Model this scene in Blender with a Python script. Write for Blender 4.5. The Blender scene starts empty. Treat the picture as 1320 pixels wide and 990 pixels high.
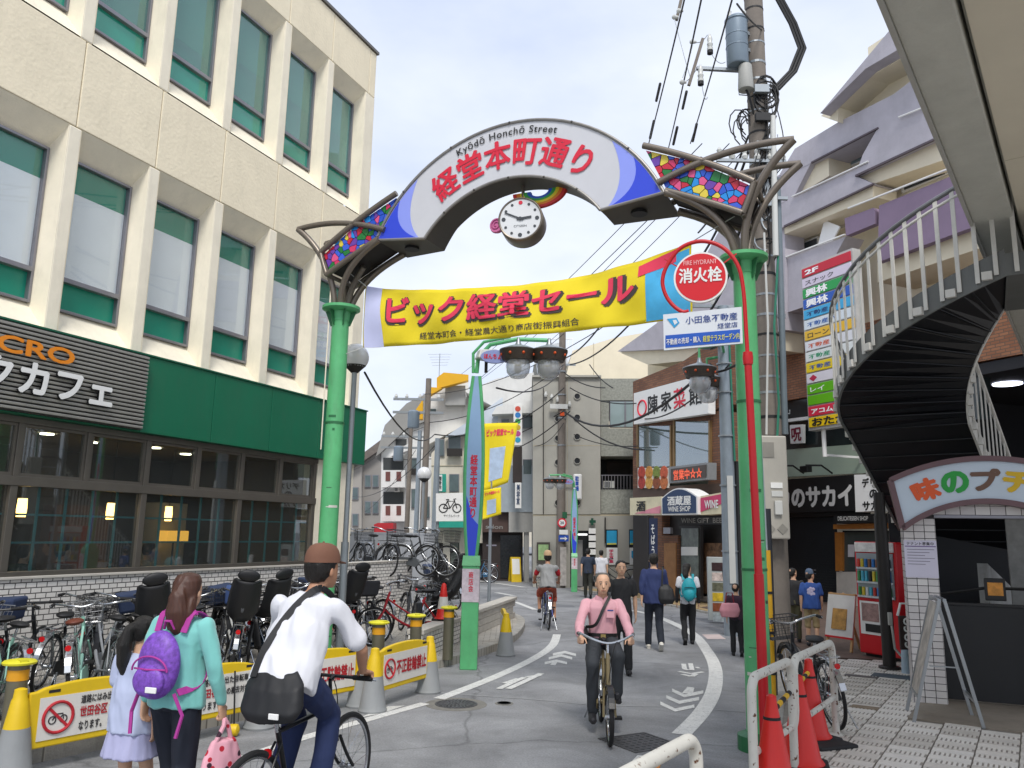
import bpy, bmesh, math, random
from mathutils import Vector, Matrix, noise
random.seed(7)
R_ = math.radians
SC = bpy.context.scene
COL = SC.collection
# ------------------------------------------------------------------ camera
FPX, CAMH = 1040.0, 1.9
_U = Vector((108, 5651, -1040)).normalized()
_F = Vector((0, 0, -1)); _F = (_F - _U * _F.dot(_U)).normalized()
_X = _F.cross(_U)
RW = Matrix((_X, _F, _U))                      # camera axes -> world axes
cd = bpy.data.cameras.new('camera')
cam = bpy.data.objects.new('camera', cd); COL.objects.link(cam)
cam.matrix_world = Matrix.Translation((0, 0, CAMH)) @ RW.to_4x4()
cd.sensor_width = 36; cd.lens = FPX / 1320 * 36; cd.clip_end = 2000; cd.clip_start = .05
SC.camera = cam
# ------------------------------------------------------------------ sky, sun, exposure
SUN_EL, SUN_AZ = R_(52), R_(176)
wd = bpy.data.worlds.new('World'); SC.world = wd; wd.use_nodes = True
nt = wd.node_tree; nt.nodes.clear()
def WN(t, **k):
    n = nt.nodes.new(t)
    for a, b in k.items(): setattr(n, a, b)
    return n
sky = WN('ShaderNodeTexSky', sky_type='NISHITA', sun_disc=False, sun_elevation=SUN_EL, sun_rotation=SUN_AZ, air_density=1.0, dust_density=2.0)
tc = WN('ShaderNodeTexCoord'); mp = WN('ShaderNodeMapping'); mp.inputs['Scale'].default_value = (1, 1, 2.2)
nz = WN('ShaderNodeTexNoise'); nz.inputs['Scale'].default_value = 2.6; nz.inputs['Detail'].default_value = 7; nz.inputs['Roughness'].default_value = .5
cr = WN('ShaderNodeValToRGB'); cr.color_ramp.elements[0].position = .34; cr.color_ramp.elements[0].color = (4.5, 5.05, 6.3, 1)
cr.color_ramp.elements[1].position = .66; cr.color_ramp.elements[1].color = (6.5, 6.8, 7.4, 1)
mx = WN('ShaderNodeMix', data_type='RGBA'); mx.inputs[0].default_value = .9
bg = WN('ShaderNodeBackground'); bg.inputs[1].default_value = .1
wo = WN('ShaderNodeOutputWorld')
L_ = nt.links.new
L_(tc.outputs['Generated'], mp.inputs[0]); L_(mp.outputs[0], nz.inputs[0]); L_(nz.outputs[0], cr.inputs[0])
L_(sky.outputs[0], mx.inputs[6]); L_(cr.outputs[0], mx.inputs[7]); L_(mx.outputs[2], bg.inputs[0]); L_(bg.outputs[0], wo.inputs[0])
sl = bpy.data.lights.new('sun', 'SUN'); sl.energy = 1.5; sl.angle = R_(16); sl.color = (1, .96, .9)
so = bpy.data.objects.new('sun', sl); COL.objects.link(so)
# the veiled sun stands behind the camera
sd = Vector((math.sin(SUN_AZ) * math.cos(SUN_EL), math.cos(SUN_AZ) * math.cos(SUN_EL), math.sin(SUN_EL)))
so.rotation_euler = sd.to_track_quat('Z', 'Y').to_euler()
vs = SC.view_settings
vs.view_transform = 'Standard'; vs.look = 'None'; vs.gamma = 1; vs.use_curve_mapping = False; vs.exposure = .74
SC.cycles.max_bounces = 6; SC.cycles.transparent_max_bounces = 12
SC.cycles.use_denoising = True

# ------------------------------------------------------------------ pixel helpers (author's survey of the place)
CAM = Vector((0, 0, CAMH))
def ray(px, py): return RW @ Vector((px - 660, 495 - py, -FPX))
def P(px, py, Y):
    d = ray(px, py); return CAM + d * (Y / d.y)
def G(px, py, z=0.0):
    d = ray(px, py); return CAM + d * ((z - CAMH) / d.z)

# ------------------------------------------------------------------ materials
MATS = {}
def lin(c):
    if isinstance(c, str):
        c = [int(c[i:i + 2], 16) / 255 for i in (0, 2, 4)]
        c = [x / 12.92 if x <= .04045 else ((x + .055) / 1.055) ** 2.4 for x in c]
    return (*c, 1)
def M(name, col='888888', rough=.6, metal=0., var=.14, vs=3., bump=0., bs=40., emit=0., spec=.5, dirt=0., sheen=0.):
    """plain procedural material: base colour with two octaves of uneven tone, fine bump"""
    if name in MATS: return MATS[name]
    m = bpy.data.materials.new(name); m.use_nodes = True; MATS[name] = m
    n = m.node_tree; b = n.nodes['Principled BSDF']; c = lin(col)
    b.inputs['Base Color'].default_value = c; b.inputs['Roughness'].default_value = rough
    b.inputs['Metallic'].default_value = metal; b.inputs['Specular IOR Level'].default_value = spec
    t = n.nodes.new('ShaderNodeTexCoord')
    if var:
        z = n.nodes.new('ShaderNodeTexNoise'); z.inputs['Scale'].default_value = vs; z.inputs['Detail'].default_value = 5; z.inputs['Roughness'].default_value = .65
        r = n.nodes.new('ShaderNodeMapRange'); r.inputs[1].default_value = .3; r.inputs[2].default_value = .7; r.inputs[3].default_value = 1 - var; r.inputs[4].default_value = 1 + var * .7
        x = n.nodes.new('ShaderNodeMix'); x.data_type = 'RGBA'; x.blend_type = 'MULTIPLY'; x.inputs[0].default_value = 1; x.inputs[6].default_value = c
        n.links.new(t.outputs['Object'], z.inputs[0]); n.links.new(z.outputs[0], r.inputs[0]); n.links.new(r.outputs[0], x.inputs[7])
        src = x.outputs[2]
        if dirt:
            z2 = n.nodes.new('ShaderNodeTexNoise'); z2.inputs['Scale'].default_value = vs * 2.3; z2.inputs['Detail'].default_value = 8; z2.inputs['Roughness'].default_value = .75
            mp2 = n.nodes.new('ShaderNodeMapping'); mp2.inputs['Scale'].default_value = (1, 1, .25)
            r2 = n.nodes.new('ShaderNodeMapRange'); r2.inputs[1].default_value = .5; r2.inputs[2].default_value = .75; r2.inputs[4].default_value = dirt
            x2 = n.nodes.new('ShaderNodeMix'); x2.data_type = 'RGBA'; x2.inputs[7].default_value = (.10, .09, .075, 1)
            n.links.new(t.outputs['Object'], mp2.inputs[0]); n.links.new(mp2.outputs[0], z2.inputs[0]); n.links.new(z2.outputs[0], r2.inputs[0]); n.links.new(r2.outputs[0], x2.inputs[0]); n.links.new(src, x2.inputs[6])
            src = x2.outputs[2]
        n.links.new(src, b.inputs['Base Color'])
    if bump:
        z3 = n.nodes.new('ShaderNodeTexNoise'); z3.inputs['Scale'].default_value = bs; z3.inputs['Detail'].default_value = 4
        bp = n.nodes.new('ShaderNodeBump'); bp.inputs['Strength'].default_value = bump; bp.inputs['Distance'].default_value = .02
        n.links.new(t.outputs['Object'], z3.inputs[0]); n.links.new(z3.outputs[0], bp.inputs['Height']); n.links.new(bp.outputs[0], b.inputs['Normal'])
    if emit:
        b.inputs['Emission Color'].default_value = c; b.inputs['Emission Strength'].default_value = emit
    if sheen: b.inputs['Sheen Weight'].default_value = sheen
    return m
def glass(name, tint='9fb0b0', dens=.25, rough=.02, refl=.07):
    """thin pane: tinted see-through plus mirror reflection that grows at grazing angles"""
    if name in MATS: return MATS[name]
    m = bpy.data.materials.new(name); m.use_nodes = True; MATS[name] = m
    n = m.node_tree; n.nodes.clear(); o = n.nodes.new('ShaderNodeOutputMaterial')
    tr = n.nodes.new('ShaderNodeBsdfTransparent'); c = lin(tint); tr.inputs[0].default_value = c
    df = n.nodes.new('ShaderNodeBsdfDiffuse'); df.inputs[0].default_value = c
    gl = n.nodes.new('ShaderNodeBsdfGlossy'); gl.inputs[1].default_value = rough; gl.inputs[0].default_value = (.95, .97, 1, 1)
    lw = n.nodes.new('ShaderNodeLayerWeight'); lw.inputs[0].default_value = .5
    pw = n.nodes.new('ShaderNodeMath'); pw.operation = 'POWER'; pw.inputs[1].default_value = 3.2; n.links.new(lw.outputs['Facing'], pw.inputs[0])
    fr = n.nodes.new('ShaderNodeMapRange'); fr.inputs[3].default_value = refl; fr.inputs[4].default_value = .95; n.links.new(pw.outputs[0], fr.inputs[0])
    a = n.nodes.new('ShaderNodeMixShader'); a.inputs[0].default_value = dens
    z = n.nodes.new('ShaderNodeMixShader')
    n.links.new(tr.outputs[0], a.inputs[1]); n.links.new(df.outputs[0], a.inputs[2]); n.links.new(fr.outputs[0], z.inputs[0])
    n.links.new(a.outputs[0], z.inputs[1]); n.links.new(gl.outputs[0], z.inputs[2]); n.links.new(z.outputs[0], o.inputs[0])
    return m
def brickmat(name, c1, c2, mort, bw, bh, ms=.01, rough=.6, bump=.4, var=.5, axis='XZ'):
    if name in MATS: return MATS[name]
    m = bpy.data.materials.new(name); m.use_nodes = True; MATS[name] = m
    n = m.node_tree; b = n.nodes['Principled BSDF']; b.inputs['Roughness'].default_value = rough
    t = n.nodes.new('ShaderNodeTexCoord'); s = n.nodes.new('ShaderNodeSeparateXYZ'); k = n.nodes.new('ShaderNodeCombineXYZ')
    n.links.new(t.outputs['Object'], s.inputs[0])
    n.links.new(s.outputs['XYZ'.index(axis[0])], k.inputs[0]); n.links.new(s.outputs['XYZ'.index(axis[1])], k.inputs[1])
    if axis == 'XZ':
        ad = n.nodes.new('ShaderNodeMath'); n.links.new(s.outputs[0], ad.inputs[0]); n.links.new(s.outputs[1], ad.inputs[1]); n.links.new(ad.outputs[0], k.inputs[0])
    br = n.nodes.new('ShaderNodeTexBrick'); br.inputs['Color1'].default_value = lin(c1); br.inputs['Color2'].default_value = lin(c2); br.inputs['Mortar'].default_value = lin(mort)
    br.inputs['Scale'].default_value = 1; br.inputs['Mortar Size'].default_value = ms; br.inputs['Brick Width'].default_value = bw; br.inputs['Row Height'].default_value = bh
    br.inputs['Mortar Smooth'].default_value = .2; br.offset = .5
    n.links.new(k.outputs[0], br.inputs[0])
    z = n.nodes.new('ShaderNodeTexNoise'); z.inputs['Scale'].default_value = 1.7; z.inputs['Detail'].default_value = 6
    x = n.nodes.new('ShaderNodeMix'); x.data_type = 'RGBA'; x.blend_type = 'MULTIPLY'; x.inputs[0].default_value = var
    n.links.new(t.outputs['Object'], z.inputs[0]); r = n.nodes.new('ShaderNodeMapRange'); r.inputs[1].default_value = .3; r.inputs[2].default_value = .6; r.inputs[3].default_value = .55
    n.links.new(z.outputs[0], r.inputs[0]); n.links.new(br.outputs[0], x.inputs[6]); n.links.new(r.outputs[0], x.inputs[7]); n.links.new(x.outputs[2], b.inputs['Base Color'])
    bp = n.nodes.new('ShaderNodeBump'); bp.inputs['Strength'].default_value = bump; bp.inputs['Distance'].default_value = .01; bp.invert = True
    n.links.new(br.outputs['Fac'], bp.inputs['Height']); n.links.new(bp.outputs[0], b.inputs['Normal'])
    return m

# ------------------------------------------------------------------ mesh builder
class MB:
    def __init__(s): s.v = []; s.f = []; s.m = []; s.k = 0; s.T = None
    def mat(s, k): s.k = k; return s
    def _v(s, p):
        p = Vector(p)
        if s.T is not None: p = s.T @ p
        s.v.append(p); return len(s.v) - 1
    def _f(s, ix): s.f.append(tuple(ix)); s.m.append(s.k)
    def poly(s, pts): s._f([s._v(p) for p in pts]); return s
    def box(s, x0, x1, y0, y1, z0, z1):
        if x0 > x1: x0, x1 = x1, x0
        if y0 > y1: y0, y1 = y1, y0
        if z0 > z1: z0, z1 = z1, z0
        i = [s._v((x, y, z)) for z in (z0, z1) for y in (y0, y1) for x in (x0, x1)]
        for f in ((0, 2, 3, 1), (4, 5, 7, 6), (0, 1, 5, 4), (2, 6, 7, 3), (0, 4, 6, 2), (1, 3, 7, 5)): s._f([i[j] for j in f])
        return s
    def hexa(s, b, t):
        """b, t: four bottom and four top points, both counter-clockwise from above"""
        i = [s._v(p) for p in b] + [s._v(p) for p in t]
        for f in ((3, 2, 1, 0), (4, 5, 6, 7), (0, 1, 5, 4), (1, 2, 6, 5), (2, 3, 7, 6), (3, 0, 4, 7)): s._f([i[j] for j in f])
        return s
    def bar(s, a, b, w, h=None, up=(0, 0, 1)):
        a, b = Vector(a), Vector(b); h = h or w; d = (b - a).normalized(); u = Vector(up)
        if abs(d.dot(u)) > .99: u = Vector((0, 1, 0))
        r = d.cross(u).normalized(); u = r.cross(d)
        q = [r * w / 2 + u * h / 2, -r * w / 2 + u * h / 2, -r * w / 2 - u * h / 2, r * w / 2 - u * h / 2]
        i = [s._v(a + o) for o in q] + [s._v(b + o) for o in q]
        for f in ((0, 1, 2, 3), (7, 6, 5, 4), (0, 4, 5, 1), (1, 5, 6, 2), (2, 6, 7, 3), (3, 7, 4, 0)): s._f([i[j] for j in f])
        return s
    def tube(s, pts, r, n=8, closed=False, caps=True, flat=1.0):
        pts = [Vector(p) for p in pts]; N = len(pts)
        rr = r if isinstance(r, (list, tuple)) else [r] * N
        prev = None; rings = []
        for i, p in enumerate(pts):
            if closed: d = pts[(i + 1) % N] - pts[i - 1]
            else: d = pts[min(i + 1, N - 1)] - pts[max(i - 1, 0)]
            d.normalize()
            if prev is None:
                u = Vector((0, 0, 1)) if abs(d.z) < .9 else Vector((0, 1, 0))
                u = (u - d * u.dot(d)).normalized()
            else: u = (prev - d * prev.dot(d)).normalized()
            prev = u; w = d.cross(u)
            rings.append([s._v(p + u * (rr[i] * flat * math.cos(a)) + w * (rr[i] * math.sin(a))) for a in [2 * math.pi * k / n for k in range(n)]])
        for i in range(N if closed else N - 1):
            A, B = rings[i], rings[(i + 1) % N]
            for k in range(n): s._f((A[k], A[(k + 1) % n], B[(k + 1) % n], B[k]))
        if caps and not closed: s._f(rings[0][::-1]); s._f(rings[-1])
        return s
    def cyl(s, a, b, r0, r1=None, n=12): return s.tube([a, b], [r0, r0 if r1 is None else r1], n)
    def lathe(s, prof, n=20, c=(0, 0, 0), axis='z'):
        c = Vector(c); rings = []
        for r, z in prof:
            ring = []
            for k in range(n):
                a = 2 * math.pi * k / n; x, y = r * math.cos(a), r * math.sin(a)
                q = {'z': (x, y, z), 'y': (x, z, -y), 'x': (z, x, y)}[axis]
                ring.append(s._v(c + Vector(q)))
            rings.append(ring)
        for A, B in zip(rings, rings[1:]):
            for k in range(n): s._f((A[k], A[(k + 1) % n], B[(k + 1) % n], B[k]))
        s._f(rings[0][::-1]); s._f(rings[-1]); return s
    def prism(s, poly, y0, y1):
        """polygon in local x,z extruded along y"""
        a = [s._v((x, y0, z)) for x, z in poly]; b = [s._v((x, y1, z)) for x, z in poly]; n = len(poly)
        ar = sum(poly[i][0] * poly[(i + 1) % n][1] - poly[(i + 1) % n][0] * poly[i][1] for i in range(n))
        if ar < 0: a.reverse(); b.reverse()
        s._f(a); s._f(b[::-1])
        for i in range(n): s._f((a[i], b[i], b[(i + 1) % n], a[(i + 1) % n]))
        return s
    def slab(s, poly, z0, z1):
        """polygon in x,y extruded along z"""
        n = len(poly); ar = sum(poly[i][0] * poly[(i + 1) % n][1] - poly[(i + 1) % n][0] * poly[i][1] for i in range(n))
        if ar < 0: poly = poly[::-1]
        a = [s._v((x, y, z0)) for x, y in poly]; b = [s._v((x, y, z1)) for x, y in poly]
        s._f(a[::-1]); s._f(b)
        for i in range(n): s._f((a[i], a[(i + 1) % n], b[(i + 1) % n], b[i]))
        return s
    def ball(s, c, r, n=12, m=8):
        c = Vector(c); r = r if isinstance(r, (list, tuple)) else (r, r, r); rings = []
        t = s._v(c + Vector((0, 0, r[2]))); b = s._v(c - Vector((0, 0, r[2])))
        for j in range(1, m):
            p = math.pi * j / m
            rings.append([s._v(c + Vector((r[0] * math.sin(p) * math.cos(2 * math.pi * k / n), r[1] * math.sin(p) * math.sin(2 * math.pi * k / n), r[2] * math.cos(p)))) for k in range(n)])
        for k in range(n): s._f((t, rings[0][k], rings[0][(k + 1) % n])); s._f((b, rings[-1][(k + 1) % n], rings[-1][k]))
        for A, B in zip(rings, rings[1:]):
            for k in range(n): s._f((A[k], B[k], B[(k + 1) % n], A[(k + 1) % n]))
        return s
    def grid(s, fn, nu, nv):
        ix = [[s._v(fn(i / nu, j / nv)) for i in range(nu + 1)] for j in range(nv + 1)]
        for j in range(nv):
            for i in range(nu): s._f((ix[j][i], ix[j][i + 1], ix[j + 1][i + 1], ix[j + 1][i]))
        return s
    def mesh(s, name, mats, smooth=False):
        me = bpy.data.meshes.new(name); me.from_pydata([tuple(v) for v in s.v], [], s.f)
        for m in (mats if isinstance(mats, (list, tuple)) else [mats]): me.materials.append(m)
        me.polygons.foreach_set('material_index', s.m)
        if smooth:
            me.polygons.foreach_set('use_smooth', [True] * len(s.f))
            try: me.set_sharp_from_angle(angle=R_(38))
            except Exception: pass
        me.update(); return me
    def build(s, name, mats, parent=None, smooth=False, bev=0, solid=0):
        return add(name, s.mesh(name, mats, smooth), parent, bev, solid)
def add(name, me, parent=None, bev=0, solid=0):
    o = bpy.data.objects.new(name, me); COL.objects.link(o)
    if parent is not None: o.parent = parent
    if solid:
        md = o.modifiers.new('solid', 'SOLIDIFY'); md.thickness = solid; md.offset = 0
    if bev:
        md = o.modifiers.new('bevel', 'BEVEL'); md.width = bev; md.segments = 2; md.limit_method = 'ANGLE'; md.angle_limit = R_(40)
    return o
def bx(name, m, parent, *a, bev=0): return MB().box(*a).build(name, m, parent, bev=bev)
def tag(o, label=None, cat=None, group=None, kind=None):
    if label: o['label'] = label
    if cat: o['category'] = cat
    if group: o['group'] = group
    if kind: o['kind'] = kind
    return o
def empty(name, loc=(0, 0, 0), rz=0, label=None, cat=None, group=None, parent=None):
    o = bpy.data.objects.new(name, None); COL.objects.link(o); o.location = loc; o.rotation_euler = (0, 0, rz); o.empty_display_size = .2
    if parent: o.parent = parent
    return tag(o, label, cat, group)
def copy_tree(o, parent=None):
    c = o.copy(); COL.objects.link(c); c.parent = parent
    for ch in list(o.children): copy_tree(ch, c)
    return c
class Fr:
    """a vertical plane through ground point A, local x along d (to the right as seen), local y away from the street"""
    def __init__(s, A, d):
        s.A = Vector((A[0], A[1])); s.d = Vector((d[0], d[1])).normalized(); s.n = Vector((-s.d.y, s.d.x)); s.rz = math.atan2(s.d.y, s.d.x)
    def empty(s, name, label=None, cat=None, group=None): return empty(name, (s.A.x, s.A.y, 0), s.rz, label, cat, group)
    def uv(s, px, py, off=0.):
        r = ray(px, py); A = s.A + s.n * off
        det = r.x * -s.d.y + s.d.x * r.y
        k = (A.x * -s.d.y + s.d.x * A.y) / det
        q = Vector((r.x * k, r.y * k)) - A
        return q.dot(s.d), CAMH + k * r.z
    def w(s, u, y, z): 
        q = s.A + s.d * u + s.n * y; return Vector((q.x, q.y, z))
BENCH = bpy.data.scenes.new('bench')              # glyphs and figures are evaluated here, then the bench goes
def evaluate(o):
    BENCH.collection.objects.link(o); vl = BENCH.view_layers[0]; vl.update()
    return bpy.data.meshes.new_from_object(o.evaluated_get(vl.depsgraph))
def textmesh(body, bold=0., extrude=.004, spacing=1.0):
    """glyph outlines of the built-in font as a mesh normalised to its bounding box, -0.5..0.5"""
    c = bpy.data.curves.new('glyphs', 'FONT'); c.body = body; c.offset = bold; c.resolution_u = 3; c.space_character = spacing; c.align_x = 'CENTER'
    o = bpy.data.objects.new('glyphs', c); me = evaluate(o)
    bpy.data.objects.remove(o); bpy.data.curves.remove(c)
    return me
def lettering(body, m, parent, x0, x1, z0, z1, y=-.006, bold=.02, extrude=.003, name='lettering', warp=None, keep=False, spacing=1., vertical=False):
    """flat lettering filling the box x0..x1, z0..z1 on the local xz plane at depth y, facing -y"""
    if vertical: body = '\n'.join(body)
    shift = bold if bold > .012 else 0
    me = textmesh(body, 0 if shift else bold, spacing=spacing); me.name = name
    if not len(me.vertices): return None
    if shift:                                          # heavier strokes: the outline repeated round a small circle
        V = [v.co.copy() for v in me.vertices]; Fc = [tuple(p.vertices) for p in me.polygons]; nv = []; nf = []
        for k in range(7):
            a_ = 2 * math.pi * k / 6; d_ = Vector((math.cos(a_), math.sin(a_), 0)) * (shift if k < 6 else 0)
            b0 = len(nv); nv += [tuple(v + d_ + Vector((0, 0, k))) for v in V]; nf += [tuple(i + b0 for i in f) for f in Fc]
        me2 = bpy.data.meshes.new(name); me2.from_pydata(nv, [], nf); bpy.data.meshes.remove(me); me = me2
    xs = [v.co.x for v in me.vertices]; zs = [v.co.y for v in me.vertices]
    if not xs: return None
    ax, bx_, az, bz = min(xs), max(xs), min(zs), max(zs)
    sx = (x1 - x0) / (bx_ - ax); sz = (z1 - z0) / (bz - az); ox = oz = 0
    if keep:
        k = min(sx, sz); ox = ((x1 - x0) - k * (bx_ - ax)) / 2; oz = ((z1 - z0) - k * (bz - az)) / 2; sx = sz = k
    n0 = len(me.vertices)
    for v in me.vertices:
        x = x0 + ox + (v.co.x - ax) * sx; z = z0 + oz + (v.co.y - az) * sz
        q = Vector(warp(x, z)) if warp else Vector((x, y, z))
        q.y -= .0004 * v.co.z; v.co = q
    me.materials.clear(); me.materials.append(m)
    o = add(name, me, parent)
    return o
# ================================================================== ground
def asphalt():
    m = M('asphalt', '8e8f91', rough=.85, var=.2, vs=.55, bump=.35, bs=160)
    n = m.node_tree; b = n.nodes['Principled BSDF']; src = b.inputs['Base Color'].links[0].from_socket
    t = n.nodes.new('ShaderNodeTexCoord')
    # aggregate grains
    v = n.nodes.new('ShaderNodeTexNoise'); v.inputs['Scale'].default_value = 48; v.inputs['Detail'].default_value = 7; v.inputs['Roughness'].default_value = .85
    r = n.nodes.new('ShaderNodeMapRange'); r.inputs[1].default_value = .3; r.inputs[2].default_value = .7; r.inputs[3].default_value = .62; r.inputs[4].default_value = 1.35
    x = n.nodes.new('ShaderNodeMix'); x.data_type = 'RGBA'; x.blend_type = 'MULTIPLY'; x.inputs[0].default_value = 1
    n.links.new(t.outputs['Object'], v.inputs[0]); n.links.new(v.outputs[0], r.inputs[0]); n.links.new(src, x.inputs[6]); n.links.new(r.outputs[0], x.inputs[7])
    # oil and tyre stains, worn lighter patches
    zs = n.nodes.new('ShaderNodeTexNoise'); zs.inputs['Scale'].default_value = 1.1; zs.inputs['Detail'].default_value = 8; zs.inputs['Roughness'].default_value = .7; zs.inputs['Distortion'].default_value = .8
    rs2 = n.nodes.new('ShaderNodeMapRange'); rs2.inputs[1].default_value = .38; rs2.inputs[2].default_value = .62; rs2.inputs[3].default_value = .74; rs2.inputs[4].default_value = 1.12
    xs2 = n.nodes.new('ShaderNodeMix'); xs2.data_type = 'RGBA'; xs2.blend_type = 'MULTIPLY'; xs2.inputs[0].default_value = .8
    n.links.new(t.outputs['Object'], zs.inputs[0]); n.links.new(zs.outputs[0], rs2.inputs[0]); n.links.new(x.outputs[2], xs2.inputs[6]); n.links.new(rs2.outputs[0], xs2.inputs[7]); x = xs2
    # hairline cracks and repaired seams
    vo = n.nodes.new('ShaderNodeTexVoronoi'); vo.feature = 'DISTANCE_TO_EDGE'; vo.inputs['Scale'].default_value = .33
    dn = n.nodes.new('ShaderNodeTexNoise'); dn.inputs['Scale'].default_value = 1.3; dn.inputs['Detail'].default_value = 6
    ad = n.nodes.new('ShaderNodeMix'); ad.data_type = 'RGBA'; ad.inputs[0].default_value = .35
    n.links.new(t.outputs['Object'], dn.inputs[0]); n.links.new(t.outputs['Object'], ad.inputs[6]); n.links.new(dn.outputs[1], ad.inputs[7]); n.links.new(ad.outputs[2], vo.inputs[0])
    r2 = n.nodes.new('ShaderNodeMapRange'); r2.inputs[1].default_value = .0; r2.inputs[2].default_value = .006; r2.inputs[3].default_value = .55; r2.inputs[4].default_value = 1
    x2 = n.nodes.new('ShaderNodeMix'); x2.data_type = 'RGBA'; x2.blend_type = 'MULTIPLY'; x2.inputs[0].default_value = .8
    n.links.new(vo.outputs[0], r2.inputs[0]); n.links.new(x.outputs[2], x2.inputs[6]); n.links.new(r2.outputs[0], x2.inputs[7]); n.links.new(x2.outputs[2], b.inputs['Base Color'])
    return m
tag(MB().poly([(-300, -100, 0), (300, -100, 0), (300, 500, 0), (-300, 500, 0)]).build('road', asphalt()), kind='structure')

kerbL = [Vector(p) for p in ((-8.2, .6), (-3.8, 6.93), (-2.54, 8.69), (-1.69, 10.55), (-.62, 12.55), (.12, 14.8), (.36, 17.4), (.1, 18.9), (-.8, 19.9), (-3.2, 21.2), (-7, 23))]
kerbR = [Vector(p) for p in ((-.6, 3.0), (1.75, 6.6), (2.35, 7.9), (3.05, 9.8), (4.05, 12.6), (5.05, 15.6), (5.35, 18.2), (5.0, 20.6), (4.3, 23.0), (3.6, 25.0), (2.3, 28.4))]
def resample(pts, step):
    out = [pts[0].copy()]; acc = 0.
    for a, b in zip(pts, pts[1:]):
        L = (b - a).length; t = step - acc
        while t <= L: out.append(a + (b - a) * (t / L)); t += step
        acc = (acc + L) % step
    return out
def smooth_line(pts, n=6):
    pts = [Vector(p) for p in pts]; out = []
    for i in range(len(pts) - 1):
        p0, p1, p2, p3 = pts[max(i - 1, 0)], pts[i], pts[i + 1], pts[min(i + 2, len(pts) - 1)]
        for k in range(n):
            t = k / n
            out.append(.5 * ((2 * p1) + (p2 - p0) * t + (2 * p0 - 5 * p1 + 4 * p2 - p3) * t * t + (3 * p1 - p0 - 3 * p2 + p3) * t ** 3))
    return out + [pts[-1]]
kL = smooth_line(kerbL); kR = smooth_line(kerbR)
mKerb = M('kerb_concrete', 'a3a099', .85, var=.2, vs=5, bump=.3, bs=60, dirt=.45)
def pavement(name, line, far, z, m, side):
    ins = [p for p in line]
    o = tag(MB().slab([(p.x, p.y) for p in ins] + far, -.2, z).build(name, m), kind='structure')
    rs = resample(line, .6)
    for a, b in zip(rs, rs[1:]):
        d = (b - a).normalized(); nrm = Vector((-d.y, d.x)) * side
        g = d * .006
        pts = [a + g, b - g, b - g + nrm * .16, a + g + nrm * .16]
        if side < 0: pts = pts[::-1]
        k = MB().hexa([(p.x, p.y, -.1) for p in pts], [(p.x, p.y, z + .008 + random.uniform(-.003, .004)) for p in pts]).build('kerb_stone', mKerb, o, bev=.008)
    return o
mPaveL = brickmat('left_paving', 'b9b4aa', 'a9a49a', '77736b', .2, .1, .007, .8, .3, .45, 'XY')
pavL = pavement('pavement_left', kL, [(-7, 30), (-30, 30), (-30, -3), (-10, -3)], .11, mPaveL, 1)
mPaveR = M('right_paving_base', '8a847b', .9, var=.2, vs=6)
pavR = pavement('pavement_right', kR, [(4, 34), (40, 34), (40, -3), (-.6, -3)], .05, mPaveR, -1)

# right pavement: slabs laid on the skew, half of each one slotted
mSl = [M('slab_%d' % i, c, .75, var=.13, vs=7, bump=.15, bs=90, dirt=.22) for i, c in enumerate(('dcd5cb', 'd3ccc2', 'e0dad1', 'c9c2b8'))]
mSlot = M('slab_slot', '9a938a', .9, var=.2)
g1 = Vector((.5403, .8415)); g2 = Vector((g1.y, -g1.x)); o0 = Vector((2.73, 7.24))
def inside(p, poly):
    c = False
    for i in range(len(poly)):
        a, b = poly[i], poly[i - 1]
        if (a.y > p.y) != (b.y > p.y) and p.x < (b.x - a.x) * (p.y - a.y) / (b.y - a.y) + a.x: c = not c
    return c
pvpoly = [p for p in kR] + [Vector((14, 26)), Vector((30, 14)), Vector((30, -3)), Vector((-.6, -3))]
def slabmesh(i):
    m = MB(); w, l = .322, .148
    m.mat(0).box(-w / 2, w / 2, .002, .002 + l - .004, -.02, .0)           # plain half
    m.mat(1).box(-w / 2, w / 2, -l, -.004, -.02, -.006)
    for k in range(8):
        x = -w / 2 + .004 + k * (w - .008) / 8
        m.mat(0).box(x, x + (w - .008) / 8 * .56, -l + .012, -.012, -.01, .001)
    m.mat(0).box(-w / 2, w / 2, -l, -l + .012, -.02, .0005); m.mat(0).box(-w / 2, w / 2, -.012, -.004, -.02, .0005)
    return m.mesh('paving_slab', [mSl[i], mSlot])
slabs = [slabmesh(i) for i in range(4)]
cells = []
for i in range(-14, 40):
    for j in range(-16, 40):
        c = o0 + g2 * (i * .335 + .17) + g1 * (j * .305 + (i % 2) * .15)
        if not inside(c, pvpoly): continue
        if min((c - k).length for k in kR) < .36: continue
        if c.y > 13.1 + .1 * random.random() or c.y < 5.2 or c.x > 13: continue
        if (c - Vector((4.27, 8.93))).dot(g1) > -.02 and (c - Vector((4.2, 8.95))).dot(g2) > .0: continue   # concrete porch
        cells.append(c)
cells.sort(key=lambda c: abs(c.x / max(c.y, 1) - .45) * 10 + c.y)
vis = [c for c in cells if c.y > 6.6 and c.x / c.y < .72]
rest = [c for c in cells if c not in vis][:260] + vis[300:]
rz = math.atan2(g1.y, g1.x) - math.pi / 2
for c in vis[:300]:
    o = add('paving_slab', random.choice(slabs), pavR); o.location = (c.x, c.y, .062 + random.uniform(-.002, .002)); o.rotation_euler = (random.uniform(-.006, .006), random.uniform(-.006, .006), rz)
mb = MB()
for c in rest:
    mb.T = Matrix.Translation((c.x, c.y, .062)) @ Matrix.Rotation(rz, 4, 'Z'); mb.mat(0).box(-.161, .161, -.148, .148, -.02, 0)
tag(mb.build('paving_slab_field', mSl[0], pavR), kind='stuff')
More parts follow.
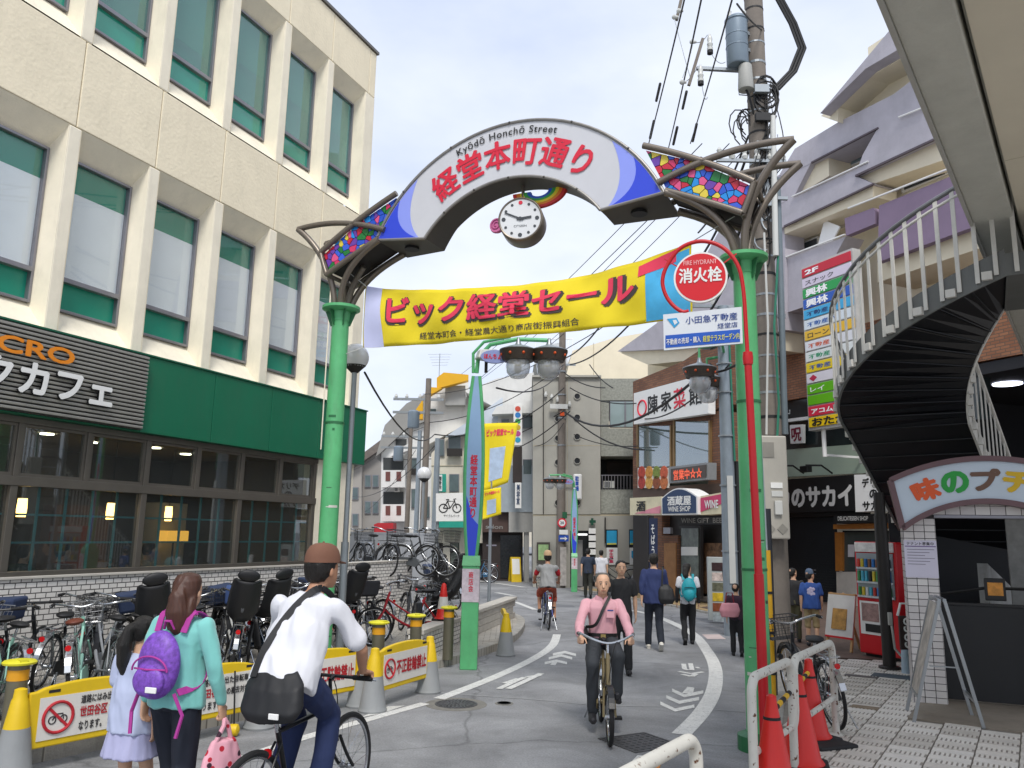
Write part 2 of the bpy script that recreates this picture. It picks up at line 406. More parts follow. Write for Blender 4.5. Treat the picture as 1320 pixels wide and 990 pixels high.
# darker brown tile apron before the far shops, concrete porch under the stair
mBr = brickmat('brown_apron', '6d5a50', '5f4e46', '4a403a', .3, .15, .008, .55, .3, .4, 'XY')
tag(MB().slab([(4.72, 13.22), (5.25, 15.6), (5.5, 18.2), (5.2, 20.6), (5.0, 21.8), (10, 26.5), (16, 24), (16, 12.95), (6.1, 13.0)], -.05, .075).build('brown_apron', mBr, bev=0), kind='structure')
mPorch = M('porch_concrete', '8f8577', .8, var=.16, vs=2.5, bump=.1, dirt=.3)
pc = Vector((4.22, 8.95))
tag(MB().slab([tuple(pc), tuple(pc + g2 * 6), tuple(pc + g2 * 6 + g1 * 3.9), tuple(pc + g1 * 3.9)], -.05, .068).build('porch', mPorch), kind='structure')
# yellowish block strip in front of the wine shop
mYel = brickmat('yellow_block', 'b79f75', 'a68e66', '7d6d55', .2, .1, .006, .8, .3, .4, 'XY')
tag(MB().slab([(5.36, 18.2), (5.05, 20.6), (4.4, 23), (3.75, 25), (2.5, 28.2), (4.6, 28.4), (5.3, 24.2), (6.4, 21.5), (6.2, 18.4)], -.05, .072).build('footway', mYel), kind='structure')

# painted markings
mWhite = M('road_paint', 'd6d6d2', .7, var=.14, vs=9, dirt=.35)
def chipped(m):
    n = m.node_tree; b = n.nodes['Principled BSDF']; src = b.inputs['Base Color'].links[0].from_socket
    t = n.nodes.new('ShaderNodeTexCoord'); z = n.nodes.new('ShaderNodeTexNoise'); z.inputs['Scale'].default_value = 38; z.inputs['Detail'].default_value = 7; z.inputs['Roughness'].default_value = .8
    r = n.nodes.new('ShaderNodeMapRange'); r.inputs[1].default_value = .56; r.inputs[2].default_value = .60; r.inputs[4].default_value = .85
    x = n.nodes.new('ShaderNodeMix'); x.data_type = 'RGBA'; x.inputs[7].default_value = lin('87888a')
    n.links.new(t.outputs['Object'], z.inputs[0]); n.links.new(z.outputs[0], r.inputs[0]); n.links.new(r.outputs[0], x.inputs[0]); n.links.new(src, x.inputs[6]); n.links.new(x.outputs[2], b.inputs['Base Color'])
chipped(mWhite)
mOrange = M('orange_paint', 'd98a35', .7, var=.2, vs=6, dirt=.4)
def strip(name, pts, w, m=mWhite, z=.004, taper=1.):
    pts = smooth_line(pts, 8); mb = MB(); n = len(pts); L = []; Rr = []
    for i, p in enumerate(pts):
        d = (pts[min(i + 1, n - 1)] - pts[max(i - 1, 0)]).normalized(); q = Vector((-d.y, d.x)) * w / 2
        L.append(mb._v((p.x + q.x, p.y + q.y, z))); Rr.append(mb._v((p.x - q.x, p.y - q.y, z)))
    for i in range(n - 1): mb._f((Rr[i], Rr[i + 1], L[i + 1], L[i]))
    return tag(mb.build(name, m), kind='structure')
def gp(l): return [G(*p).xy for p in l]
strip('road_line', gp([(285, 988), (380, 955), (470, 929), (548, 907)]), .13)
strip('road_line', gp([(566, 901), (640, 872), (690, 848), (712, 832), (718, 818)]), .15)
strip('road_line', gp([(664, 776), (690, 786)]), .15)
strip('road_line', gp([(878, 947), (905, 918), (920, 890), (922, 862), (912, 840), (893, 817), (862, 801), (838, 792), (815, 787)]), .19)
strip('road_line', gp([(600, 747), (640, 752), (676, 757)]), .2); strip('road_line', gp([(640, 764), (662, 768)]), .2)
def gpoly(name, pix, m=mWhite, z=.004): return tag(MB().poly([(q.x, q.y, z) for q in (G(*p) for p in pix)][::-1]).build(name, m), kind='structure')
def chev(name, a, b, c, w=6):
    """one arm pair of a chevron between three pixels"""
    mb = MB()
    for (x0, y0), (x1, y1) in ((a, b), (b, c)):
        zc_ = .004 + .0004 * ((x0, y0) == b); mb.poly([(q.x, q.y, zc_) for q in (G(x0, y0 + w / 2), G(x1, y1 + w / 2), G(x1, y1 - w / 2), G(x0, y0 - w / 2))])
    return tag(mb.build(name, mWhite), kind='structure')
z2 = lambda x, y: (640 + x / 3.3, 690 + y / 3.3)
for a, b, c in (((697, 715), (760, 745), (842, 728)), ((722, 688), (778, 712), (862, 696)), ((747, 660), (800, 684), (880, 668))): chev('road_chevron', z2(*a), z2(*b), z2(*c), 4.2)
gpoly('road_arrow', [z2(790, 672), z2(812, 646), z2(842, 650), z2(835, 676)], mWhite, .0046)
for a, b, c in (((205, 545), (255, 535), (300, 545)), ((222, 525), (275, 512), (322, 525)), ((240, 508), (290, 498), (338, 510))): chev('road_chevron', z2(*a), z2(*b), z2(*c), 3.2)
gpoly('road_arrow', [z2(228, 552), z2(248, 532), z2(262, 536), z2(250, 554)], mWhite, .0046)
# cyclist pictograms
_sz = [.004]
def stroke(l, w=.05):
    for a, b in zip(l, l[1:]): _sz[0] += .0003; strip('road_bicycle_mark', gp([a, ((a[0] + b[0]) / 2, (a[1] + b[1]) / 2), b]), w, z=_sz[0])
stroke([z2(775, 580), z2(830, 590), z2(880, 582)], .07); stroke([z2(790, 592), z2(830, 602), z2(850, 590)], .08); stroke([z2(796, 548), z2(800, 570), z2(815, 575)], .07); stroke([z2(825, 546), z2(832, 575)], .07); stroke([z2(850, 562), z2(862, 568)], .06)
stroke([z2(10, 655), z2(80, 622), z2(120, 606)], .08); stroke([z2(50, 655), z2(110, 628), z2(190, 590)], .09); stroke([z2(30, 632), z2(90, 612)], .06); stroke([z2(130, 606), z2(185, 598)], .1)
gpoly('stop_mark', [(462, 926), (500, 911), (522, 910), (492, 920)], mWhite, .0045); 
gpoly('orange_mark', [(805, 990), (826, 980), (852, 986), (846, 999)], mOrange); gpoly('white_patch', [(815, 981), (822, 974), (845, 976), (838, 984)])
gpoly('tactile_patch', [(905, 818), (927, 818), (936, 824), (912, 824)], M('patch_paint', 'cbb9b4', .8))
# repaired seam bands in the asphalt, darker
mPatch = M('asphalt_patch', '707276', .9, var=.15, vs=2, bump=.3, bs=150)
strip('asphalt_patch', gp([(560, 893), (690, 902), (770, 909), (880, 912), (960, 918)]), .05, M('seam', '8e8f90', .9), .0035)
gpoly('asphalt_patch', [(690, 778), (738, 780), (742, 783), (700, 783)], mPatch, .003)
# manholes
mIron = M('cast_iron', '5b5b5c', .55, .6, var=.3, vs=20, bump=.4, bs=50, dirt=.3)
def manhole(px, py, r, lab):
    c = G(px, py); o = empty('manhole', (c.x, c.y, 0), 0, lab, 'manhole')
    MB().lathe([(r * 1.5, -.05), (r * 1.5, .003), (r * 1.04, .005), (r * 1.04, -.05)], 36).build('surround', M('manhole_mortar', '77756f', .9, var=.2, vs=9), o)
    MB().lathe([(r * 1.03, -.05), (r * 1.03, .009), (r * .93, .009), (r * .93, -.05)], 36).build('ring', mIron, o)
    l = MB().lathe([(r * .92, -.05), (r * .92, .006)], 36)
    for k in range(5):
        for j in range(6 + 5 * k):
            a = 2 * math.pi * j / (6 + 5 * k) + k * .3; q = r * (.12 + .17 * k)
            l.T = Matrix.Translation((q * math.cos(a), q * math.sin(a), 0)) @ Matrix.Rotation(a, 4, 'Z'); l.box(-.02, .02, -.014, .014, .005, .011); l.T = None
    l.build('lid', mIron, o)
manhole(588, 908, .23, 'round patterned iron manhole cover on the road left of the pink-shirted cyclist')
manhole(650, 907, .07, 'small round valve cover in the road beside the large manhole')
ca = G(795, 956); cb = G(855, 958)
o = empty('manhole', ((ca.x + cb.x) / 2, (ca.y + cb.y) / 2, 0), R_(30), 'square iron manhole cover with raised diamonds before the white guard rail', 'manhole')
mb = MB().box(-.25, .25, -.25, .25, -.03, .004)
for i in range(7):
    for j in range(7):
        mb.T = Matrix.Translation((-.21 + i * .07, -.21 + j * .07, 0)) @ Matrix.Rotation(.8, 4, 'Z'); mb.box(-.018, .018, -.018, .018, .003, .009); mb.T = None
mb.build('lid', mIron, o); fr = MB()
for a in (-1, 1): fr.box(a * .255, a * .28, -.28, .28, -.03, .007); fr.box(-.254, .254, a * .255, a * .28, -.03, .007)
fr.build('frame', mIron, o)
# flat covers let into the right pavement
for (px, py, w, l, c) in ((1110, 872, .42, .16, '5c5856'), (1150, 872, .5, .34, '47545c'), (1115, 912, .28, .16, '8b7b66')):
    q = G(px, py, .06); o = MB().box(-w / 2, w / 2, -l / 2, l / 2, -.02, .066).build('access_cover', M('cover_' + c, c, .6, var=.15), None)
    o.location = (q.x, q.y, 0); o.rotation_euler = (0, 0, rz); tag(o, {'5c5856': 'narrow dark access cover in the slotted paving behind the parked bicycle', '47545c': 'blue-grey double access cover in the paving below the dark steel post', '8b7b66': 'small brown replacement slab in the slotted paving'}[c], 'cover')
# ================================================================== cream building with the cafe
FL = Fr((-5.78, 9.43), (.4, .9165))
lb = FL.empty('cafe_building', 'cream concrete building with a green fascia band and a dark-framed cafe below', 'building')
mCream = M('cream_stucco', 'f1e5c9', .85, var=.06, vs=1.6, bump=.28, bs=20, dirt=.12)
mCreamS = M('cream_smooth', 'f2e9d3', .75, var=.07, vs=2, bump=.12, bs=60, dirt=.15)
mJoint = M('joint_dark', 'b0a68f', .9)
mGreen = M('fascia_green', '0b6a4b', .45, var=.08, vs=1.5, dirt=.12)
mFrm = M('window_aluminium', '8d8c92', .4, .6, var=.08)
mTealP = M('teal_panel', '0a8a70', .35, var=.08, vs=2)
mBlind = M('white_blind', 'eeeeef', .8, var=.03)
gUp = glass('upper_glass', 'a3d6cb', .22); gTeal = glass('teal_glass', '2fa58b', .8, .05)
S0, S1 = -6.2, 6.87; DEP = 11.
bay = 1.28; j0 = .24
js = [j0 + bay * k for k in range(-5, 6)]          # joints, last at 6.64
# core behind the facade layer
bx('core_wall', mCreamS, lb, S0, S1 - .012, .62, DEP, 4.0, 11.85)
bx('side_wall', mCream, lb, S1 - .30, S1 - .006, 3.6, DEP - .02, .0, 3.98)
# spandrel panels between joints, each its own piece
def panels(z0, z1):
    edges = [S0] + js + [S1]
    for a, b in zip(edges, edges[1:]):
        MB().box(a + .006, b - .006, -.012, .34, z0 + .008, z1 - .008).build('panel', mCream, lb, bev=.012)
panels(6.93, 8.15); panels(10.87, 11.9)
bx('backing_wall', mJoint, lb, S0, S1 - .03, .02, .36, 6.94, 8.14); bx('backing_wall', mJoint, lb, S0, S1 - .03, .02, .36, 10.88, 11.86)
bx('coping', M('coping_metal', '6d6a66', .5, .4), lb, S0, S1 + .03, -.05, .5, 11.9, 11.96)
bx('coping', M('coping_metal'), lb, S1 - .25, S1 + .03, .5, DEP, 11.9, 11.96)
bx('roof', M('roof_grey', '77756f', .9), lb, S0, S1, .3, DEP, 11.8, 11.88)
# window bays with splayed reveals
def winbay(a, b, z0, z1, w0, w1, kind):
    pa, pb = a + .085, b - .095
    if b > S1 - .3: pb = b - .1
    ra, rb, zb, zt, dy = pa + .05, pb - .05, w0, w1, .29
    m = MB()                                           # splayed reveal: four sloping faces
    F = [(pa, -.01, z0), (pb, -.01, z0), (pb, -.01, z1), (pa, -.01, z1)]; K = [(ra, dy, zb), (rb, dy, zb), (rb, dy, zt), (ra, dy, zt)]
    for i in range(4):
        j = (i + 1) % 4; m.poly([F[i], F[j], K[j], K[i]])
    m.build('reveal', mCreamS, lb)
    w = MB(); t = .035                                # frame
    w.box(ra, ra + t, dy - .06, dy + .03, zb, zt); w.box(rb - t, rb, dy - .06, dy + .03, zb, zt)
    w.box(ra + t, rb - t, dy - .06, dy + .03, zb, zb + t); w.box(ra + t, rb - t, dy - .06, dy + .03, zt - t, zt)
    zm = zb + .42; w.box(ra + t, rb - t, dy - .075, dy + .03, zm - .03, zm + .03)
    wf = w.build('window', mFrm, lb, bev=.004)
    if kind == 'blind':
        bx('blind', mBlind, wf, ra + t, rb - t, dy + .004, dy + .012, zm + .03, zt - .42 + random.uniform(-.01, .01))
        bx('panel_pane', mTealP, wf, ra + t, rb - t, dy + .012, dy + .03, zb + t, zm - .03)
        bx('panel_pane', mTealP, wf, ra + t, rb - t, dy + .014, dy + .03, zt - .425, zt - t)
        bx('pane', glass('clear_pane', 'fafcfc', .01, .02, .03), wf, ra + t, rb - t, dy - .01, dy - .004, zm + .03, zt - t)
    else:
        bx('pane', gUp, wf, ra + t, rb - t, dy - .01, dy - .004, zm + .03, zt - t)
        bx('panel_pane', gTeal, wf, ra + t, rb - t, dy - .01, dy - .004, zb + t, zm - .03)
        bx('blind', M('teal_film', '6cc4b2', .6, var=.1, vs=1.), wf, ra + t, rb - t, dy + .05, dy + .06, zm + (zt - zm) * random.uniform(.2, .5), zt - t)
        bx('blind', M('inner_grey', 'c3cecd', .8), wf, ra + t, rb - t, dy + .2, dy + .21, zb, zt)
bays = [(a, b) for a, b in zip([js[0] - bay] + js, js)]
for a, b in bays:
    for (z0, z1, w0, w1, kind) in ((4.21, 6.93, 4.57, 6.62, 'blind'), (8.16, 10.87, 8.55, 10.6, 'film')): winbay(a, b, z0, z1, w0, w1, kind)
for s in js:                                          # piers
    for z0, z1 in ((4.2, 6.93), (8.15, 10.87)):
        if s > 6.6: MB().box(s - .1, S1, -.012, .34, z0, z1).build('pier', mCreamS, lb, bev=.012)
        else: MB().box(s - .1, s + .09, -.012, .33, z0, z1).build('pier', mCreamS, lb, bev=.02)
bx('sill_band', mCreamS, lb, S0, S1, -.016, .34, 4.17, 4.212)
# green band in panels
for a, b in ((-6.2, -3.1), (-3.1, -.6), (-.6, 1.6), (1.605, 2.9), (2.905, 4.2), (4.205, 5.5), (5.505, 7.0)):
    MB().box(a + .003, b - .003, -.14, .4, 3.14, 4.19).build('fascia_panel', mGreen, lb, bev=.006)
bx('fascia_cap', M('fascia_cap', '0a5a40', .5), lb, -6.2, 7.01, -.16, .1, 4.192, 4.215)
# ribbed metal sign board with the cafe name
sg = bx('sign_backing', M('sign_dark', '3b3a38', .6), lb, -4.4, 1.57, -.2, -.142, 3.16, 4.17)
mSlat = M('sign_slat', 'a19f98', .4, .5, var=.1, vs=4)
for k in range(19):
    z = 3.175 + k * .0525
    MB().box(-4.38, 1.565, -.235, -.2, z, z + .033).build('slat', mSlat, sg, bev=.006)
mOr = M('sign_orange', 'e88a1c', .45, var=.05); mWh = M('sign_white', 'e9e9e6', .45, var=.03)
mBk = M('sign_black', '161616', .5, var=.05)
lettering('CHOCOCRO', mOr, sg, -2.35, .42, 3.80, 4.0, -.262, .03)
mb = lettering('サンマルクカフェ', mBk, sg, -2.55, 1.02, 3.35, 3.74, -.25, .055); lettering('サンマルクカフェ', mWh, sg, -2.57, 1.0, 3.36, 3.75, -.29, .035)
# cafe shop front
mBron = M('cafe_bronze', '6f6a62', .45, .55, var=.1)
gC = glass('cafe_glass', 'd0d8d8', .03); mTB = M('teal_bar', '5fb0b6', .5)
cf = empty('cafe_front', (0, 0, 0), 0, parent=lb)
ups = [.04 + .937 * k for k in range(-6, 7)]
def bar(z0, z1, a, b, y0=.0, y1=.1): bx('mullion', mBron, lb, a, b, y0, y1, z0, z1, bev=.004)
bar(2.33, 2.44, -6.2, 5.72, -.01, .12); bar(3.06, 3.139, -6.2, 5.72, -.01, .12); bar(1.29, 1.345, -6.2, 5.72, -.012, .13)
for i, s in enumerate(ups):
    bar(2.44, 3.06, s - .035, s + .035)
    if i % 2 == 0: bar(1.345, 2.33, s - .045, s + .045)
for i, (a, b) in enumerate(zip(ups, ups[1:])):
    wf = MB(); t = .03
    a_, b_ = a + .037, b - .037
    wf.box(a_, a_ + t, .02, .08, 2.442, 3.058).box(b_ - t, b_, .02, .08, 2.442, 3.058).box(a_ + t, b_ - t, .02, .08, 2.442, 2.48).box(a_ + t, b_ - t, .02, .08, 3.025, 3.058)
    w = wf.build('window', mBron, lb); bx('pane', gC, w, a_ + t, b_ - t, .045, .051, 2.48, 3.025)
for a, b in zip(ups[::2], ups[2::2]):
    w = bx('pane', gC, lb, a + .045, b - .045, .05, .057, 1.345, 2.33)
    g = MB()
    for k in range(1, 5): x = a + (b - a) * k / 5; g.box(x - .012, x + .012, .065, .09, 1.345, 2.33)
    for k in (1, 2): z = 1.345 + .985 * k / 3; g.box(a + .045, b - .045, .096, .11, z - .012, z + .012)
    g.build('glazing_bars', mTB, w)
bx('end_wall', mCreamS, lb, 5.72, S1 - .02, .0, .3, 1.30, 3.14)
# room behind the glass
mIn = M('cafe_inner_wall', '6a6156', .9, var=.3, vs=1.2); mFlo = M('cafe_floor', '2e2722', .7)
bx('room_floor', mFlo, lb, -6.2, 5.9, .14, 3.6, .8, .86); bx('room_ceiling', M('cafe_ceiling', '8a8274', .9), lb, -6.2, 5.9, .14, 3.6, 3.145, 3.2)
bx('room_back', mIn, lb, -6.2, 5.9, 3.56, 3.66, .86, 3.14)
bx('room_side', mIn, lb, 5.74, 5.88, .32, 3.55, .86, 3.14)
# striped curtain, shelves, picture, counter
st = MB()
for k in range(9): st.mat(k % 2).box(-.6 + k * .11, -.6 + (k + 1) * .11 - .004, 1.9, 1.93, 1.5, 2.4)
st.build('curtain', [M('stripe_green', '4d7f6b', .8), M('stripe_white', 'b9b9ac', .8)], lb)
bx('shelf_unit', M('cafe_wood', '6b4a33', .6), lb, 2.6, 3.6, 2.6, 2.9, 1.0, 2.2)
bx('picture', M('cafe_art', '8a7b62', .7, var=.5, vs=9), lb, 1.1, 1.5, 3.5, 3.55, 1.9, 2.3)
bx('shelf_unit', M('cafe_wood'), lb, -3.5, -1.0, 2.6, 2.9, 1.0, 2.1)
bx('counter', M('cafe_white', 'b8b5aa', .6), lb, 4.3, 4.9, 2.2, 2.6, .9, 2.3)
mLamp = M('warm_lamp', 'ffc36b', .5, emit=9., var=0)
for k, (s, y) in enumerate(((.95, 1.1), (2.5, 1.3), (3.9, 1.6), (-1.2, 1.2))):
    o = empty('pendant_lamp', FL.w(s, y, 1.98), FL.rz, ['cylindrical warm pendant lamp behind the first cafe pane beside the striped curtain', 'cylindrical warm pendant lamp glowing in the middle of the cafe', 'cylindrical warm pendant lamp near the right end of the cafe', 'cylindrical warm pendant lamp at the left end of the cafe'][k], 'lamp', 'pendant lamps in the cafe')
    MB().lathe([(.055, 0), (.062, .1), (.055, .24)], 12).build('shade', mLamp, o, True); MB().cyl((0, 0, .24), (0, 0, 1.16), .006, n=6).build('cord', mBk, o)
o = empty('wall_lamp', FL.w(4.35, 1.9, 1.62), FL.rz, 'wide amber box lamp by the right cafe window', 'lamp'); MB().box(-.24, .24, -.1, .1, 0, .2).build('shade', M('amber_lamp', 'd79a3c', .5, emit=1.6, var=0), o, bev=.01); MB().cyl((0, 0, -.5), (0, 0, 0), .015).build('stand', mBk, o)
for k, s in enumerate((-.6, .5, 1.4, 2.4, 3.3, 4.3)):
    MB().lathe([(.09, 0), (.09, .012)], 16, (s, 1.4 + .35 * (k % 2), 3.128)).build('ceiling_light', M('downlight', 'fff0d0', .5, emit=14, var=0), lb)
# white glazed tile wall under the windows, running on past the corner
mTileW = brickmat('white_small_tile', 'ebe8e2', 'e2ded8', '5a5856', .135, .064, .0065, .35, .5, .22, 'XZ')
tw = FL.empty('tile_wall', 'low white glazed tile wall behind the row of parked bicycles', 'wall')
MB().box(-6.2, 9.25, -.0, .135, 0, 1.255).build('wall', mTileW, tw)
MB().box(-6.2, 6.6, -.03, .13, 1.257, 1.289).build('ledge', M('ledge', 'c9c4ba', .7, var=.1), tw, bev=.005)
MB().box(6.604, 9.28, -.03, .165, 1.257, 1.28).build('ledge', M('ledge'), tw, bev=.005)
MB().box(9.11, 9.25, .137, 4., 0, 1.25).build('return_wall', mTileW, tw)
MB().box(6.9, 9.1, .14, 8., 0, .95).build('upper_deck', M('deck_conc', '99958d', .9), tw)
# rain pipe at the pole, thin cable
p = MB().tube([(5.55, -.17, 3.3), (5.55, -.17, 6.6)], .012, 6).build('conduit', mCreamS, lb)
# ================================================================== street gate
AL, AR = Vector((-2.2, 9.98)), Vector((2.32, 7.8))
FA = Fr(AL, AR - AL); SPAN = (AR - AL).length; CX = 2.475
gate = FA.empty('street_gate', 'arched street gate on two green posts carrying a white name board over the road', 'gate')
mGr = M('gate_green', '5cb477', .42, var=.14, vs=3, dirt=.30); mGrD = M('gate_green_dark', '2c6f45', .5, var=.1)
mBrz = M('gate_bronze', '7d746a', .38, .55, var=.08)
mBoardW = M('board_white', 'cdced3', .45, var=.05, vs=2); mBoardD = M('board_soffit', '57544f', .6, .2, var=.08)
mBoardE = M('board_edge', '8f8c88', .45, .4)
def post(u):
    p = MB().cyl((u, 0, 0), (u, 0, 4.62), .118, .108, 24).build('post', mGr, gate, True)
    MB().lathe([(.113, 4.5), (.125, 4.62), (.225, 4.645), (.24, 4.655), (.24, 4.69), (.1, 4.70)], 28, (u, 0, 0)).build('flange', mGr, p, True)
    f = MB()
    for k in range(6):
        a = k * math.pi / 3 + .4; c, s = math.cos(a), math.sin(a)
        f.hexa([(u + c * .1 - s * .006, s * .1 + c * .006, 4.44), (u + c * .1 + s * .006, s * .1 - c * .006, 4.44), (u + c * .125 + s * .006, s * .125 - c * .006, 4.44), (u + c * .125 - s * .006, s * .125 + c * .006, 4.44)], [(u + c * .1 - s * .006, s * .1 + c * .006, 4.63), (u + c * .1 + s * .006, s * .1 - c * .006, 4.63), (u + c * .2 + s * .006, s * .2 - c * .006, 4.63), (u + c * .2 - s * .006, s * .2 + c * .006, 4.63)])
    f.build('gusset', mGrD, p)
    for z in (3.2, 1.6): MB().lathe([(.121, z - .012), (.121, z + .012)], 24, (u, 0, 0)).build('band', mGrD, p, True)
    MB().lathe([(.2, .0), (.2, .13), (.13, .16)], 24, (u, 0, 0)).build('base_plate', mGrD, p)
    return p
def wear(p, u, seed):
    r = random.Random(seed)
    for k in range(9):                                 # tape ends, sticker residue, scraped bands
        z = r.uniform(.5, 4.0); a0 = r.uniform(-2.6, -.4); a1 = a0 + r.uniform(.2, 1.1); h = r.choice((.006, .01, .03)); m = MB(); n_ = 6
        for i in range(n_):
            t0, t1 = a0 + (a1 - a0) * i / n_, a0 + (a1 - a0) * (i + 1) / n_; rr = .1205 - .01 * z / 4.6
            m.poly([(u + rr * math.cos(t0), rr * math.sin(t0), z), (u + rr * math.cos(t1), rr * math.sin(t1), z), (u + rr * math.cos(t1), rr * math.sin(t1), z + h), (u + rr * math.cos(t0), rr * math.sin(t0), z + h)])
        m.build('tape_residue', M('residue_' + str(k % 3), ('3d4a40', 'cfd2c6', '2c6f45')[k % 3], .7), p)
wear(post(0), 0, 3); wear(post(SPAN), SPAN, 8)
def bez(p0, p1, p2, n=12): return [Vector(p0) * (1 - t) ** 2 + Vector(p1) * 2 * t * (1 - t) + Vector(p2) * t * t for t in [i / n for i in range(n + 1)]]
for sd in (0, 1):
    X = (lambda x: x) if sd == 0 else (lambda x: SPAN - x)
    px = X(0)
    def arm(pts, r=.04): MB().tube(pts, r, 10).build('arm', mBrz, gate, True)
    for y in (-.27, .3):
        yy = y * .35
        # outward arm up to the tip and back to the board
        arm(bez((X(-.03), yy, 4.68), (X(-.02), y * .8, 5.3), (X(-.56), y, 5.73)))
        arm(bez((X(-.56), y, 5.73), (X(.1), y, 5.80), (X(.80), y, 5.52)), .036)
        # inward arms under the board
        arm(bez((X(.06), yy, 4.68), (X(.10), y * .8, 5.15), (X(.72), y, 5.40)))
        # rails along the mosaic
        arm(bez((X(-.17), y, 5.36), (X(.35), y, 5.72), (X(.95), y, 5.97)), .036)
        arm(bez((X(-.05), y, 5.05), (X(.30), y, 5.24), (X(.72), y, 5.42)), .036)
        arm(bez((X(-.17), y, 5.36), (X(-.12), y, 5.2), (X(-.05), y, 5.05)), .03)
    arm(bez((X(.02), .08, 4.68), (X(.05), .1, 5.0), (X(.3), .02, 5.2)))
    for u, z in ((-.17, 5.36), (-.05, 5.05), (.35, 5.7)): arm([(X(u), -.27, z), (X(u), .3, z)], .028)
    # mosaic panel between the rails
    q = [(X(-.13), 5.335), (X(-.02), 5.09), (X(.72), 5.455), (X(.93), 5.92), (X(.38), 5.68)]
    mp_ = MB().prism(q, -.235, .26).build('mosaic_panel', M('mosaic_back', '241f1d', .6), gate)
    mMos = [M('mosaic_' + c, c, .35, var=.06) for c in ('d8356b', '2456c9', '1d8fe0', 'e5cf49', '6b3fa6', 'c9223c', '1d7a3a', 'e2578c', '3b62d8')]
    rs = random.Random(5 + sd); xs = [a for a, b in q]; zs = [b for a, b in q]; seeds = []
    def inq(x, z): return inside(Vector((x, z)), [Vector(t) for t in q])
    while len(seeds) < 62:
        best = None
        for _ in range(14):
            x, z = rs.uniform(min(xs), max(xs)), rs.uniform(min(zs), max(zs))
            if not inq(x, z): continue
            dd = min([(x - a) ** 2 + (z - b) ** 2 for a, b in seeds] or [9])
            if best is None or dd > best[0]: best = (dd, x, z)
        if best: seeds.append(best[1:])
    def clip(poly, a, b, c):                          # keep a x + b z <= c
        out = []
        for i in range(len(poly)):
            p0, p1 = poly[i - 1], poly[i]; d0, d1 = a * p0[0] + b * p0[1] - c, a * p1[0] + b * p1[1] - c
            if (d0 <= 0) != (d1 <= 0): t = d0 / (d0 - d1); out.append((p0[0] + (p1[0] - p0[0]) * t, p0[1] + (p1[1] - p0[1]) * t))
            if d1 <= 0: out.append(p1)
        return out
    for i, (sx, sz) in enumerate(seeds):
        poly = list(q)
        for j, (tx, tz) in enumerate(seeds):
            if i == j: continue
            a, b = tx - sx, tz - sz; L = math.hypot(a, b); a /= L; b /= L
            poly = clip(poly, a, b, (a * (sx + tx) + b * (sz + tz)) / 2 - .004)
            if len(poly) < 3: break
        if len(poly) < 3: continue
        mi = (i * 4 + rs.randrange(3)) % 9
        MB().prism(poly, -.247 + rs.uniform(-.002, .002), -.234).build('mosaic_piece', mMos[mi], mp_)
# name board: arched box, deeper towards its ends
RO, ZO, RI, ZI = 1.977, 4.603, 1.356, 4.544
def depth(u): return .15 + .3 * max(0, min(1, (abs(u - CX) - .9) / .9))
def arc(R, z0, half, n=40):
    a = math.asin(half / R); return [(CX + R * math.sin(-a + 2 * a * i / n), z0 + R * math.cos(-a + 2 * a * i / n)) for i in range(n + 1)]
outer = arc(RO, ZO, 1.805); inner = arc(RI, ZI, 1.105)
N = len(outer) - 1; mb = MB()
of = [mb._v((u, -.25, z)) for u, z in outer]; ob = [mb._v((u, depth(u), z)) for u, z in outer]
if_ = [mb._v((u, -.25, z)) for u, z in inner]; ib = [mb._v((u, depth(u), z)) for u, z in inner]
for i in range(N):
    mb.mat(0)._f((if_[i], if_[i + 1], of[i + 1], of[i])); mb._f((ib[i + 1], ib[i], ob[i], ob[i + 1]))
    mb.mat(1)._f((if_[i + 1], if_[i], ib[i], ib[i + 1])); mb.mat(2)._f((of[i], of[i + 1], ob[i + 1], ob[i]))
mb.mat(1)._f((if_[0], of[0], ob[0], ib[0])); mb._f((of[N], if_[N], ib[N], ob[N]))
board = mb.build('name_board', [mBoardW, mBoardD, mBoardE], gate)
def rim(l, r=.018): MB().tube([(u, -.255, z) for u, z in l], r, 8).build('rim', mBoardE, board, True)
rim(outer); rim(inner); rim([outer[0], inner[0]]); rim([outer[-1], inner[-1]])
for i, (l, sgn) in enumerate(((outer, 1), (inner, -1))):   # studs along the rim
    for k in (6, 13, 20, 27, 34): MB().ball((l[k][0], -.27, l[k][1]), .014, 8, 6).build('stud', mBoardD, board, True)
# blue swooshes at the two ends
mBl, mBl2 = M('board_blue', '2f49d6', .45, var=.03), M('board_paleblue', '8f9df0', .45, var=.03)
for sd in (-1, 1):
    k0, k1 = (0, 1) if sd < 0 else (N, -1)
    o0_, i0_ = Vector(outer[k0]), Vector(inner[k0]); tip = Vector(outer[k0 + 5 * k1]); tip2 = Vector(outer[k0 + 8 * k1])
    i0_ = i0_ + (o0_ - i0_) * .1; o1 = o0_ + (i0_ - o0_) * .03
    def sw(t, bend, m, y):
        side = [Vector(outer[k0 + j * k1]) for j in range(0, (5 if t is tip else 8) + 1)]; cen = Vector((CX, ZO))
        side = [s + (cen - s) * .014 for s in side]
        mid = (t + i0_) / 2 + (o0_ - (t + i0_) / 2) * bend
        cur = [side[-1] * (1 - k / 10) ** 2 + mid * 2 * (k / 10) * (1 - k / 10) + i0_ * (k / 10) ** 2 for k in range(1, 11)]
        poly = [(p.x, p.y) for p in side + cur]
        MB().prism(poly, y, y + .002).build('blue_swoosh', m, board)
    sw(tip2, .38, mBl2, -.2535); sw(tip, .55, mBl, -.2565)
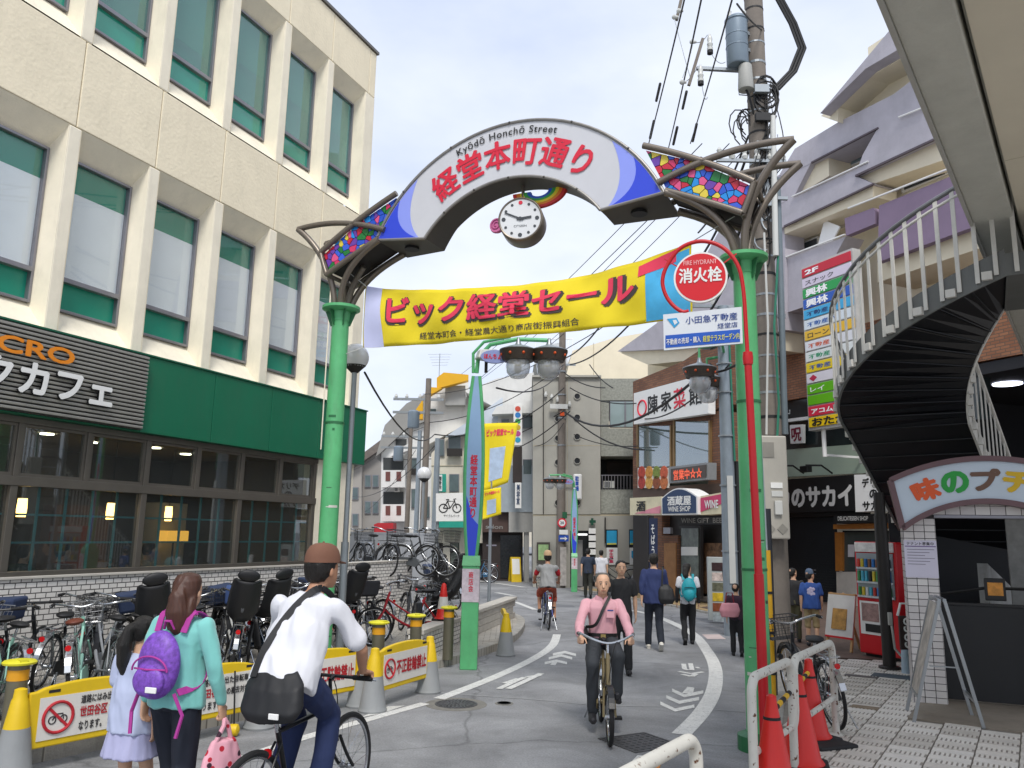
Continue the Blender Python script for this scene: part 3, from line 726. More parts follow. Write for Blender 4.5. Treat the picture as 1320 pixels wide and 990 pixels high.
# name in an arc
mRed = M('board_red', 'd81f3c', .45, var=.03)
def warp(rad, zc, half, w, dy):
    # a flat line of text of width w centred on 0 bent round the circle
    def f(x, z):
        a = x / rad; r = rad + z; return (CX + r * math.sin(a), dy, zc + r * math.cos(a))
    return f
wf = warp(1.625, 4.585, 0, 0, -.262)
lettering('経堂本町通り', mRed, board, -1.06, 1.06, -.18, .18, bold=.028, warp=wf, spacing=1.06)
wf2 = warp(1.855, 4.585, 0, 0, -.262)
lettering('Kyōdō Honchō Street', mBk, board, -.70, .60, -.045, .075, bold=.012, warp=wf2, spacing=1.1)
# speakers under the two ends
for k in (0, -1):
    a, b = Vector(outer[k]), Vector(inner[k]); c = (a + b) / 2
    MB().lathe([(.09, -.03), (.09, .0), (.05, .004)], 18, (c.x, .02, c.y - .012)).build('speaker', mBk, board)
# rainbow ornament under the crown
rb = [M('rainbow_' + c, c, .5, var=.03) for c in ('d9302f', 'ee8a1f', 'f0dd2f', '3cae49', '2b5fd0')]
for k, m in enumerate(rb):
    r0, r1 = .34 - k * .045, .34 - (k + 1) * .045
    pts = [(CX + .28 + r1 * math.cos(a), 5.80 + r1 * .62 * math.sin(a)) for a in [math.pi + math.pi * i / 20 for i in range(21)]]; pts2 = [(CX + .28 + r0 * math.cos(a), 5.80 + r0 * .62 * math.sin(a)) for a in [math.pi + math.pi * i / 20 for i in range(21)]]
    m_ = MB()
    for i in range(20): m_.prism([pts[i], pts[i + 1], pts2[i + 1], pts2[i]], -.02 + k * .002, .03)
    m_.build('rainbow_band', m, gate)
# clock drum
cu, cz = FA.uv(669, 284, -.1)
ck = empty('clock', FA.w(cu, 0, cz), FA.rz + R_(14), 'round white double-faced clock hanging under the gate arch', 'clock')
MB().lathe([(.255, -.13), (.262, -.12), (.262, .12), (.255, .13)], 40, axis='y').build('drum', mBrz, ck, True)
fc = MB().lathe([(.24, -.142), (.24, -.128)], 40, axis='y').build('face', M('clock_face', 'dfe1e2', .4, var=.02), ck)
MB().tube([(.248 * math.cos(a), -.14, .248 * math.sin(a)) for a in [2 * math.pi * i / 40 for i in range(40)]], .013, 8, True).build('bezel', mBrz, ck, True)
mCk = M('clock_mark', '3c4146', .5, var=0)
for h in range(12):
    a = math.pi / 2 - h * math.pi / 6; r = .024 if h % 3 == 0 else .016
    MB().lathe([(r, -.147), (r, -.1415)], 12, (.195 * math.cos(a), 0, .195 * math.sin(a)), 'y').build('hour_mark', mRed if h == 0 else mCk, fc)
def hand(ang, L, w): 
    a = math.pi / 2 - ang; d = Vector((math.cos(a), 0, math.sin(a))); MB().bar(d * -.04 + Vector((0, -.151, 0)), d * L + Vector((0, -.151, 0)), .006, w, up=d.cross(Vector((0, 1, 0)))).build('hand', mCk, ck)
hand(R_(83), .13, .024); hand(R_(294), .2, .016); MB().lathe([(.022, -.157), (.022, -.147)], 14, axis='y').build('hub', mCk, ck)
lettering('CITIZEN', mCk, fc, -.075, .075, -.1, -.075, -.1445, .005)
MB().cyl((0, 0, .25), (0, 0, .62), .02).build('hanger', mBrz, ck)
o = empty('snail_ornament', FA.w(cu - .33, 0, cz + .02), FA.rz, 'pink spiral ornament beside the hanging clock', 'ornament')
MB().lathe([(.085, -.03), (.095, 0), (.085, .03)], 24, axis='y').build('disc', M('pink_orn', 'd774a6', .5, var=.05), o, True)
MB().tube([(.075 * (1 - t / 16 * .8) * math.cos(t * .7), -.034, .075 * (1 - t / 16 * .8) * math.sin(t * .7)) for t in range(26)][:17], .006, 6).build('spiral', M('pink_dark', 'a83e79', .5), o, True)
# cloth banner strung between the posts
bn = FA.empty('banner', 'long yellow cloth sale banner strung across the road below the gate arch', 'banner')
def bz(u):  # top edge / bottom edge by survey
    t = u
    return t
tl, bl = FA.uv(470, 368, .05), FA.uv(468, 448, .05); tr, br = FA.uv(893, 314, .05), FA.uv(893, 408, .05); tm, bm = FA.uv(680, 366, .05), FA.uv(680, 433, .05)
def lag(t, a, m, b): return tuple(a[k] * (1 - t) * (1 - 2 * t) + m[k] * 4 * t * (1 - t) + b[k] * t * (2 * t - 1) for k in (0, 1))
tm_ = ((tl[0] + tr[0]) / 2, tm[1] + .0); bm_ = ((bl[0] + br[0]) / 2, bm[1])
def bpt(s, t, lift=0.):
    a = lag(s, bl, bm_, br); b = lag(s, tl, tm_, tr)
    u = a[0] + (b[0] - a[0]) * t; z = a[1] + (b[1] - a[1]) * t
    y = .05 + .05 * math.sin(s * 9 + t * 1.5) * (.4 + .6 * t) + .018 * math.sin(s * 31 + 5 * t) * (1 - .5 * t) + .010 * math.sin(s * 55 - 8 * t) - .04 * math.sin(math.pi * t)
    return (u, y - lift, z)
mYl = M('banner_yellow', 'ecd51c', .8, var=.05, vs=3, sheen=.2)
cloth = MB().grid(lambda s, t: bpt(s, t), 90, 14).build('cloth', mYl, bn, True, solid=.003)
def on_banner(lift): return lambda x, z: bpt(x, z, lift)
mPk = M('banner_pink', 'e8405e', .8, var=.03); mGy = M('banner_grey', '4a4340', .8, var=.03)
def btxt(body, m, x0, x1, z0, z1, lift, bold): 
    return lettering(body, m, cloth, x0, x1, z0, z1, bold=bold, warp=on_banner(lift))
btxt('ビック経堂セール', mGy, .080, .862, .32, .88, .006, .07)
btxt('ビック経堂セール', mPk, .085, .850, .37, .87, .011, .03)
btxt('経堂本町会・経堂農大通り商店街振興組合', mGy, .20, .70, .09, .22, .006, .008)
# pale patch at the left end, pink-blue patch at the right end (the printed figure itself is left out)
MB().grid(lambda s, t: bpt(.004 + .07 * s * (1 - .25 * t), .0 + t, .007), 8, 12).build('print_patch', M('banner_pale', 'c9cdf0', .8, var=.05), cloth, True)
MB().grid(lambda s, t: bpt(.88 + .115 * s, .02 + .9 * t, .007), 12, 12).build('print_patch', M('banner_cyan', '4fb7ea', .8, var=.25, vs=2.), cloth, True)
MB().grid(lambda s, t: bpt(.86 + .1 * s, .80 + .18 * t - .08 * (1 - s), .010), 10, 4).build('print_patch', mPk, cloth, True)
for s, t in ((0, 1), (0, 0), (1, 1), (1, 0)):
    a = Vector(bpt(s, t)); b = Vector((0 if s == 0 else SPAN, 0, a.z + (.25 if t else -.1))); MB().tube([a, b], .006, 6).build('rope', M('rope_white', 'c8c8c4', .8), bn)
# ================================================================== canopy overhead on the right
HC = 5.35
ce = [G(1131, 0, HC), G(1263, 320, HC), G(1318, 453, HC)]; ci = [G(1229, 0, HC), G(1320, 326, HC)]
d_out = (ce[2] - ce[0]).normalized(); e0, e1 = ce[0] - d_out * 3.2, ce[2] + d_out * 4.0
nr = Vector((d_out.y, -d_out.x, 0)); wbeam = (ci[0] - ce[0]).dot(nr)
rzC = math.atan2(d_out.y, d_out.x); Lc = (e1 - e0).length
can = empty('canopy', (e0.x, e0.y, 0), rzC, 'grey concrete canopy edge with beige soffit boards overhead at the right', 'canopy')
mCon = M('canopy_concrete', 'cbcbc2', .9, var=.10, vs=1.5, bump=.35, bs=45, dirt=.12); mLip = M('canopy_lip', 'b5b4ae', .8, var=.1)
mSof = M('soffit_board', 'e4dcc8', .7, var=.06, vs=1.); 
MB().box(0, Lc, -wbeam, -.035, HC, HC + .8).build('edge_beam', mCon, can, bev=.01); MB().box(0, Lc, -.034, .0, HC - .035, HC + .83).build('drip_lip', mLip, can, bev=.004)
for k in range(5):
    y1 = -wbeam - .045 - k * .62
    for j in range(6): MB().box(j * Lc / 6 + .005, (j + 1) * Lc / 6 - .005, y1 - .605, y1, HC + .06 + .005 * (k % 2), HC + .12).build('soffit_board', mSof, can)
MB().box(0, Lc, -5.2, -wbeam - .02, HC + .14, HC + .8).build('slab', mCon, can)

# ================================================================== curved outdoor stair
AX, RZ = Vector((6.32, 10.05)), -.71
RO_, WD, Z1, GS = 2.05, 1.57, 3.41, .6
st = empty('curved_stair', (AX.x, AX.y, 0), RZ, 'dark curved outdoor stair with white balusters rising to the canopy', 'staircase')
RIn = RO_ - WD; RC = RO_ - WD / 2
def hp(t, R):  # t<0 straight flight, t>=0 angle
    if t < 0: return Vector((-R, -t, Z1 + GS * t))
    return Vector((-R * math.cos(t), -R * math.sin(t), Z1 + GS * RC * t))
TT = [-5.4 + 5.4 * i / 20 for i in range(20)] + [1.75 * i / 16 for i in range(17)]
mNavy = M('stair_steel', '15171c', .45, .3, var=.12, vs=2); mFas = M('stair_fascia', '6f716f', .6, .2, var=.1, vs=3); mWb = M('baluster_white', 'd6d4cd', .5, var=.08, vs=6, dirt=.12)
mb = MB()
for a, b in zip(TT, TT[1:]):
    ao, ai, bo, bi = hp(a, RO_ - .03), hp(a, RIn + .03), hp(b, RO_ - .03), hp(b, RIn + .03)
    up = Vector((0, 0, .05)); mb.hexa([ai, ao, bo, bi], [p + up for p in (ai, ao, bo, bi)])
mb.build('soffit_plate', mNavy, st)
for t0, nm, R in ((1, 'outer_stringer', RO_), (2, 'inner_stringer', RIn)):
    s = MB()
    for a, b in zip(TT, TT[1:]):
        p, q = hp(a, R), hp(b, R); i0 = Vector((0, 0, -.03)); i1 = Vector((0, 0, .27))
        pi, qi = hp(a, R - .03 if t0 == 1 else R + .03), hp(b, R - .03 if t0 == 1 else R + .03)
        s.hexa([p + i0, q + i0, qi + i0, pi + i0], [p + i1, q + i1, qi + i1, pi + i1])
    s.build(nm, mFas if t0 == 1 else mWb, st)
nstep = 26; steps = [-5.3 + 5.3 * i / 19 for i in range(19)] + [1.75 * i / 10 for i in range(11)]
for i, (a, b) in enumerate(zip(steps, steps[1:])):
    o1, n1, o2, n2 = hp(a, RO_ - .035), hp(a, RIn + .035), hp(b, RO_ - .035), hp(b, RIn + .035); zt = o2.z + .12
    base = [Vector((p.x, p.y, zt - .05)) for p in (n1, o1, o2, n2)]
    MB().hexa(base, [p + Vector((0, 0, .05)) for p in base]).build('tread', mFas, st)
    m_ = (o1 + n1) / 2                                   # angle under every riser
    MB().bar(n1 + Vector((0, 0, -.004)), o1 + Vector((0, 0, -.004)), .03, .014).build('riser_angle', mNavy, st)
    for R in (RO_, RIn):
        c = hp((a + b) / 2, R + (.02 if R == RO_ else -.02)); top = c + Vector((0, 0, 1.22))
        if R == RIn and c.z > 3.9: continue
        tg = (hp(b, R) - hp(a, R)).normalized(); tg.z = 0; tg.normalize()
        for f_ in ((-.25, .25) if R == RO_ else (0,)):
            w = (hp(b, R) - hp(a, R)) * f_
            MB().bar(c + w + Vector((0, 0, .02)), c + w + Vector((0, 0, 1.2)), .014, .045, up=tg).build('baluster', mWb, st)
        MB().box(-.05, .05, -.03, .03, -.09, .0).build('baluster_foot', mWb, st).matrix_local = Matrix.Translation(c + Vector((0, 0, .1))) @ Matrix.Rotation(math.atan2(tg.y, tg.x), 4, 'Z')
for R, z in ((RO_ + .02, 1.22), (RO_ + .02, 1.12), (RIn - .02, 1.2)):
    pts = [hp(t, R) + Vector((0, 0, z)) for t in TT if not (R < 1 and t > 1.0)]
    MB().tube(pts, .028 if z > 1.15 else .018, 8).build('handrail', mWb if z < 1.19 or R < 1 else M('rail_grey', '77787a', .4, .5), st, True)
# landing from the last step to the canopy
a = 1.75; o1, i1 = hp(a, RO_), hp(a, RIn); tdir = Vector((math.sin(a), -math.cos(a), 0)); zL = o1.z
lp = [i1, o1, o1 + tdir * 2.2, i1 + tdir * 2.2]
MB().hexa([Vector((p.x, p.y, zL - .03)) for p in lp], [Vector((p.x, p.y, zL + .22)) for p in lp]).build('landing', mFas, st)
for k in range(9):
    c = o1 + tdir * (.1 + .25 * k) + (o1 - i1).normalized() * .02; MB().bar(c, c + Vector((0, 0, 1.2)), .014, .045, up=tdir).build('baluster', mWb, st)
MB().tube([o1 + Vector((0, 0, 1.22)), o1 + tdir * 2.2 + Vector((0, 0, 1.22))], .028, 8).build('handrail', mWb, st, True)
# grey plinth wall at the stair foot
pw = empty('stair_plinth', (AX.x, AX.y, 0), RZ, 'weathered grey sloping plinth wall beside the curved stair', 'wall')
MB().hexa([(-.62, .4, 0), (-.5, .4, 0), (-.5, 5.2, 0), (-.62, 5.2, 0)], [(-.62, .4, 1.62), (-.5, .4, 1.62), (-.5, 5.2, .5), (-.62, 5.2, .5)]).build('wall', M('plinth_grey', '9a9b9a', .85, var=.25, vs=2.5, dirt=.5), pw)
MB().box(-.49, 1.5, 2.6, 2.75, 0, 1.35).build('wall', M('plinth_blue', '8d9299', .85, var=.15, vs=2), pw)

# ================================================================== tiled portal with the arched sign
FC = Fr(G(1173, 905, .06).xy, (.9285, -.3714))
por = FC.empty('tiled_portal', 'white tiled portal posts and lintel under the arched restaurant-row sign', 'portal')
ua, _ = FC.uv(1172, 800); ub, _ = FC.uv(1214, 800)
up0, za = FC.uv(1268, 591, -.16); ul, zl = FC.uv(1148, 619, -.16); ul2, zl2 = FC.uv(1164, 681, -.16); _, zi = FC.uv(1270, 646, -.16)
half, sag = up0 - ul, za - zl; Ro = (half ** 2 + sag ** 2) / (2 * sag); zc = za - Ro
half2, sag2 = up0 - ul2, zi - zl2; Ri = (half2 ** 2 + sag2 ** 2) / (2 * sag2); zc2 = zi - Ri
def arc2(R, zc, half, n=30): aa = math.asin(half / R); return [(up0 + R * math.sin(-aa + 2 * aa * i / n), zc + R * math.cos(-aa + 2 * aa * i / n)) for i in range(n + 1)]
AO, AI = arc2(Ro, zc, half), arc2(Ri, zc2, half2)
mTile = [M('portal_tile_%d' % k, c, .3, var=.05, vs=9) for k, c in enumerate(('d8d3d0', 'cfcac8', 'dedad6'))]; mGrout = M('portal_grout', '4c494a', .9)
_, zo = FC.uv(1260, 664)
w1 = 2 * up0 - ua; w0 = 2 * up0 - ub
for (x0, x1) in ((ua, ub), (w0, w1)):
    c = bx('column', mGrout, por, x0, x1, .012, .4, 0, zo - .002)
    ncol = 3; tw_ = (x1 - x0) / ncol; nr_ = int((zo - .05) / .078)
    for i in range(ncol):
        for j in range(nr_):
            t = bx('tile', random.choice(mTile), c, x0 + i * tw_ + .004, x0 + (i + 1) * tw_ - .004, 0, .02, .05 + j * .078 + .004, .05 + (j + 1) * .078 - .004)
    sd_ = MB()
    for j in range(nr_):
        for k in range(3): sd_.box(x0 - .006, x0, .02 + k * .125, .02 + k * .125 + .118, .054 + j * .078, .124 + j * .078); sd_.box(x1, x1 + .006, .02 + k * .125, .02 + k * .125 + .118, .054 + j * .078, .124 + j * .078)
    tag(sd_.build('side_tiles', mTile[1], c), kind='stuff')
lt = bx('lintel', mGrout, por, ua, w1, .012, .4, zo, zi + .12)
n = int((w1 - ua) / .155)
for i in range(n):
    for j in range(3):
        z = zo + .003 + j * .105
        if z + .1 < zi + .12: bx('tile', random.choice(mTile), lt, ua + i * .155 + .004, ua + (i + 1) * .155 - .004, 0, .02, z, z + .098)
bx('lintel_angle', mFrm, por, ub, w0, -.004, .41, zo - .035, zo - .003)
# arched sign box
asn = FC.empty('arched_sign', 'arched pale sign box with multicoloured hand-lettered kana above the tiled portal', 'sign')
mFace = M('sign_face', 'c3d0dc', .35, var=.04, vs=1.5); mMau = M('sign_mauve', '6b5154', .45, .2, var=.1)
MB().prism(AO + AI[::-1], -.16, .0).build('face', mFace, asn)
def rimt(l): 
    s = MB()
    for (x0, z0), (x1, z1) in zip(l, l[1:]): s.bar((x0, -.085, z0), (x1, -.085, z1), .21, .062, up=(0, 0, 1))
    s.build('frame', mMau, asn)
rimt(AO); rimt(AI); rimt([AO[0], AI[0]]); rimt([AO[-1], AI[-1]])
rm = (Ro + Ri) / 2; cm = ((zc + Ro) + (zc2 + Ri)) / 2 - rm
def wsg(x, z): a_ = x / rm; r = rm + z; return (up0 + r * math.sin(a_), -.166, cm + r * math.cos(a_))
cols = ('e0591f', '1f9e3c', '6e5040', 'd9b21a', 'c23a5a', '2a7fc0')
hw = half * .8
for k, ch in enumerate('味のプチデパ'[:5]):
    x = -hw + (2 * hw) * (k + .5) / 5
    lettering(ch, M('kana_' + cols[k], cols[k], .5, var=.03), asn, x - .15, x + .15, -.13, .13, bold=.06, warp=wsg)
# notice on the column
nu0, nz0 = FC.uv(1168, 744, -.02); nu1, nz1 = FC.uv(1207, 697, -.02)
no = FC.empty('notice', 'white paper notice with purple border on the tiled column', 'notice')
bx('sheet', M('paper_lilac', 'd6d2e2', .7, var=.02), no, nu0, nu1, -.012, -.006, nz0, nz1); bx('heading', M('purple_line', '6b4f8c', .7), no, nu0 + .01, nu1 - .01, -.0135, -.0122, nz1 - .075, nz1 - .065)
lettering('テナント募集中', mBk, no, nu0 + .03, nu1 - .03, nz1 - .058, nz1 - .018, -.014, .01)
for k in range(6): bx('text_line', M('grey_text', '8a8796', .8), no, nu0 + .03, nu1 - .03 - .05 * (k % 3), -.0135, -.0122, nz1 - .11 - k * .034, nz1 - .102 - k * .034)
# dark counter front across the opening, handrail and little sign
cn0, _ = FC.uv(1216, 905, .35); 
ctr = FC.empty('counter_front', 'matt black counter panel filling the portal opening', 'counter')
_, zct = FC.uv(1260, 781, .3)
bx('panel', M('counter_black', '1c1d1f', .6, var=.15), ctr, ub + .012, w0 + 1.2, .25, .32, .09, zct, bev=.004); bx('top_edge', mBk, ctr, ub + .012, w0 + 1.2, .235, .335, zct + .002, zct + .03)
MB().tube([(ub + .02, .5, zct + .1), (ub + .55, .5, zct + .2), (w0 + .5, .5, zct + .2)], .018, 8).build('handrail', mBk, ctr, True)
bx('small_sign_frame', mBk, ctr, ub + .52, ub + .74, .4, .43, zct + .06, zct + .32, bev=.01); bx('small_sign', M('orange_card', 'd8933e', .6, var=.4, vs=12), ctr, ub + .55, ub + .71, .392, .399, zct + .12, zct + .27)
# black box (dark passage) behind portal
dk = FC.empty('passage', 'dark stair passage behind the tiled portal', 'passage')
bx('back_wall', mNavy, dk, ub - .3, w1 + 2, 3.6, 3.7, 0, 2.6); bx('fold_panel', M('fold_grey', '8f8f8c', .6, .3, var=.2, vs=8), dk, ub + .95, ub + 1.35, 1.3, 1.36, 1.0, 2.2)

# ================================================================== A-frame board, bin, posts near the portal
FAf = Fr(G(1178, 931, .06).xy, (.94, -.34))
af = FAf.empty('a_frame_board', 'folding aluminium A-frame menu board standing on the slotted paving', 'board')
mAl = M('aluminium', '9da1a3', .35, .7, var=.08)
Lw = FAf.uv(1268, 934)[0]; ht = FAf.uv(1214, 774)[1]; mid = FAf.uv(1214, 774)[0]
# hinge near the top; board faces point left and right, feet apart along x
for sx, foot in ((-1, 0.), (1, Lw)):
    fr_ = MB(); top = Vector((mid + sx * .025, 0, ht)); ft = Vector((foot, 0, .06))
    for y in (0, .62): fr_.bar(ft + Vector((0, y, 0)), top + Vector((0, y, 0)), .032, .032, up=(0, 1, 0))
    fr_.bar(top, top + Vector((0, .62, 0)), .032, .032); q = ft.lerp(top, .2); fr_.bar(q, q + Vector((0, .62, 0)), .028, .028)
    leaf = fr_.build('leaf_frame', mAl, af)
    p0, p1 = ft.lerp(top, .21), ft.lerp(top, .97); k = MB().mat(0); nrm = Vector((sx * (ht), 0, abs(foot - mid))).normalized() * .006
    k.hexa([p0 + Vector((0, .02, 0)) - nrm, p0 + Vector((0, .6, 0)) - nrm, p1 + Vector((0, .6, 0)) - nrm, p1 + Vector((0, .02, 0)) - nrm], [p0 + Vector((0, .02, 0)) + nrm, p0 + Vector((0, .6, 0)) + nrm, p1 + Vector((0, .6, 0)) + nrm, p1 + Vector((0, .02, 0)) + nrm])
    if sx < 0: k.build('poster', M('poster_board', 'b5ada3', .5, var=.55, vs=6), leaf)
MB().bar((FAf.uv(1190, 830)[0] + .05, .05, .62), (FAf.uv(1235, 830)[0], .05, .62), .02, .012).build('stay', mAl, af)
# green crate behind it
q = G(1228, 885, .07); cr_ = empty('green_crate', (q.x + .1, q.y + .55, .07), R_(-20), 'green plastic tub on a low rack behind the A-frame board', 'tub')
MB().hexa([(-.2, -.15, .16), (.2, -.15, .16), (.2, .15, .16), (-.2, .15, .16)], [(-.27, -.2, .44), (.27, -.2, .44), (.27, .2, .44), (-.27, .2, .44)]).build('body', M('tub_green', '1e8a4c', .4, var=.08), cr_, bev=.03)
MB().tube([(-.28, -.21, .44), (.28, -.21, .44), (.28, .21, .44), (-.28, .21, .44)], .014, 6, True).build('rim', M('tub_green'), cr_)
for x in (-.2, .2):
    for y in (-.14, .14): MB().cyl((x, y, 0), (x, y, .16), .012).build('leg', mBk, cr_)
MB().box(-.22, .22, -.16, .16, .13, .157).build('rack', mBk, cr_)
def pole_from(name, px0, py0, px1, py1, r0, r1, m, lab, cat, zb=0., n=14):
    """upright pole whose foot is seen at px0,py0 and whose top is at height py1"""
    b = G(px0, py0, zb); t = P(px1, py1, b.y)
    return b, t.z
b, zt = pole_from('', 1147, 862, 1128, 640, .1, .09, None, '', '', .06)
o = empty('steel_post', (b.x, b.y, .06), 0, 'dark brown round steel post between the drink machine and the portal', 'post')
mDs = M('dark_steel', '33302e', .5, .4, var=.1); MB().cyl((0, 0, 0), (0, 0, zt - .35), .09, .09, 18).build('shaft', mDs, o, True); MB().cyl((0, 0, zt - .36), (0, 0, zt), .078, .078, 18).build('sleeve', mDs, o, True); MB().lathe([(.15, 0), (.15, .03), (.13, .04)], 18).build('collar', mDs, o)
MB().box(-.03, .03, -.13, -.088, .62, .8).build('junction_box', M('jb_grey', 'b5b5ae', .5), o, bev=.01); MB().tube([(0, -.15, .62), (.02, -.16, .3), (.22, -.2, .05), (.5, -.1, .01)], .018, 8).build('flex_conduit', M('jb_grey'), o, True)
# vending machine
FV = Fr((5.66, 13.48), (.447, -.894)); vw, vd, vh = .78, .75, 1.86
vm = FV.empty('vending_machine', 'red and white drink vending machine beside the dark steel post', 'vending machine')
mRedV = M('vend_red', 'cc1822', .35, var=.05); MB().box(0, vw, 0, vd, .12, vh).build('cabinet', mRedV, vm, bev=.02)
bx('foot', mBk, vm, .05, vw - .05, .08, vd - .08, .0, .119)
dw = bx('display_window', M('vend_inner', '8f989c', .6), vm, .05, vw - .05, -.02, -.003, .98, 1.68)
rv = random.Random(3); mCans = [M('can_' + c, c, .35, var=.08) for c in ('2c6fb5', 'c23a2e', 'd8c03a', '3c8a4a', '7a4a2e', 'd8d8d4', '20242e', '4fb0c8')]
for r in range(3):
    z = 1.02 + r * .22; bx('shelf', M('vend_shelf', 'c9cfd2', .4), dw, .06, vw - .06, -.05, -.021, z - .03, z)
    for k in range(9): x = .105 + k * .071; MB().cyl((x, -.04, z + .003), (x, -.04, z + .13 + .03 * (r % 2)), .026, .024, 10).build('can', mCans[rv.randrange(8)], dw, True)
bx('header', M('vend_header', 'd5d2cf', .4, var=.3, vs=9), vm, .03, vw - .03, -.025, -.003, 1.7, 1.85)
bx('lower_panel', M('vend_white', 'eceae6', .4), vm, .06, vw - .22, -.018, -.003, .42, .93); bx('poster', M('vend_poster', 'a3827c', .5, var=.5, vs=11), vm, .1, .42, -.024, -.019, .62, .9)
bx('hatch', mBk, vm, .16, vw - .18, -.03, -.0185, .46, .58); MB().box(.5, .6, -.035, -.0185, .7, .84).build('coin_panel', mFrm, vm, bev=.005)
sp = lettering('Coca-Cola', mWh, vm, 0, 1.3, -.14, .14, 0, .012, warp=lambda x, z: (vw + .006, .36 - z * 1.2, .32 + x)); 
# umbrella bag stand beside the column
q = G(1172, 868, .06); o = empty('banner_stand', (q.x, q.y, .06), 0, 'small brown roll banner on a white stand left of the tiled column', 'banner')
MB().box(-.1, .12, -.02, .02, .32, .78).build('banner_cloth', M('choc', '3a2a27', .7, var=.2), o); lettering('coco', mWh, o, 0, .6, -.06, .06, 0, .01, warp=lambda x, z: (.01 - z, -.026, .34 + x * .7)); MB().cyl((-.04, 0, 0), (-.04, 0, .32), .06, .05, 12).build('base', M('base_blue', 'a9bccb', .5), o, True); MB().tube([(-.11, 0, .78), (-.06, 0, .95), (.06, 0, .95), (.12, 0, .78)], .018, 6).build('handle', mWh, o, True)
# easel
FE = Fr((5.40, 14.15), (.5, -.86)); ea = FE.empty('easel', 'wooden easel with a white menu card in front of the shuttered shop', 'easel')
mWood = M('pale_wood', 'c39a68', .6, var=.15, vs=8)
for x in (.03, .5): MB().bar((x, -.05, .08), (x, .12, 1.0), .04, .03).build('leg', mWood, ea)
MB().bar((.26, .5, .08), (.26, .13, 1.0), .035, .03).build('leg', mWood, ea); MB().bar((0, .11, .98), (.53, .11, .98), .05, .03).build('rail', mWood, ea)
pc_ = MB().hexa([(.0, -.05, .3), (.53, -.05, .3), (.53, -.03, .3), (.0, -.03, .3)], [(.0, .085, .97), (.53, .085, .97), (.53, .105, .97), (.0, .105, .97)]).build('card', M('card_white', 'd9d6d0', .6), ea)
MB().hexa([(.12, -.042, .42), (.4, -.042, .42), (.4, -.028, .42), (.12, -.028, .42)], [(.12, .033, .75), (.4, .033, .75), (.4, .05, .75), (.12, .05, .75)]).build('photo', M('card_photo', 'b98a45', .6, var=.5, vs=8), pc_)
MB().hexa([(.0, -.058, .28), (.53, -.058, .28), (.53, -.03, .28), (.0, -.03, .28)], [(.0, -.055, .31), (.53, -.055, .31), (.53, -.03, .31), (.0, -.03, .31)]).build('ledge', mRedV, pc_)

# ================================================================== violet mansard apartment house with shops below
FM = Fr((9.08, 24.6), (.403, -.915))
mn = FM.empty('mansard_apartments', 'tall apartment house with violet mansard roofs, cream balconies and brick lower floor', 'building')
mVio = M('mansard_violet', 'b5b1b9', .85, var=.14, vs=1.1, bump=.25, bs=18, dirt=.12); mVioD = M('balcony_violet', '85738a', .8, var=.1, vs=1.2)
mCrm = M('apartment_cream', 'e6dcc4', .85, var=.08, vs=1, bump=.15); mEdge = M('eave_edge', '5a5157', .7); mBrk = brickmat('apartment_brick', 'a87455', '8f5f45', '6f5a4c', .24, .08, .012, .85, .3, .35, 'XZ')
Z4 = lambda l: [(980 + x / 2.912, y / 2.912) for x, y in l]
def on(fr, parent, name, m, pts, y0, y1):
    return MB().prism([fr.uv(px, py, y0) for px, py in pts], y0, y1).build(name, m, parent)
o4 = lambda nm, m, l, y0, y1: on(FM, mn, nm, m, Z4(l), y0, y1)
sL = FM.uv(800, 600)[0]; sR = FM.uv(1330, 600)[0]
bx('core', mCrm, mn, sL + .5, sR + 5, 1.6, 9, 6.2, 12.6); bx('core', mCrm, mn, FM.uv(1085, 300)[0], sR + 5, 1.6, 9, 12.6, 17.5)
bx('lower_wall', mCrm, mn, sL + .5, FM.uv(990, 600)[0], .9, 9, 0, 6.19)
o4('roof', mVio, [(225, 425), (480, 120), (640, -60), (760, -60), (760, 60), (510, 190), (395, 258)], -1.3, -.9)
o4('soffit', mCrm, [(228, 436), (395, 262), (510, 195), (760, 65), (760, 120), (522, 226), (405, 292), (292, 402), (292, 458)], -.9, -.1)
o4('wall', mCrm, [(290, 398), (405, 290), (522, 224), (760, 100), (760, 200), (500, 357), (290, 460)], -.1, 1.5)
o4('mansard', mVio, [(72, 655), (130, 558), (292, 459), (500, 354), (440, 482), (190, 612), (85, 668)], -.7, .3)
o4('mansard', mVio, [(500, 354), (570, 300), (640, 230), (800, 160), (800, 460), (652, 522), (356, 660), (385, 580), (440, 482)], -.72, .3)
o4('mansard', mVio, [(122, 742), (402, 612), (356, 660), (424, 690), (88, 850), (60, 870), (60, 775)], -.7, .3)
o4('mansard', mVio, [(128, 645), (190, 613), (124, 742), (60, 772), (60, 700)], -.69, .3)
o4('mansard', mVio, [(-20, 700), (72, 656), (84, 669), (20, 760), (-60, 800)], -.68, .3)
o4('recess_wall', mCrm, [(170, 640), (450, 470), (420, 620), (110, 760)], .5, .7); o4('recess_side', mCrm, [(190, 614), (256, 582), (258, 660), (210, 690), (140, 735)], -.5, .45)
o4('recess_wall', mCrm, [(60, 670), (140, 630), (100, 740), (40, 780)], .4, .6)
w = o4('window', mWh, [(280, 602), (402, 542), (402, 596), (280, 652)], .42, .5); o4('pane', M('dim_glass', '8fa0a8', .2, var=.2), [(287, 604), (398, 550), (398, 592), (287, 642)], .405, .418)
o4('small_window', M('dark_window', '1c1f22', .15), [(490, 262), (524, 242), (524, 282), (490, 300)], -.16, -.105)
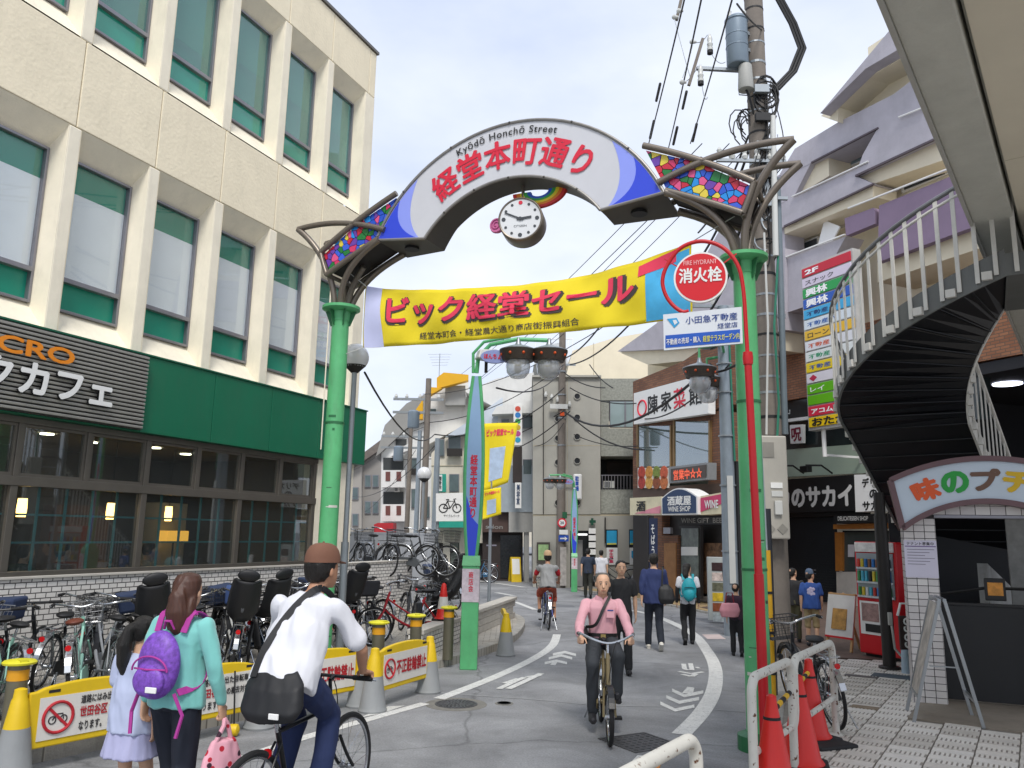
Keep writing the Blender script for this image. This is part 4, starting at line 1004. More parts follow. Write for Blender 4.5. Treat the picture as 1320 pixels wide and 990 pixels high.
o4('eave_edge', mEdge, [(88, 846), (424, 686), (424, 692), (88, 853)], -.76, -.7); o4('eave_edge', mEdge, [(356, 656), (652, 518), (652, 526), (356, 664)], -.78, -.72); o4('eave_edge', mEdge, [(190, 607), (440, 477), (440, 483), (190, 613)], -.76, -.7)
o4('soffit', mCrm, [(88, 854), (424, 693), (424, 738), (330, 780), (88, 880)], -.6, .3); o4('soffit', mCrm, [(356, 666), (652, 528), (690, 600), (425, 690)], -.5, .3)
o4('wall', mCrm, [(40, 880), (424, 690), (660, 560), (830, 470), (900, 600), (420, 800), (40, 990)], .5, .9)
for l in ([(135, 922), (215, 886), (215, 940), (135, 958)], [(528, 682), (700, 602), (700, 650), (530, 724)]):
    o4('window', mWh, l, .4, .48); cx_ = sum(p[0] for p in l) / 4; cy_ = sum(p[1] for p in l) / 4
    o4('pane', M('window_dim', '4a4f52', .2, var=.2), [(cx_ + (x - cx_) * .88, cy_ + (y - cy_) * .8) for x, y in l], .37, .398)
o4('balcony_front', mVioD, [(316, 820), (424, 780), (432, 792), (430, 840), (322, 885)], -1.2, -1.0)
o4('balcony_front', mVioD, [(446, 772), (700, 668), (860, 600), (900, 820), (772, 862), (440, 985)], -1.2, -1.0)
o4('balcony_soffit', mCrm, [(440, 988), (772, 866), (900, 824), (920, 900), (440, 1060)], -.9, .5)
o4('mansard', mVio, [(80, 972), (322, 886), (268, 985), (230, 1060), (230, 1130), (80, 1180)], -.9, -.2)
o4('divider_screen', mWh, [(240, 826), (298, 850), (270, 905), (215, 925)], -.3, -.25)
o4('pipe', mCrm, [(120, 870), (128, 870), (128, 900), (96, 940), (90, 930), (120, 895)], .36, .42)
for a, b, y in (((88, 968), (318, 880), -.95), ((120, 738), (404, 606), -.75), ((330, 782), (700, 636), -1.25), ((520, 440), (610, 404), -.8)):
    (x0, y0), (x1, y1) = Z4([a, b]); p0, p1 = FM.uv(x0, y0, y), FM.uv(x1, y1, y)
    MB().tube([(p0[0], y, p0[1]), (p1[0], y, p1[1])], .03, 6).build('balcony_rail', mWh, mn)
# left part that shows between the gate and the poles
Q = lambda nm, m, l, y0, y1: on(FM, mn, nm, m, l, y0, y1)
Q('mansard', mVio, [(796, 453), (853, 412), (905, 382), (985, 332), (1012, 320), (1012, 425), (960, 440), (860, 450)], -1.0, .2)
Q('mansard', mVio, [(872, 398), (930, 292), (1010, 250), (1012, 322), (985, 335), (905, 384)], -.6, .2)
Q('soffit', mCrm, [(798, 454), (1012, 427), (1012, 452), (835, 470)], -.8, .5); Q('wall', mCrm, [(835, 470), (1012, 450), (1012, 480), (835, 500)], .6, 1.2)
# cream floor with balcony rail, brick and glass over the shops
Q('wall', mCrm, [(1000, 372), (1110, 345), (1330, 250), (1330, 420), (1110, 420), (1000, 440)], .7, 1.2)
Q('window', M('window_dim'), [(1018, 402), (1036, 398), (1036, 428), (1018, 432)], .6, .69)
Q('brick_wall', mBrk, [(1000, 442), (1110, 418), (1340, 352), (1340, 452), (1262, 466), (1110, 500), (1000, 518)], -.05, .6)
Q('glass_band', M('dark_glass_band', '2c3436', .12, var=.3, vs=1), [(985, 520), (1110, 502), (1262, 468), (1262, 540), (1110, 572), (985, 582)], .1, .5)
Q('ledge', mWh, [(1000, 542), (1110, 528), (1110, 532), (1000, 546)], -.05, .1)
Q('green_glass', M('pale_green_glass', 'aebfae', .15, var=.08, vs=.6), [(985, 582), (1112, 572), (1150, 566), (1150, 606), (1112, 610), (985, 616)], -.05, .3)
# passage: dark ceiling and back
u0 = FM.uv(1165, 700)[0]; zz = FM.uv(1262, 468)[1]
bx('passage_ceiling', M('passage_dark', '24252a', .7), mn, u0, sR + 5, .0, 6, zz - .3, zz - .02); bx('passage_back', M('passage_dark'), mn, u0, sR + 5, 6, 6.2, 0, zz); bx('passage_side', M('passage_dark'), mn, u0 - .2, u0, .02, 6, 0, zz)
lu, lz = FM.uv(1299, 499, 1.5); MB().lathe([(.34, -.03), (.34, 0)], 20, (lu, 1.5, zz - .31)).build('ceiling_light', M('passage_light', 'e6ebff', .5, emit=2.5, var=0), mn)
# ---- delicatessen shop
dl = FM.empty('delicatessen', 'closed delicatessen with a black fascia sign and a dark roller shutter', 'shop')
D = lambda nm, m, l, y0, y1: on(FM, dl, nm, m, l, y0, y1)
fs = D('fascia', M('deli_black', '17181a', .5, var=.06), [(985, 620), (1112, 611), (1112, 658), (985, 662)], -.35, .1)
xa, _ = FM.uv(1000, 650, -.36); xb, z1_ = FM.uv(1098, 622, -.36); _, z0_ = FM.uv(1060, 654, -.36)
xa, _ = FM.uv(968, 650, -.36)
lettering('デリカのサカイ', mWh, fs, xa, xb, z0_, z1_, -.36, .05)
D('shutter_box', M('deli_black'), [(985, 662), (1112, 658), (1112, 664), (985, 668)], -.2, .1)
su0, _ = FM.uv(985, 700); su1, _ = FM.uv(1078, 700); _, sz1 = FM.uv(1050, 664)
mSh = M('shutter', '2b3238', .5, .3, var=.1)
nS = 34
for k in range(nS):
    z = .08 + (sz1 - .08) * k / nS; h = (sz1 - .08) / nS
    MB().box(su0, su1, .0 if k % 2 else .0, .03, z + .004, z + h - .004).build('shutter_slat', mSh, dl)
bx('shutter_back', mBk, dl, su0, su1, .026, .06, .08, sz1); bx('shutter_handle', mFrm, dl, su0 + 1.9, su0 + 2.2, -.02, -.003, .95, .99)
D('wood_header', M('deli_wood', 'b0712f', .5, var=.15, vs=6), [(1074, 676), (1150, 674), (1150, 681), (1074, 682)], -.25, .1); D('awning', M('deli_black'), [(1075, 665), (1150, 661), (1150, 673), (1075, 675)], -.4, .1)
lettering('DELICATESSEN SHOP', mWh, dl, *[FM.uv(1080, 670, -.41)[0], FM.uv(1119, 670, -.41)[0]], FM.uv(1100, 671, -.41)[1], FM.uv(1100, 665.5, -.41)[1], -.41, .012)
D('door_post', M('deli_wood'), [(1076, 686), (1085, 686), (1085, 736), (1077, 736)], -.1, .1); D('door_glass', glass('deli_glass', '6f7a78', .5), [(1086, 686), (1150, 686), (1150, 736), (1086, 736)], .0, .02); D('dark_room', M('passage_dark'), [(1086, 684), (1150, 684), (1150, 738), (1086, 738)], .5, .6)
D('tile_dado', M('deli_tile', 'cfccc4', .4, var=.1), [(1078, 737), (1150, 737), (1150, 790), (1079, 790)], -.05, .1); D('paper', M('paper_white', 'dedee2', .7), [(1093, 702), (1101, 702), (1101, 718), (1093, 718)], -.03, -.02)
for px in (1036, 1073):
    a = FM.uv(px, 614, -.3)[0]; zt_ = FM.uv(px, 610, -.3)[1]
    s = MB().tube([(a, -.3, zt_), (a + .05, -.75, zt_ + .2), (a - .35, -.95, zt_ + .22)], .03, 6).build('sign_lamp_arm', mBk, dl, True); MB().box(a - .5, a - .2, -1.05, -.85, zt_ + .02, zt_ + .2).build('sign_lamp', mBk, dl, bev=.02)
pb = FM.empty('box_sign', 'white lit box sign with black kana at the corner of the delicatessen', 'sign')
B = lambda nm, m, l, y0, y1: on(FM, pb, nm, m, l, y0, y1)
f_ = B('box', mWh, [(1101, 612), (1135, 611), (1135, 658), (1103, 660)], -1.2, -.75); ba, bb = FM.uv(1111, 640, -1.21)[0], FM.uv(1131, 640, -1.21)[0]
for k, t_ in enumerate(('デリカ', 'の', 'サカイ')): zz1 = FM.uv(1118, 616 + 15 * k, -1.21)[1]; zz0 = FM.uv(1118, 628 + 15 * k, -1.21)[1]; lettering(t_, mBk, f_, ba, bb + .25, zz0, zz1, -1.207, .04, keep=True)
# ---- small square sign on the upper glass
sq = FM.empty('small_sign', 'small square white sign with red brush mark below the brick wall', 'sign'); S_ = lambda nm, m, l, y0, y1: on(FM, sq, nm, m, l, y0, y1)
S_('plate', mWh, [(1018, 548), (1035, 547), (1035, 571), (1019, 572)], -.2, -.1); lettering('呪', M('dark_red', '7b1f35', .6), sq, FM.uv(1020, 560, -.21)[0], FM.uv(1033, 560, -.21)[0], FM.uv(1027, 569, -.21)[1], FM.uv(1027, 551, -.21)[1], -.21, .03)
# ---- tenant directory tower
tv = FM.empty('tenant_sign', 'tall directory sign of stacked coloured tenant panels beside the stair', 'sign')
yT = -1.6
tu0, tz1 = FM.uv(1034, 347, yT); tu1, _ = FM.uv(1098, 345, yT); _, tz0 = FM.uv(1040, 553, yT)
bx('cabinet', M('tower_grey', 'b9b9b6', .5), tv, tu0 - .05, tu1 + .05, yT + .004, yT + .3, tz0 - .06, tz1 + .05)
rows = [('c8102e', '2F', 'ffffff'), ('d9cfe0', 'スナック', '333333'), ('17a04a', '興林', 'ffffff'), ('1b57b8', '興林', 'ffffff'), ('36a9dc', '不動産ク', '12316b'), ('d9e2e8', '不動産ハ', '2a62b0'), ('e8b81a', 'ローン', '222222'), ('dfe0e4', '不動産', 'd85a2a'), ('dfe4e2', '不動産', '1f9c6a'), ('ecd01c', '不動産', '1f56a8'), ('e0dde4', '', 'c02a4a'), ('63b81c', 'レイ', 'ffffff'), ('67b81e', '', 'ffffff'), ('d9344e', 'アコム', 'ffffff'), ('ecc81c', 'おたから', '222222')]
nr_ = len(rows); hh = (tz1 - tz0) / nr_
for k, (c, t_, tcol) in enumerate(rows):
    z1p = tz1 - k * hh; pn = MB().box(tu0, tu1, yT - .03, yT, z1p - hh + .02, z1p - .02).build('panel', M('tenant_' + c, c, .35, var=.03), tv, bev=.01)
    if t_: lettering(t_, M('ink_' + tcol, tcol, .5, var=0), pn, tu0 + .12, tu0 + .12 + min(1.35, .33 * len(t_)) * (1.25 if k in (2, 3, 14) else .8), z1p - hh * (.86 if k in (2, 3, 14) else .75), z1p - hh * (.14 if k in (2, 3, 14) else .3), yT - .034, .04 if k in (2, 3, 13, 14, 0) else .012)
    if k == 10: lettering('◆', M('ink_c02a4a', 'c02a4a'), pn, tu0 + .1, tu0 + .4, z1p - hh + .06, z1p - .06, yT - .034, .01)
MB().cyl((tu0 + .35, yT + .15, 4.1), (tu0 + .35, yT + .15, tz0 - .06), .06).build('pole', mWh, tv)
MB().bar((tu0 + .35, yT + .15, tz0 + .5), (tu0 + .35, .0, tz0 + .5), .06).build('bracket', mWh, tv); MB().bar((tu0 + .35, yT + .15, 4.15), (tu0 + .35, .0, 4.15), .06).build('bracket', mWh, tv)
# ================================================================== buildings at the bend
def Qf(fr, parent): return lambda nm, m, l, y0, y1: on(fr, parent, nm, m, l, y0, y1)
def rc(x0, y0, x1, y1): return [(x0, y0), (x1, y0), (x1, y1), (x0, y1)]
def tup(*a): return a
def win(q, x0, y0, x1, y1, y=0., m=None, fm=None, split=1):
    fm = fm or mFrm; w = q('window', fm, rc(x0, y0, x1, y1), y - .06, y + .06)
    return w, q('pane', m or M('far_pane', '5f6d70', .12, var=.25, vs=.5), rc(x0 + .9, y0 + .9, x1 - .9, y1 - .9), y - .085, y - .062)
# ---- concrete house with round portholes
FB = Fr((0, 29.6), (1, -.02)); cb = FB.empty('porthole_building', 'grey concrete building with columns of round porthole windows at the bend', 'building'); q = Qf(FB, cb)
mCc = M('fair_concrete', 'a8a69d', .85, var=.10, vs=.8, bump=.15, bs=12, dirt=.14); mMos = M('mosaic_wall', '96988f', .7, var=.3, vs=12, bump=.3, bs=20); mHole = M('hole_dark', '17181a', .3)
q('wall', mCc, rc(687, 486, 774, 663), 0, 6); q('wall', mCc, [(687, 665), (838, 665), (838, 762), (768, 762), (768, 684), (735, 684), (735, 762), (687, 762)], .0, 6)
q('joint', mJoint, rc(687, 663, 838, 665), .03, 6)
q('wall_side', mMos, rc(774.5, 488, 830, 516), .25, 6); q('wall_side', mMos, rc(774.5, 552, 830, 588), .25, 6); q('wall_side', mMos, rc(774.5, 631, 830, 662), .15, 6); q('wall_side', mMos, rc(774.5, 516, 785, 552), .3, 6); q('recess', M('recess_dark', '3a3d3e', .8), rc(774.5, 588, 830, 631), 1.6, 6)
win(q, 786, 517, 827, 551, .35, M('sky_pane', '93a5a6', .08, var=.15, vs=.6)); q('mullion', mFrm, rc(805, 518, 807, 550), .24, .3)
q('recess_window', M('recess_pane', '262a2b', .1), rc(782, 595, 812, 628), 1.4, 1.58); q('coping', mCc, rc(686, 483.5, 775, 486), -.12, 6)
for x, ys in ((744, (511, 538, 563, 594, 648)), (719, (540, 565, 596, 622, 648))):
    for y in ys:
        u, z = FB.uv(x, y); r_ = .13
        w = MB().lathe([(r_ * .78, -.005), (r_ * .8, -.05), (r_, -.05), (r_ * 1.04, -.0)], 20, (u, 0, z), 'y').build('porthole', mCc, cb, True); MB().lathe([(r_ * .8, -.008), (r_ * .8, -.003)], 20, (u, 0, z), 'y').build('pane', mHole, w)
q('doorway', mHole, rc(735, 684, 768, 762), .5, .7); q('door', M('far_pane'), rc(742, 696, 751, 756), .42, .49); q('door_light', M('tube_light', 'ffffff', .5, emit=1.2, var=0), rc(740, 688, 757, 690), .3, .35)
for x in (782, 812):
    q('poster', M('blue_poster', '2aa0cf', .5, var=.15, vs=4), rc(x, 684, x + 13, 702), -.06, -.02); q('poster_edge', M('poster_yellow', 'cfc95a', .6), rc(x + .5, 700, x + 12.5, 702), -.075, -.065); q('poster_frame', mBk, rc(x - 1.2, 682.5, x + 14.2, 706), -.018, -.004)
    q('poster', mWh, rc(x, 706, x + 14, 728), -.06, -.02)
a0 = FB.uv(785, 720, -.07)[0]; a1 = FB.uv(791, 720, -.07)[0]
lettering('学生募集', M('pink_ink', 'd0345e', .6), cb, a0, a1, FB.uv(788, 726, -.07)[1], FB.uv(788, 708, -.07)[1], -.065, .03, vertical=True)
q('shield', M('blue_poster'), [(814, 710), (824, 710), (824, 718), (819, 724), (814, 718)], -.075, -.065)
for k in range(4): q('sign_plate', mWh, rc(759, 681 + k * 9, 768, 688 + k * 9), -.12, -.06)
q('cross_sign', M('cross_green', '0c4a34', .5), [(762, 668), (765, 668), (765, 670.5), (768, 670.5), (768, 674), (765, 674), (765, 677), (762, 677), (762, 674), (760, 674), (760, 670.5), (762, 670.5)], -.2, -.1)
q('notice_frame', M('notice_frame', '4a453e', .6), rc(692, 699, 709, 726), -.12, -.02); q('notice_sheet', M('notice_green', '9fbf86', .6, var=.2, vs=9), rc(694, 702, 707, 722), -.14, -.122)
q('rain_pipe', mDs, rc(779.5, 667, 781, 700), -.1, -.02)
# ---- cream block behind it
FB2 = Fr((0, 42), (1, 0)); c2 = FB2.empty('cream_block', 'plain cream block rising behind the porthole building', 'building'); q = Qf(FB2, c2)
q('wall', mCrm, [(726, 500), (738, 452), (790, 436), (880, 420), (900, 500)], 0, 8); q('joint', mJoint, rc(765, 442, 765.5, 500), -.02, .05); q('lower_wall', mCrm, rc(728, 500, 898, 640), .05, 8); q('roof_rail', mWh, rc(690, 436, 738, 437), 1, 1.1); q('roof_box', M('white_roof_box', 'c3c8cb', .7), [(688, 470), (700, 446), (728, 440), (732, 470)], .5, 4)
for x in range(690, 740, 6): q('rail_post', mWh, rc(x, 436, x + .7, 470), 1.02, 1.08)
# ---- brick restaurant with the wine shop
FR = Fr((4.6, 24.5), (.403, -.915)); br_ = FR.empty('brick_restaurant', 'brick corner house with a restaurant above a wine shop', 'building'); q = Qf(FR, br_)
mBrk2 = brickmat('red_brick', '8a5f47', '744d3a', '5d4f45', .22, .07, .01, .85, .3, .35, 'XZ')
q('wall', mBrk2, [(816, 492), (880, 466), (934, 430), (934, 520), (917, 532), (917, 548), (816, 551)], 0, 1.0); q('wall', mBrk2, rc(913, 530, 934, 640), .02, 1.0); q('floor_band', M('brown_band', '5c4a41', .7, var=.1), [(816, 630), (934, 622), (934, 642), (816, 645)], -.05, 1.0)
q('wall', mBrk2, rc(816, 550, 822, 632), .02, 1.0)
q('room', M('room_pale', '8f9488', .9), rc(818, 545, 920, 632), 1.02, 1.1); gR = glass('restaurant_glass', 'aebfba', .3, .03, .25)
for x0, x1, y0, y1 in ((822, 863, 549, 602), (869, 913, 543, 602)):
    q('window_frame', M('bronze_frame', '8a6f4a', .5, .3), [(x0 - 2, y0 - 2), (x0, y0 - 2), (x0, y1), (x0 - 2, y1)], -.06, .04); q('pane', gR, rc(x0, y0, x1, y1), -.03, -.02); q('window_frame', M('bronze_frame'), rc(x1, y0 - 1, x1 + 2, y1), -.06, .04)
q('core', mBrk2, rc(816, 500, 880, 768), 1.12, 3.2)
sgn = q('sign_board', mWh, [(817, 507), (913, 481), (913, 533), (817, 547)], -.3, -.06)
def plt(body, m, fr, par, x0, y0, x1, y1, yo, bold, **k):
    a, z1 = fr.uv(x0, y0, yo); b, z0 = fr.uv(x1, y1, yo); return lettering(body, m, par, a, b, z0, z1, yo, bold, **k)
_a, _za = FR.uv(823, 540, -.31); _b, _zb = FR.uv(905, 490, -.31)
z_lo, z_hi = FR.uv(833, 536, -.31)[1], FR.uv(833, 511, -.31)[1]
for ch, x0, x1, m in (('陳', 835, 848, mBk), ('家', 852, 865, mBk), ('菜', 868, 884, M('board_red')), ('館', 888, 905, mBk)):
    a, b = FR.uv(x0, 520, -.31)[0], FR.uv(x1, 520, -.31)[0]; lettering(ch, m, sgn, a, b, z_lo, z_hi, -.306, .02)
a = FR.uv(827.5, 526, -.31); MB().tube([(a[0] + .24 * math.cos(t), -.306, a[1] + .24 * math.sin(t)) for t in [2 * math.pi * i / 20 for i in range(20)]], .03, 6, True).build('seal', M('board_red'), sgn)
fp = q('food_poster', M('food_white', 'd9d3ca', .5), rc(822, 603, 861, 629), -.1, -.04); rf = random.Random(9)
for k in range(8):
    a, z = FR.uv(827 + (k % 4) * 9.6, 609 + (k // 4) * 13, -.11)
    MB().lathe([(.2, -.115), (.2, -.102)], 14, (a, 0, z), 'y').build('food_print', M('food_%d' % k, ('b5402c', 'c98a3c', '7a8a3c', 'c25a3a', 'a83a30', 'd0a050', '8a4a2a', 'b86a3a')[k], .6, var=.4, vs=12), fp)
ls = q('led_sign', M('led_case', '8d8f90', .5, .3), [(862, 602), (912, 596), (912, 618), (862, 623)], -.5, -.2); q('led_screen', M('led_dark', '4a423d', .5), [(864.5, 604.5), (909.5, 599), (909.5, 615.5), (864.5, 620)], -.53, -.505); plt('営業中☆☆', M('led_red', 'd0583c', .5, emit=.5), FR, br_, 868, 606, 905, 616, -.54, .02)
q('shop_sign', M('sign_cream', 'd8cfae', .5), [(812, 642), (852, 640), (852, 664), (812, 664)], -.9, -.5); q('pink_swash', M('swash_pink', 'd98a98', .5), [(818, 662), (851, 652), (851, 662)], -.915, -.902); plt('酒', mBk, FR, br_, 820, 646, 832, 659, -.92, .03)
u0, z0_ = FR.uv(853, 664, -1.); u1, z1_ = FR.uv(899, 640, -1.); _, zt_ = FR.uv(876, 629, -1.)
arcp = [(u0, z0_), (u1, z0_), (u1, z1_)] + [(u1 + (u0 - u1) * k / 12, z1_ + (zt_ - z1_) * math.sin(math.pi * k / 12)) for k in range(1, 12)] + [(u0, z1_)]
MB().prism(arcp, -1., -.5).build('arched_sign', mWh, br_); cxx = (u0 + u1) / 2; czz = (z0_ + zt_) / 2
MB().prism([(cxx + (x - cxx) * .93, czz + (z - czz) * .9) for x, z in arcp], -1.015, -1.002).build('arched_face', M('navy', '1f3a5f', .5, var=.05), br_); plt('酒蔵屋', mWh, FR, br_, 860, 640, 891, 651, -1.025, .03); plt('WINE SHOP', mWh, FR, br_, 861, 653, 890, 659, -1.025, .02)
q('shop_sign', M('sign_cream'), [(901, 640), (934, 634), (934, 662), (901, 664)], -.9, -.5); q('pink_panel', M('wine_pink', 'c93a68', .5), [(903, 642), (934, 636), (934, 648), (903, 660)], -.915, -.902); plt('WINE', mWh, FR, br_, 908, 645, 926, 655, -.925, .03)
q('shop_front_dark', M('shop_dark', '2b2624', .6, var=.2), rc(816, 664, 934, 768), .4, .6); q('brick_pier', mBrk2, rc(853, 690, 874, 772), -.1, .4); q('pier_panel', M('pier_panel', 'a37448', .7, var=.2, vs=5), rc(856, 700, 871, 768), -.14, -.105); q('brick_pier', mBrk2, rc(843, 664, 853, 770), .1, .4)
q('awning_strip', mBk, rc(874, 666, 940, 676), -.2, .1); plt('WINE GIFT  BEER', M('dim_text', '8a8884', .7), FR, br_, 878, 668, 936, 674, -.21, .012)
q('door', M('door_frame', '2d2a28', .5), rc(875, 678, 903, 772), .0, .1); q('door_pane', M('door_pane', '6d766f', .2, var=.5, vs=3), rc(878, 681, 900, 755), -.03, -.005); q('door_paper', mWh, rc(878, 705, 899, 716), -.05, -.035); q('shop_goods', M('shop_goods', '7a5a40', .7, var=.7, vs=7), rc(905, 700, 945, 765), .2, .35)
q('meter_box', mFrm, rc(855, 680, 864, 688), -.2, -.1)
nb = FR.empty('vertical_banner', 'narrow navy vertical banner with white lettering beside the wine shop', 'banner'); on(FR, nb, 'cloth', M('navy_cloth', '26304f', .8, var=.1), rc(836, 668, 847, 752), -.95, -.93); plt('そばうどん', mWh, FR, nb, 839, 676, 845, 745, -.955, .02, vertical=True); on(FR, nb, 'pole', mDs, rc(834.5, 664, 835.8, 762), -.97, -.93)
# ---- left row: cafe block with teal sign
FLb = Fr((0, 33), (1, .06)); l1 = FLb.empty('cream_shop_house', 'cream house with teal shop sign and sloping white skylight behind the green banner post', 'building'); q = Qf(FLb, l1)
mPl = M('plaster_cream', 'd2cbbb', .85, var=.12, vs=.6, dirt=.2); mPlw = M('plaster_white', 'dededb', .85, var=.12, vs=.6, dirt=.2); mSky = M('skylight', 'c3ccd6', .3, var=.08)
q('wall', mPl, [(556, 585), (576, 562), (608, 540), (640, 520), (646, 520), (646, 700), (556, 700)], 0, 6); q('skylight', mSky, [(574, 563), (636, 521), (648, 512), (648, 542), (640, 545), (596, 560)], -.5, -.1)
for r in (tup(562, 566, 573, 588), tup(578, 562, 594, 588), tup(579, 611, 592, 634), tup(604, 560, 614, 584), tup(624, 556, 640, 580)): win(q, *r, y=-.02, m=M('row_pane', '5b6a6c', .15, var=.3, vs=1))
q('balcony_rail', mDs, rc(576, 578, 596, 588), -.3, -.27); q('upper_wall', mPlw, [(548, 512), (566, 502), (600, 492), (604, 492), (604, 545), (576, 560), (548, 575)], .8, 6); q('roof_box', M('roof_box_grey', 'a5a6a4', .7), rc(574, 497, 600, 522), .3, .78); q('small_window', M('row_pane'), rc(553, 527, 562, 533), .7, .78)
mYr = M('yellow_panel', 'e0a90f', .6, var=.06); q('yellow_panel', mYr, [(563, 487), (572, 480), (604, 483), (604, 490), (566, 500), (563, 500)], -.2, .25); q('yellow_panel', mYr, [(548, 506), (556, 499), (570, 500), (560, 506), (549, 513)], -.25, .2); q('yellow_panel', mYr, [(528, 540), (543, 518), (545, 512), (545, 540)], -.25, .2)
q('teal_sign', M('teal_sign', '1f9a86', .5), rc(562, 611, 575, 634), -.7, -.3); q('sign_plate', mWh, rc(565, 612, 570, 633), -.72, -.705); plt('整骨院', mBk, FLb, l1, 566, 614, 569, 631, -.725, .02, vertical=True)
q('teal_awning', M('teal_sign'), rc(562, 672, 604, 680), -1., 0); q('shop_dark', M('shop_dark'), rc(556, 690, 646, 760), .4, .6); q('pillar', mPl, rc(571, 680, 580, 760), -.1, .3); q('pillar', mPl, rc(592, 680, 599, 760), -.1, .3); q('door_glass', M('door_pane'), rc(581, 683, 591, 756), .1, .2)
q('brown_fascia', M('brown_fascia', '4c3a34', .6, var=.08), rc(622, 657, 656, 686), -.4, .2); plt('salon', M('dim_text'), FLb, l1, 626, 676, 648, 682, -.41, .015); q('dark_wall', M('dark_brown', '332a28', .7, var=.2), rc(622, 686, 674, 755), -.05, .3); q('shop_window', M('dark_window'), rc(645, 690, 672, 745), -.08, -.055); q('white_box', M('panel_white', 'a9a8a4', .7, var=.06), rc(656, 659, 690, 686), -.7, .2); q('pillar', M('panel_white'), rc(676, 686, 682, 757), -.6, -.2); q('wall_text', M('grey_text'), rc(627, 702, 640, 704), -.07, -.055)
# white-grey house right of it
FLc = Fr((0, 32), (1, 0)); l2 = FLc.empty('grey_corner_house', 'pale grey house with a coloured vertical sign right of the green banner post', 'building'); q = Qf(FLc, l2)
q('wall', mPlw, rc(642, 528, 687, 600), .4, 6); q('wall', M('blue_grey_wall', '9fa9b0', .8, var=.08), rc(642, 600, 687, 660), .3, 6); q('roof_edge', mPlw, [(634, 534), (640, 524), (688, 516), (688, 532)], -.3, .4); q('coping', mPlw, [(600, 505), (640, 488), (688, 480), (688, 517), (640, 526)], .6, 5)
for r in (tup(674, 536, 687, 552), tup(674, 592, 686, 612), tup(646, 540, 656, 556)): win(q, *r, y=.38, m=M('row_pane'))
q('tall_sign', mWh, rc(662, 522, 673, 574), -.5, -.3)
for k, c in enumerate(('d0503c', '2a7ac0', '3ca04c', 'd0b030', 'b84a90', '2a9ac0')): a, z = FLc.uv(667.5, 527 + k * 8, -.51); MB().lathe([(.11, -.512), (.11, -.502)], 12, (a, 0, z), 'y').build('sign_dot', M('dot_' + c, c, .5), l2)
q('dark_sign', M('dark_brown'), rc(661, 576, 673, 622), -.5, -.3); q('narrow_sign', mWh, rc(664, 622, 672, 655), -.5, -.35); plt('美容室', M('navy', '1f3a5f'), FLc, l2, 666, 624, 670, 650, -.515, .02, vertical=True)
def ac(q, x, y, yo, w=9, h=8):
    u_ = q('air_conditioner', mPorc2, rc(x, y, x + w, y + h), yo - .35, yo); q('fan_grille', M('grille', '6d7072', .6), rc(x + 1, y + 1, x + w * .62, y + h - 1), yo - .365, yo - .352); return u_
mPorc2 = M('ac_case', 'c4c5c1', .5, var=.06)
q = Qf(FLb, l1); ac(q, 597, 600, -.05); ac(q, 608, 640, -.05); q('rain_pipe', mFrm, rc(601, 545, 602.2, 670), -.12, -.02); q('balcony_rail', mDs, rc(604, 574, 616, 584), -.3, -.27); q('joint', mJoint, rc(556, 600, 646, 600.8), -.03, .02); q('vent', mFrm, rc(588, 650, 592, 654), -.08, 0)
q = Qf(FB, cb); ac(q, 778, 620, 1.2, 14, 9); q('conduit', mDs, rc(700, 500, 701, 663), -.06, -.01); q('joint', mJoint, rc(687, 574, 774, 574.8), -.006, .02); q('joint', mJoint, rc(731, 486, 731.6, 663), -.006, .02); q('balcony_rail', mFrm, rc(774.5, 612, 830, 613), .1, .14)
for x in range(776, 830, 4): q('baluster', mFrm, rc(x, 613, x + .7, 631), .1, .13)
# ---- further houses to the left
FLd = Fr((0, 44), (1, .05)); l3 = FLd.empty('balcony_house', 'cream house with brown-railed balconies further up the street', 'building'); q = Qf(FLd, l3)
q('wall', mPlw, [(492, 566), (522, 548), (556, 540), (556, 700), (490, 700)], 0, 7); q('roof', M('grey_slate', '8f8e8a', .8, var=.12, vs=1), [(484, 590), (496, 548), (524, 520), (552, 506), (556, 540), (524, 552)], -.4, 3)
for y in (606, 650):
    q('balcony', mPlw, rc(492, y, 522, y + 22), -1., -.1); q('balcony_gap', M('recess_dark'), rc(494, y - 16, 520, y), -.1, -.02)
    for x in (497, 511): q('brown_panel', M('shutter_brown', '6a3f3a', .7), rc(x, y + 2, x + 6, y + 14), -1.03, -1.005)
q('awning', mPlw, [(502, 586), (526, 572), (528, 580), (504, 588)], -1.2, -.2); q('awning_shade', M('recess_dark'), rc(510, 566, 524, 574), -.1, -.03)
for r in (tup(530, 590, 540, 612), tup(530, 630, 540, 655), tup(544, 640, 554, 668)): win(q, *r, y=-.03, m=M('row_pane'))
ac(q, 508, 628, -.1, 7, 6); ac(q, 543, 620, -.05, 8, 7); q('rain_pipe', mFrm, rc(526, 560, 527, 700), -.1, -.02); q('balcony_rail', mDs, rc(528, 604, 542, 612), -.3, -.26)
q('red_awning', M('awning_red', 'b0252e', .7), [(482, 676), (487, 674), (507, 674), (507, 686), (482, 688)], -3, -1.2)
FLe = Fr((0, 56), (1, .0)); 
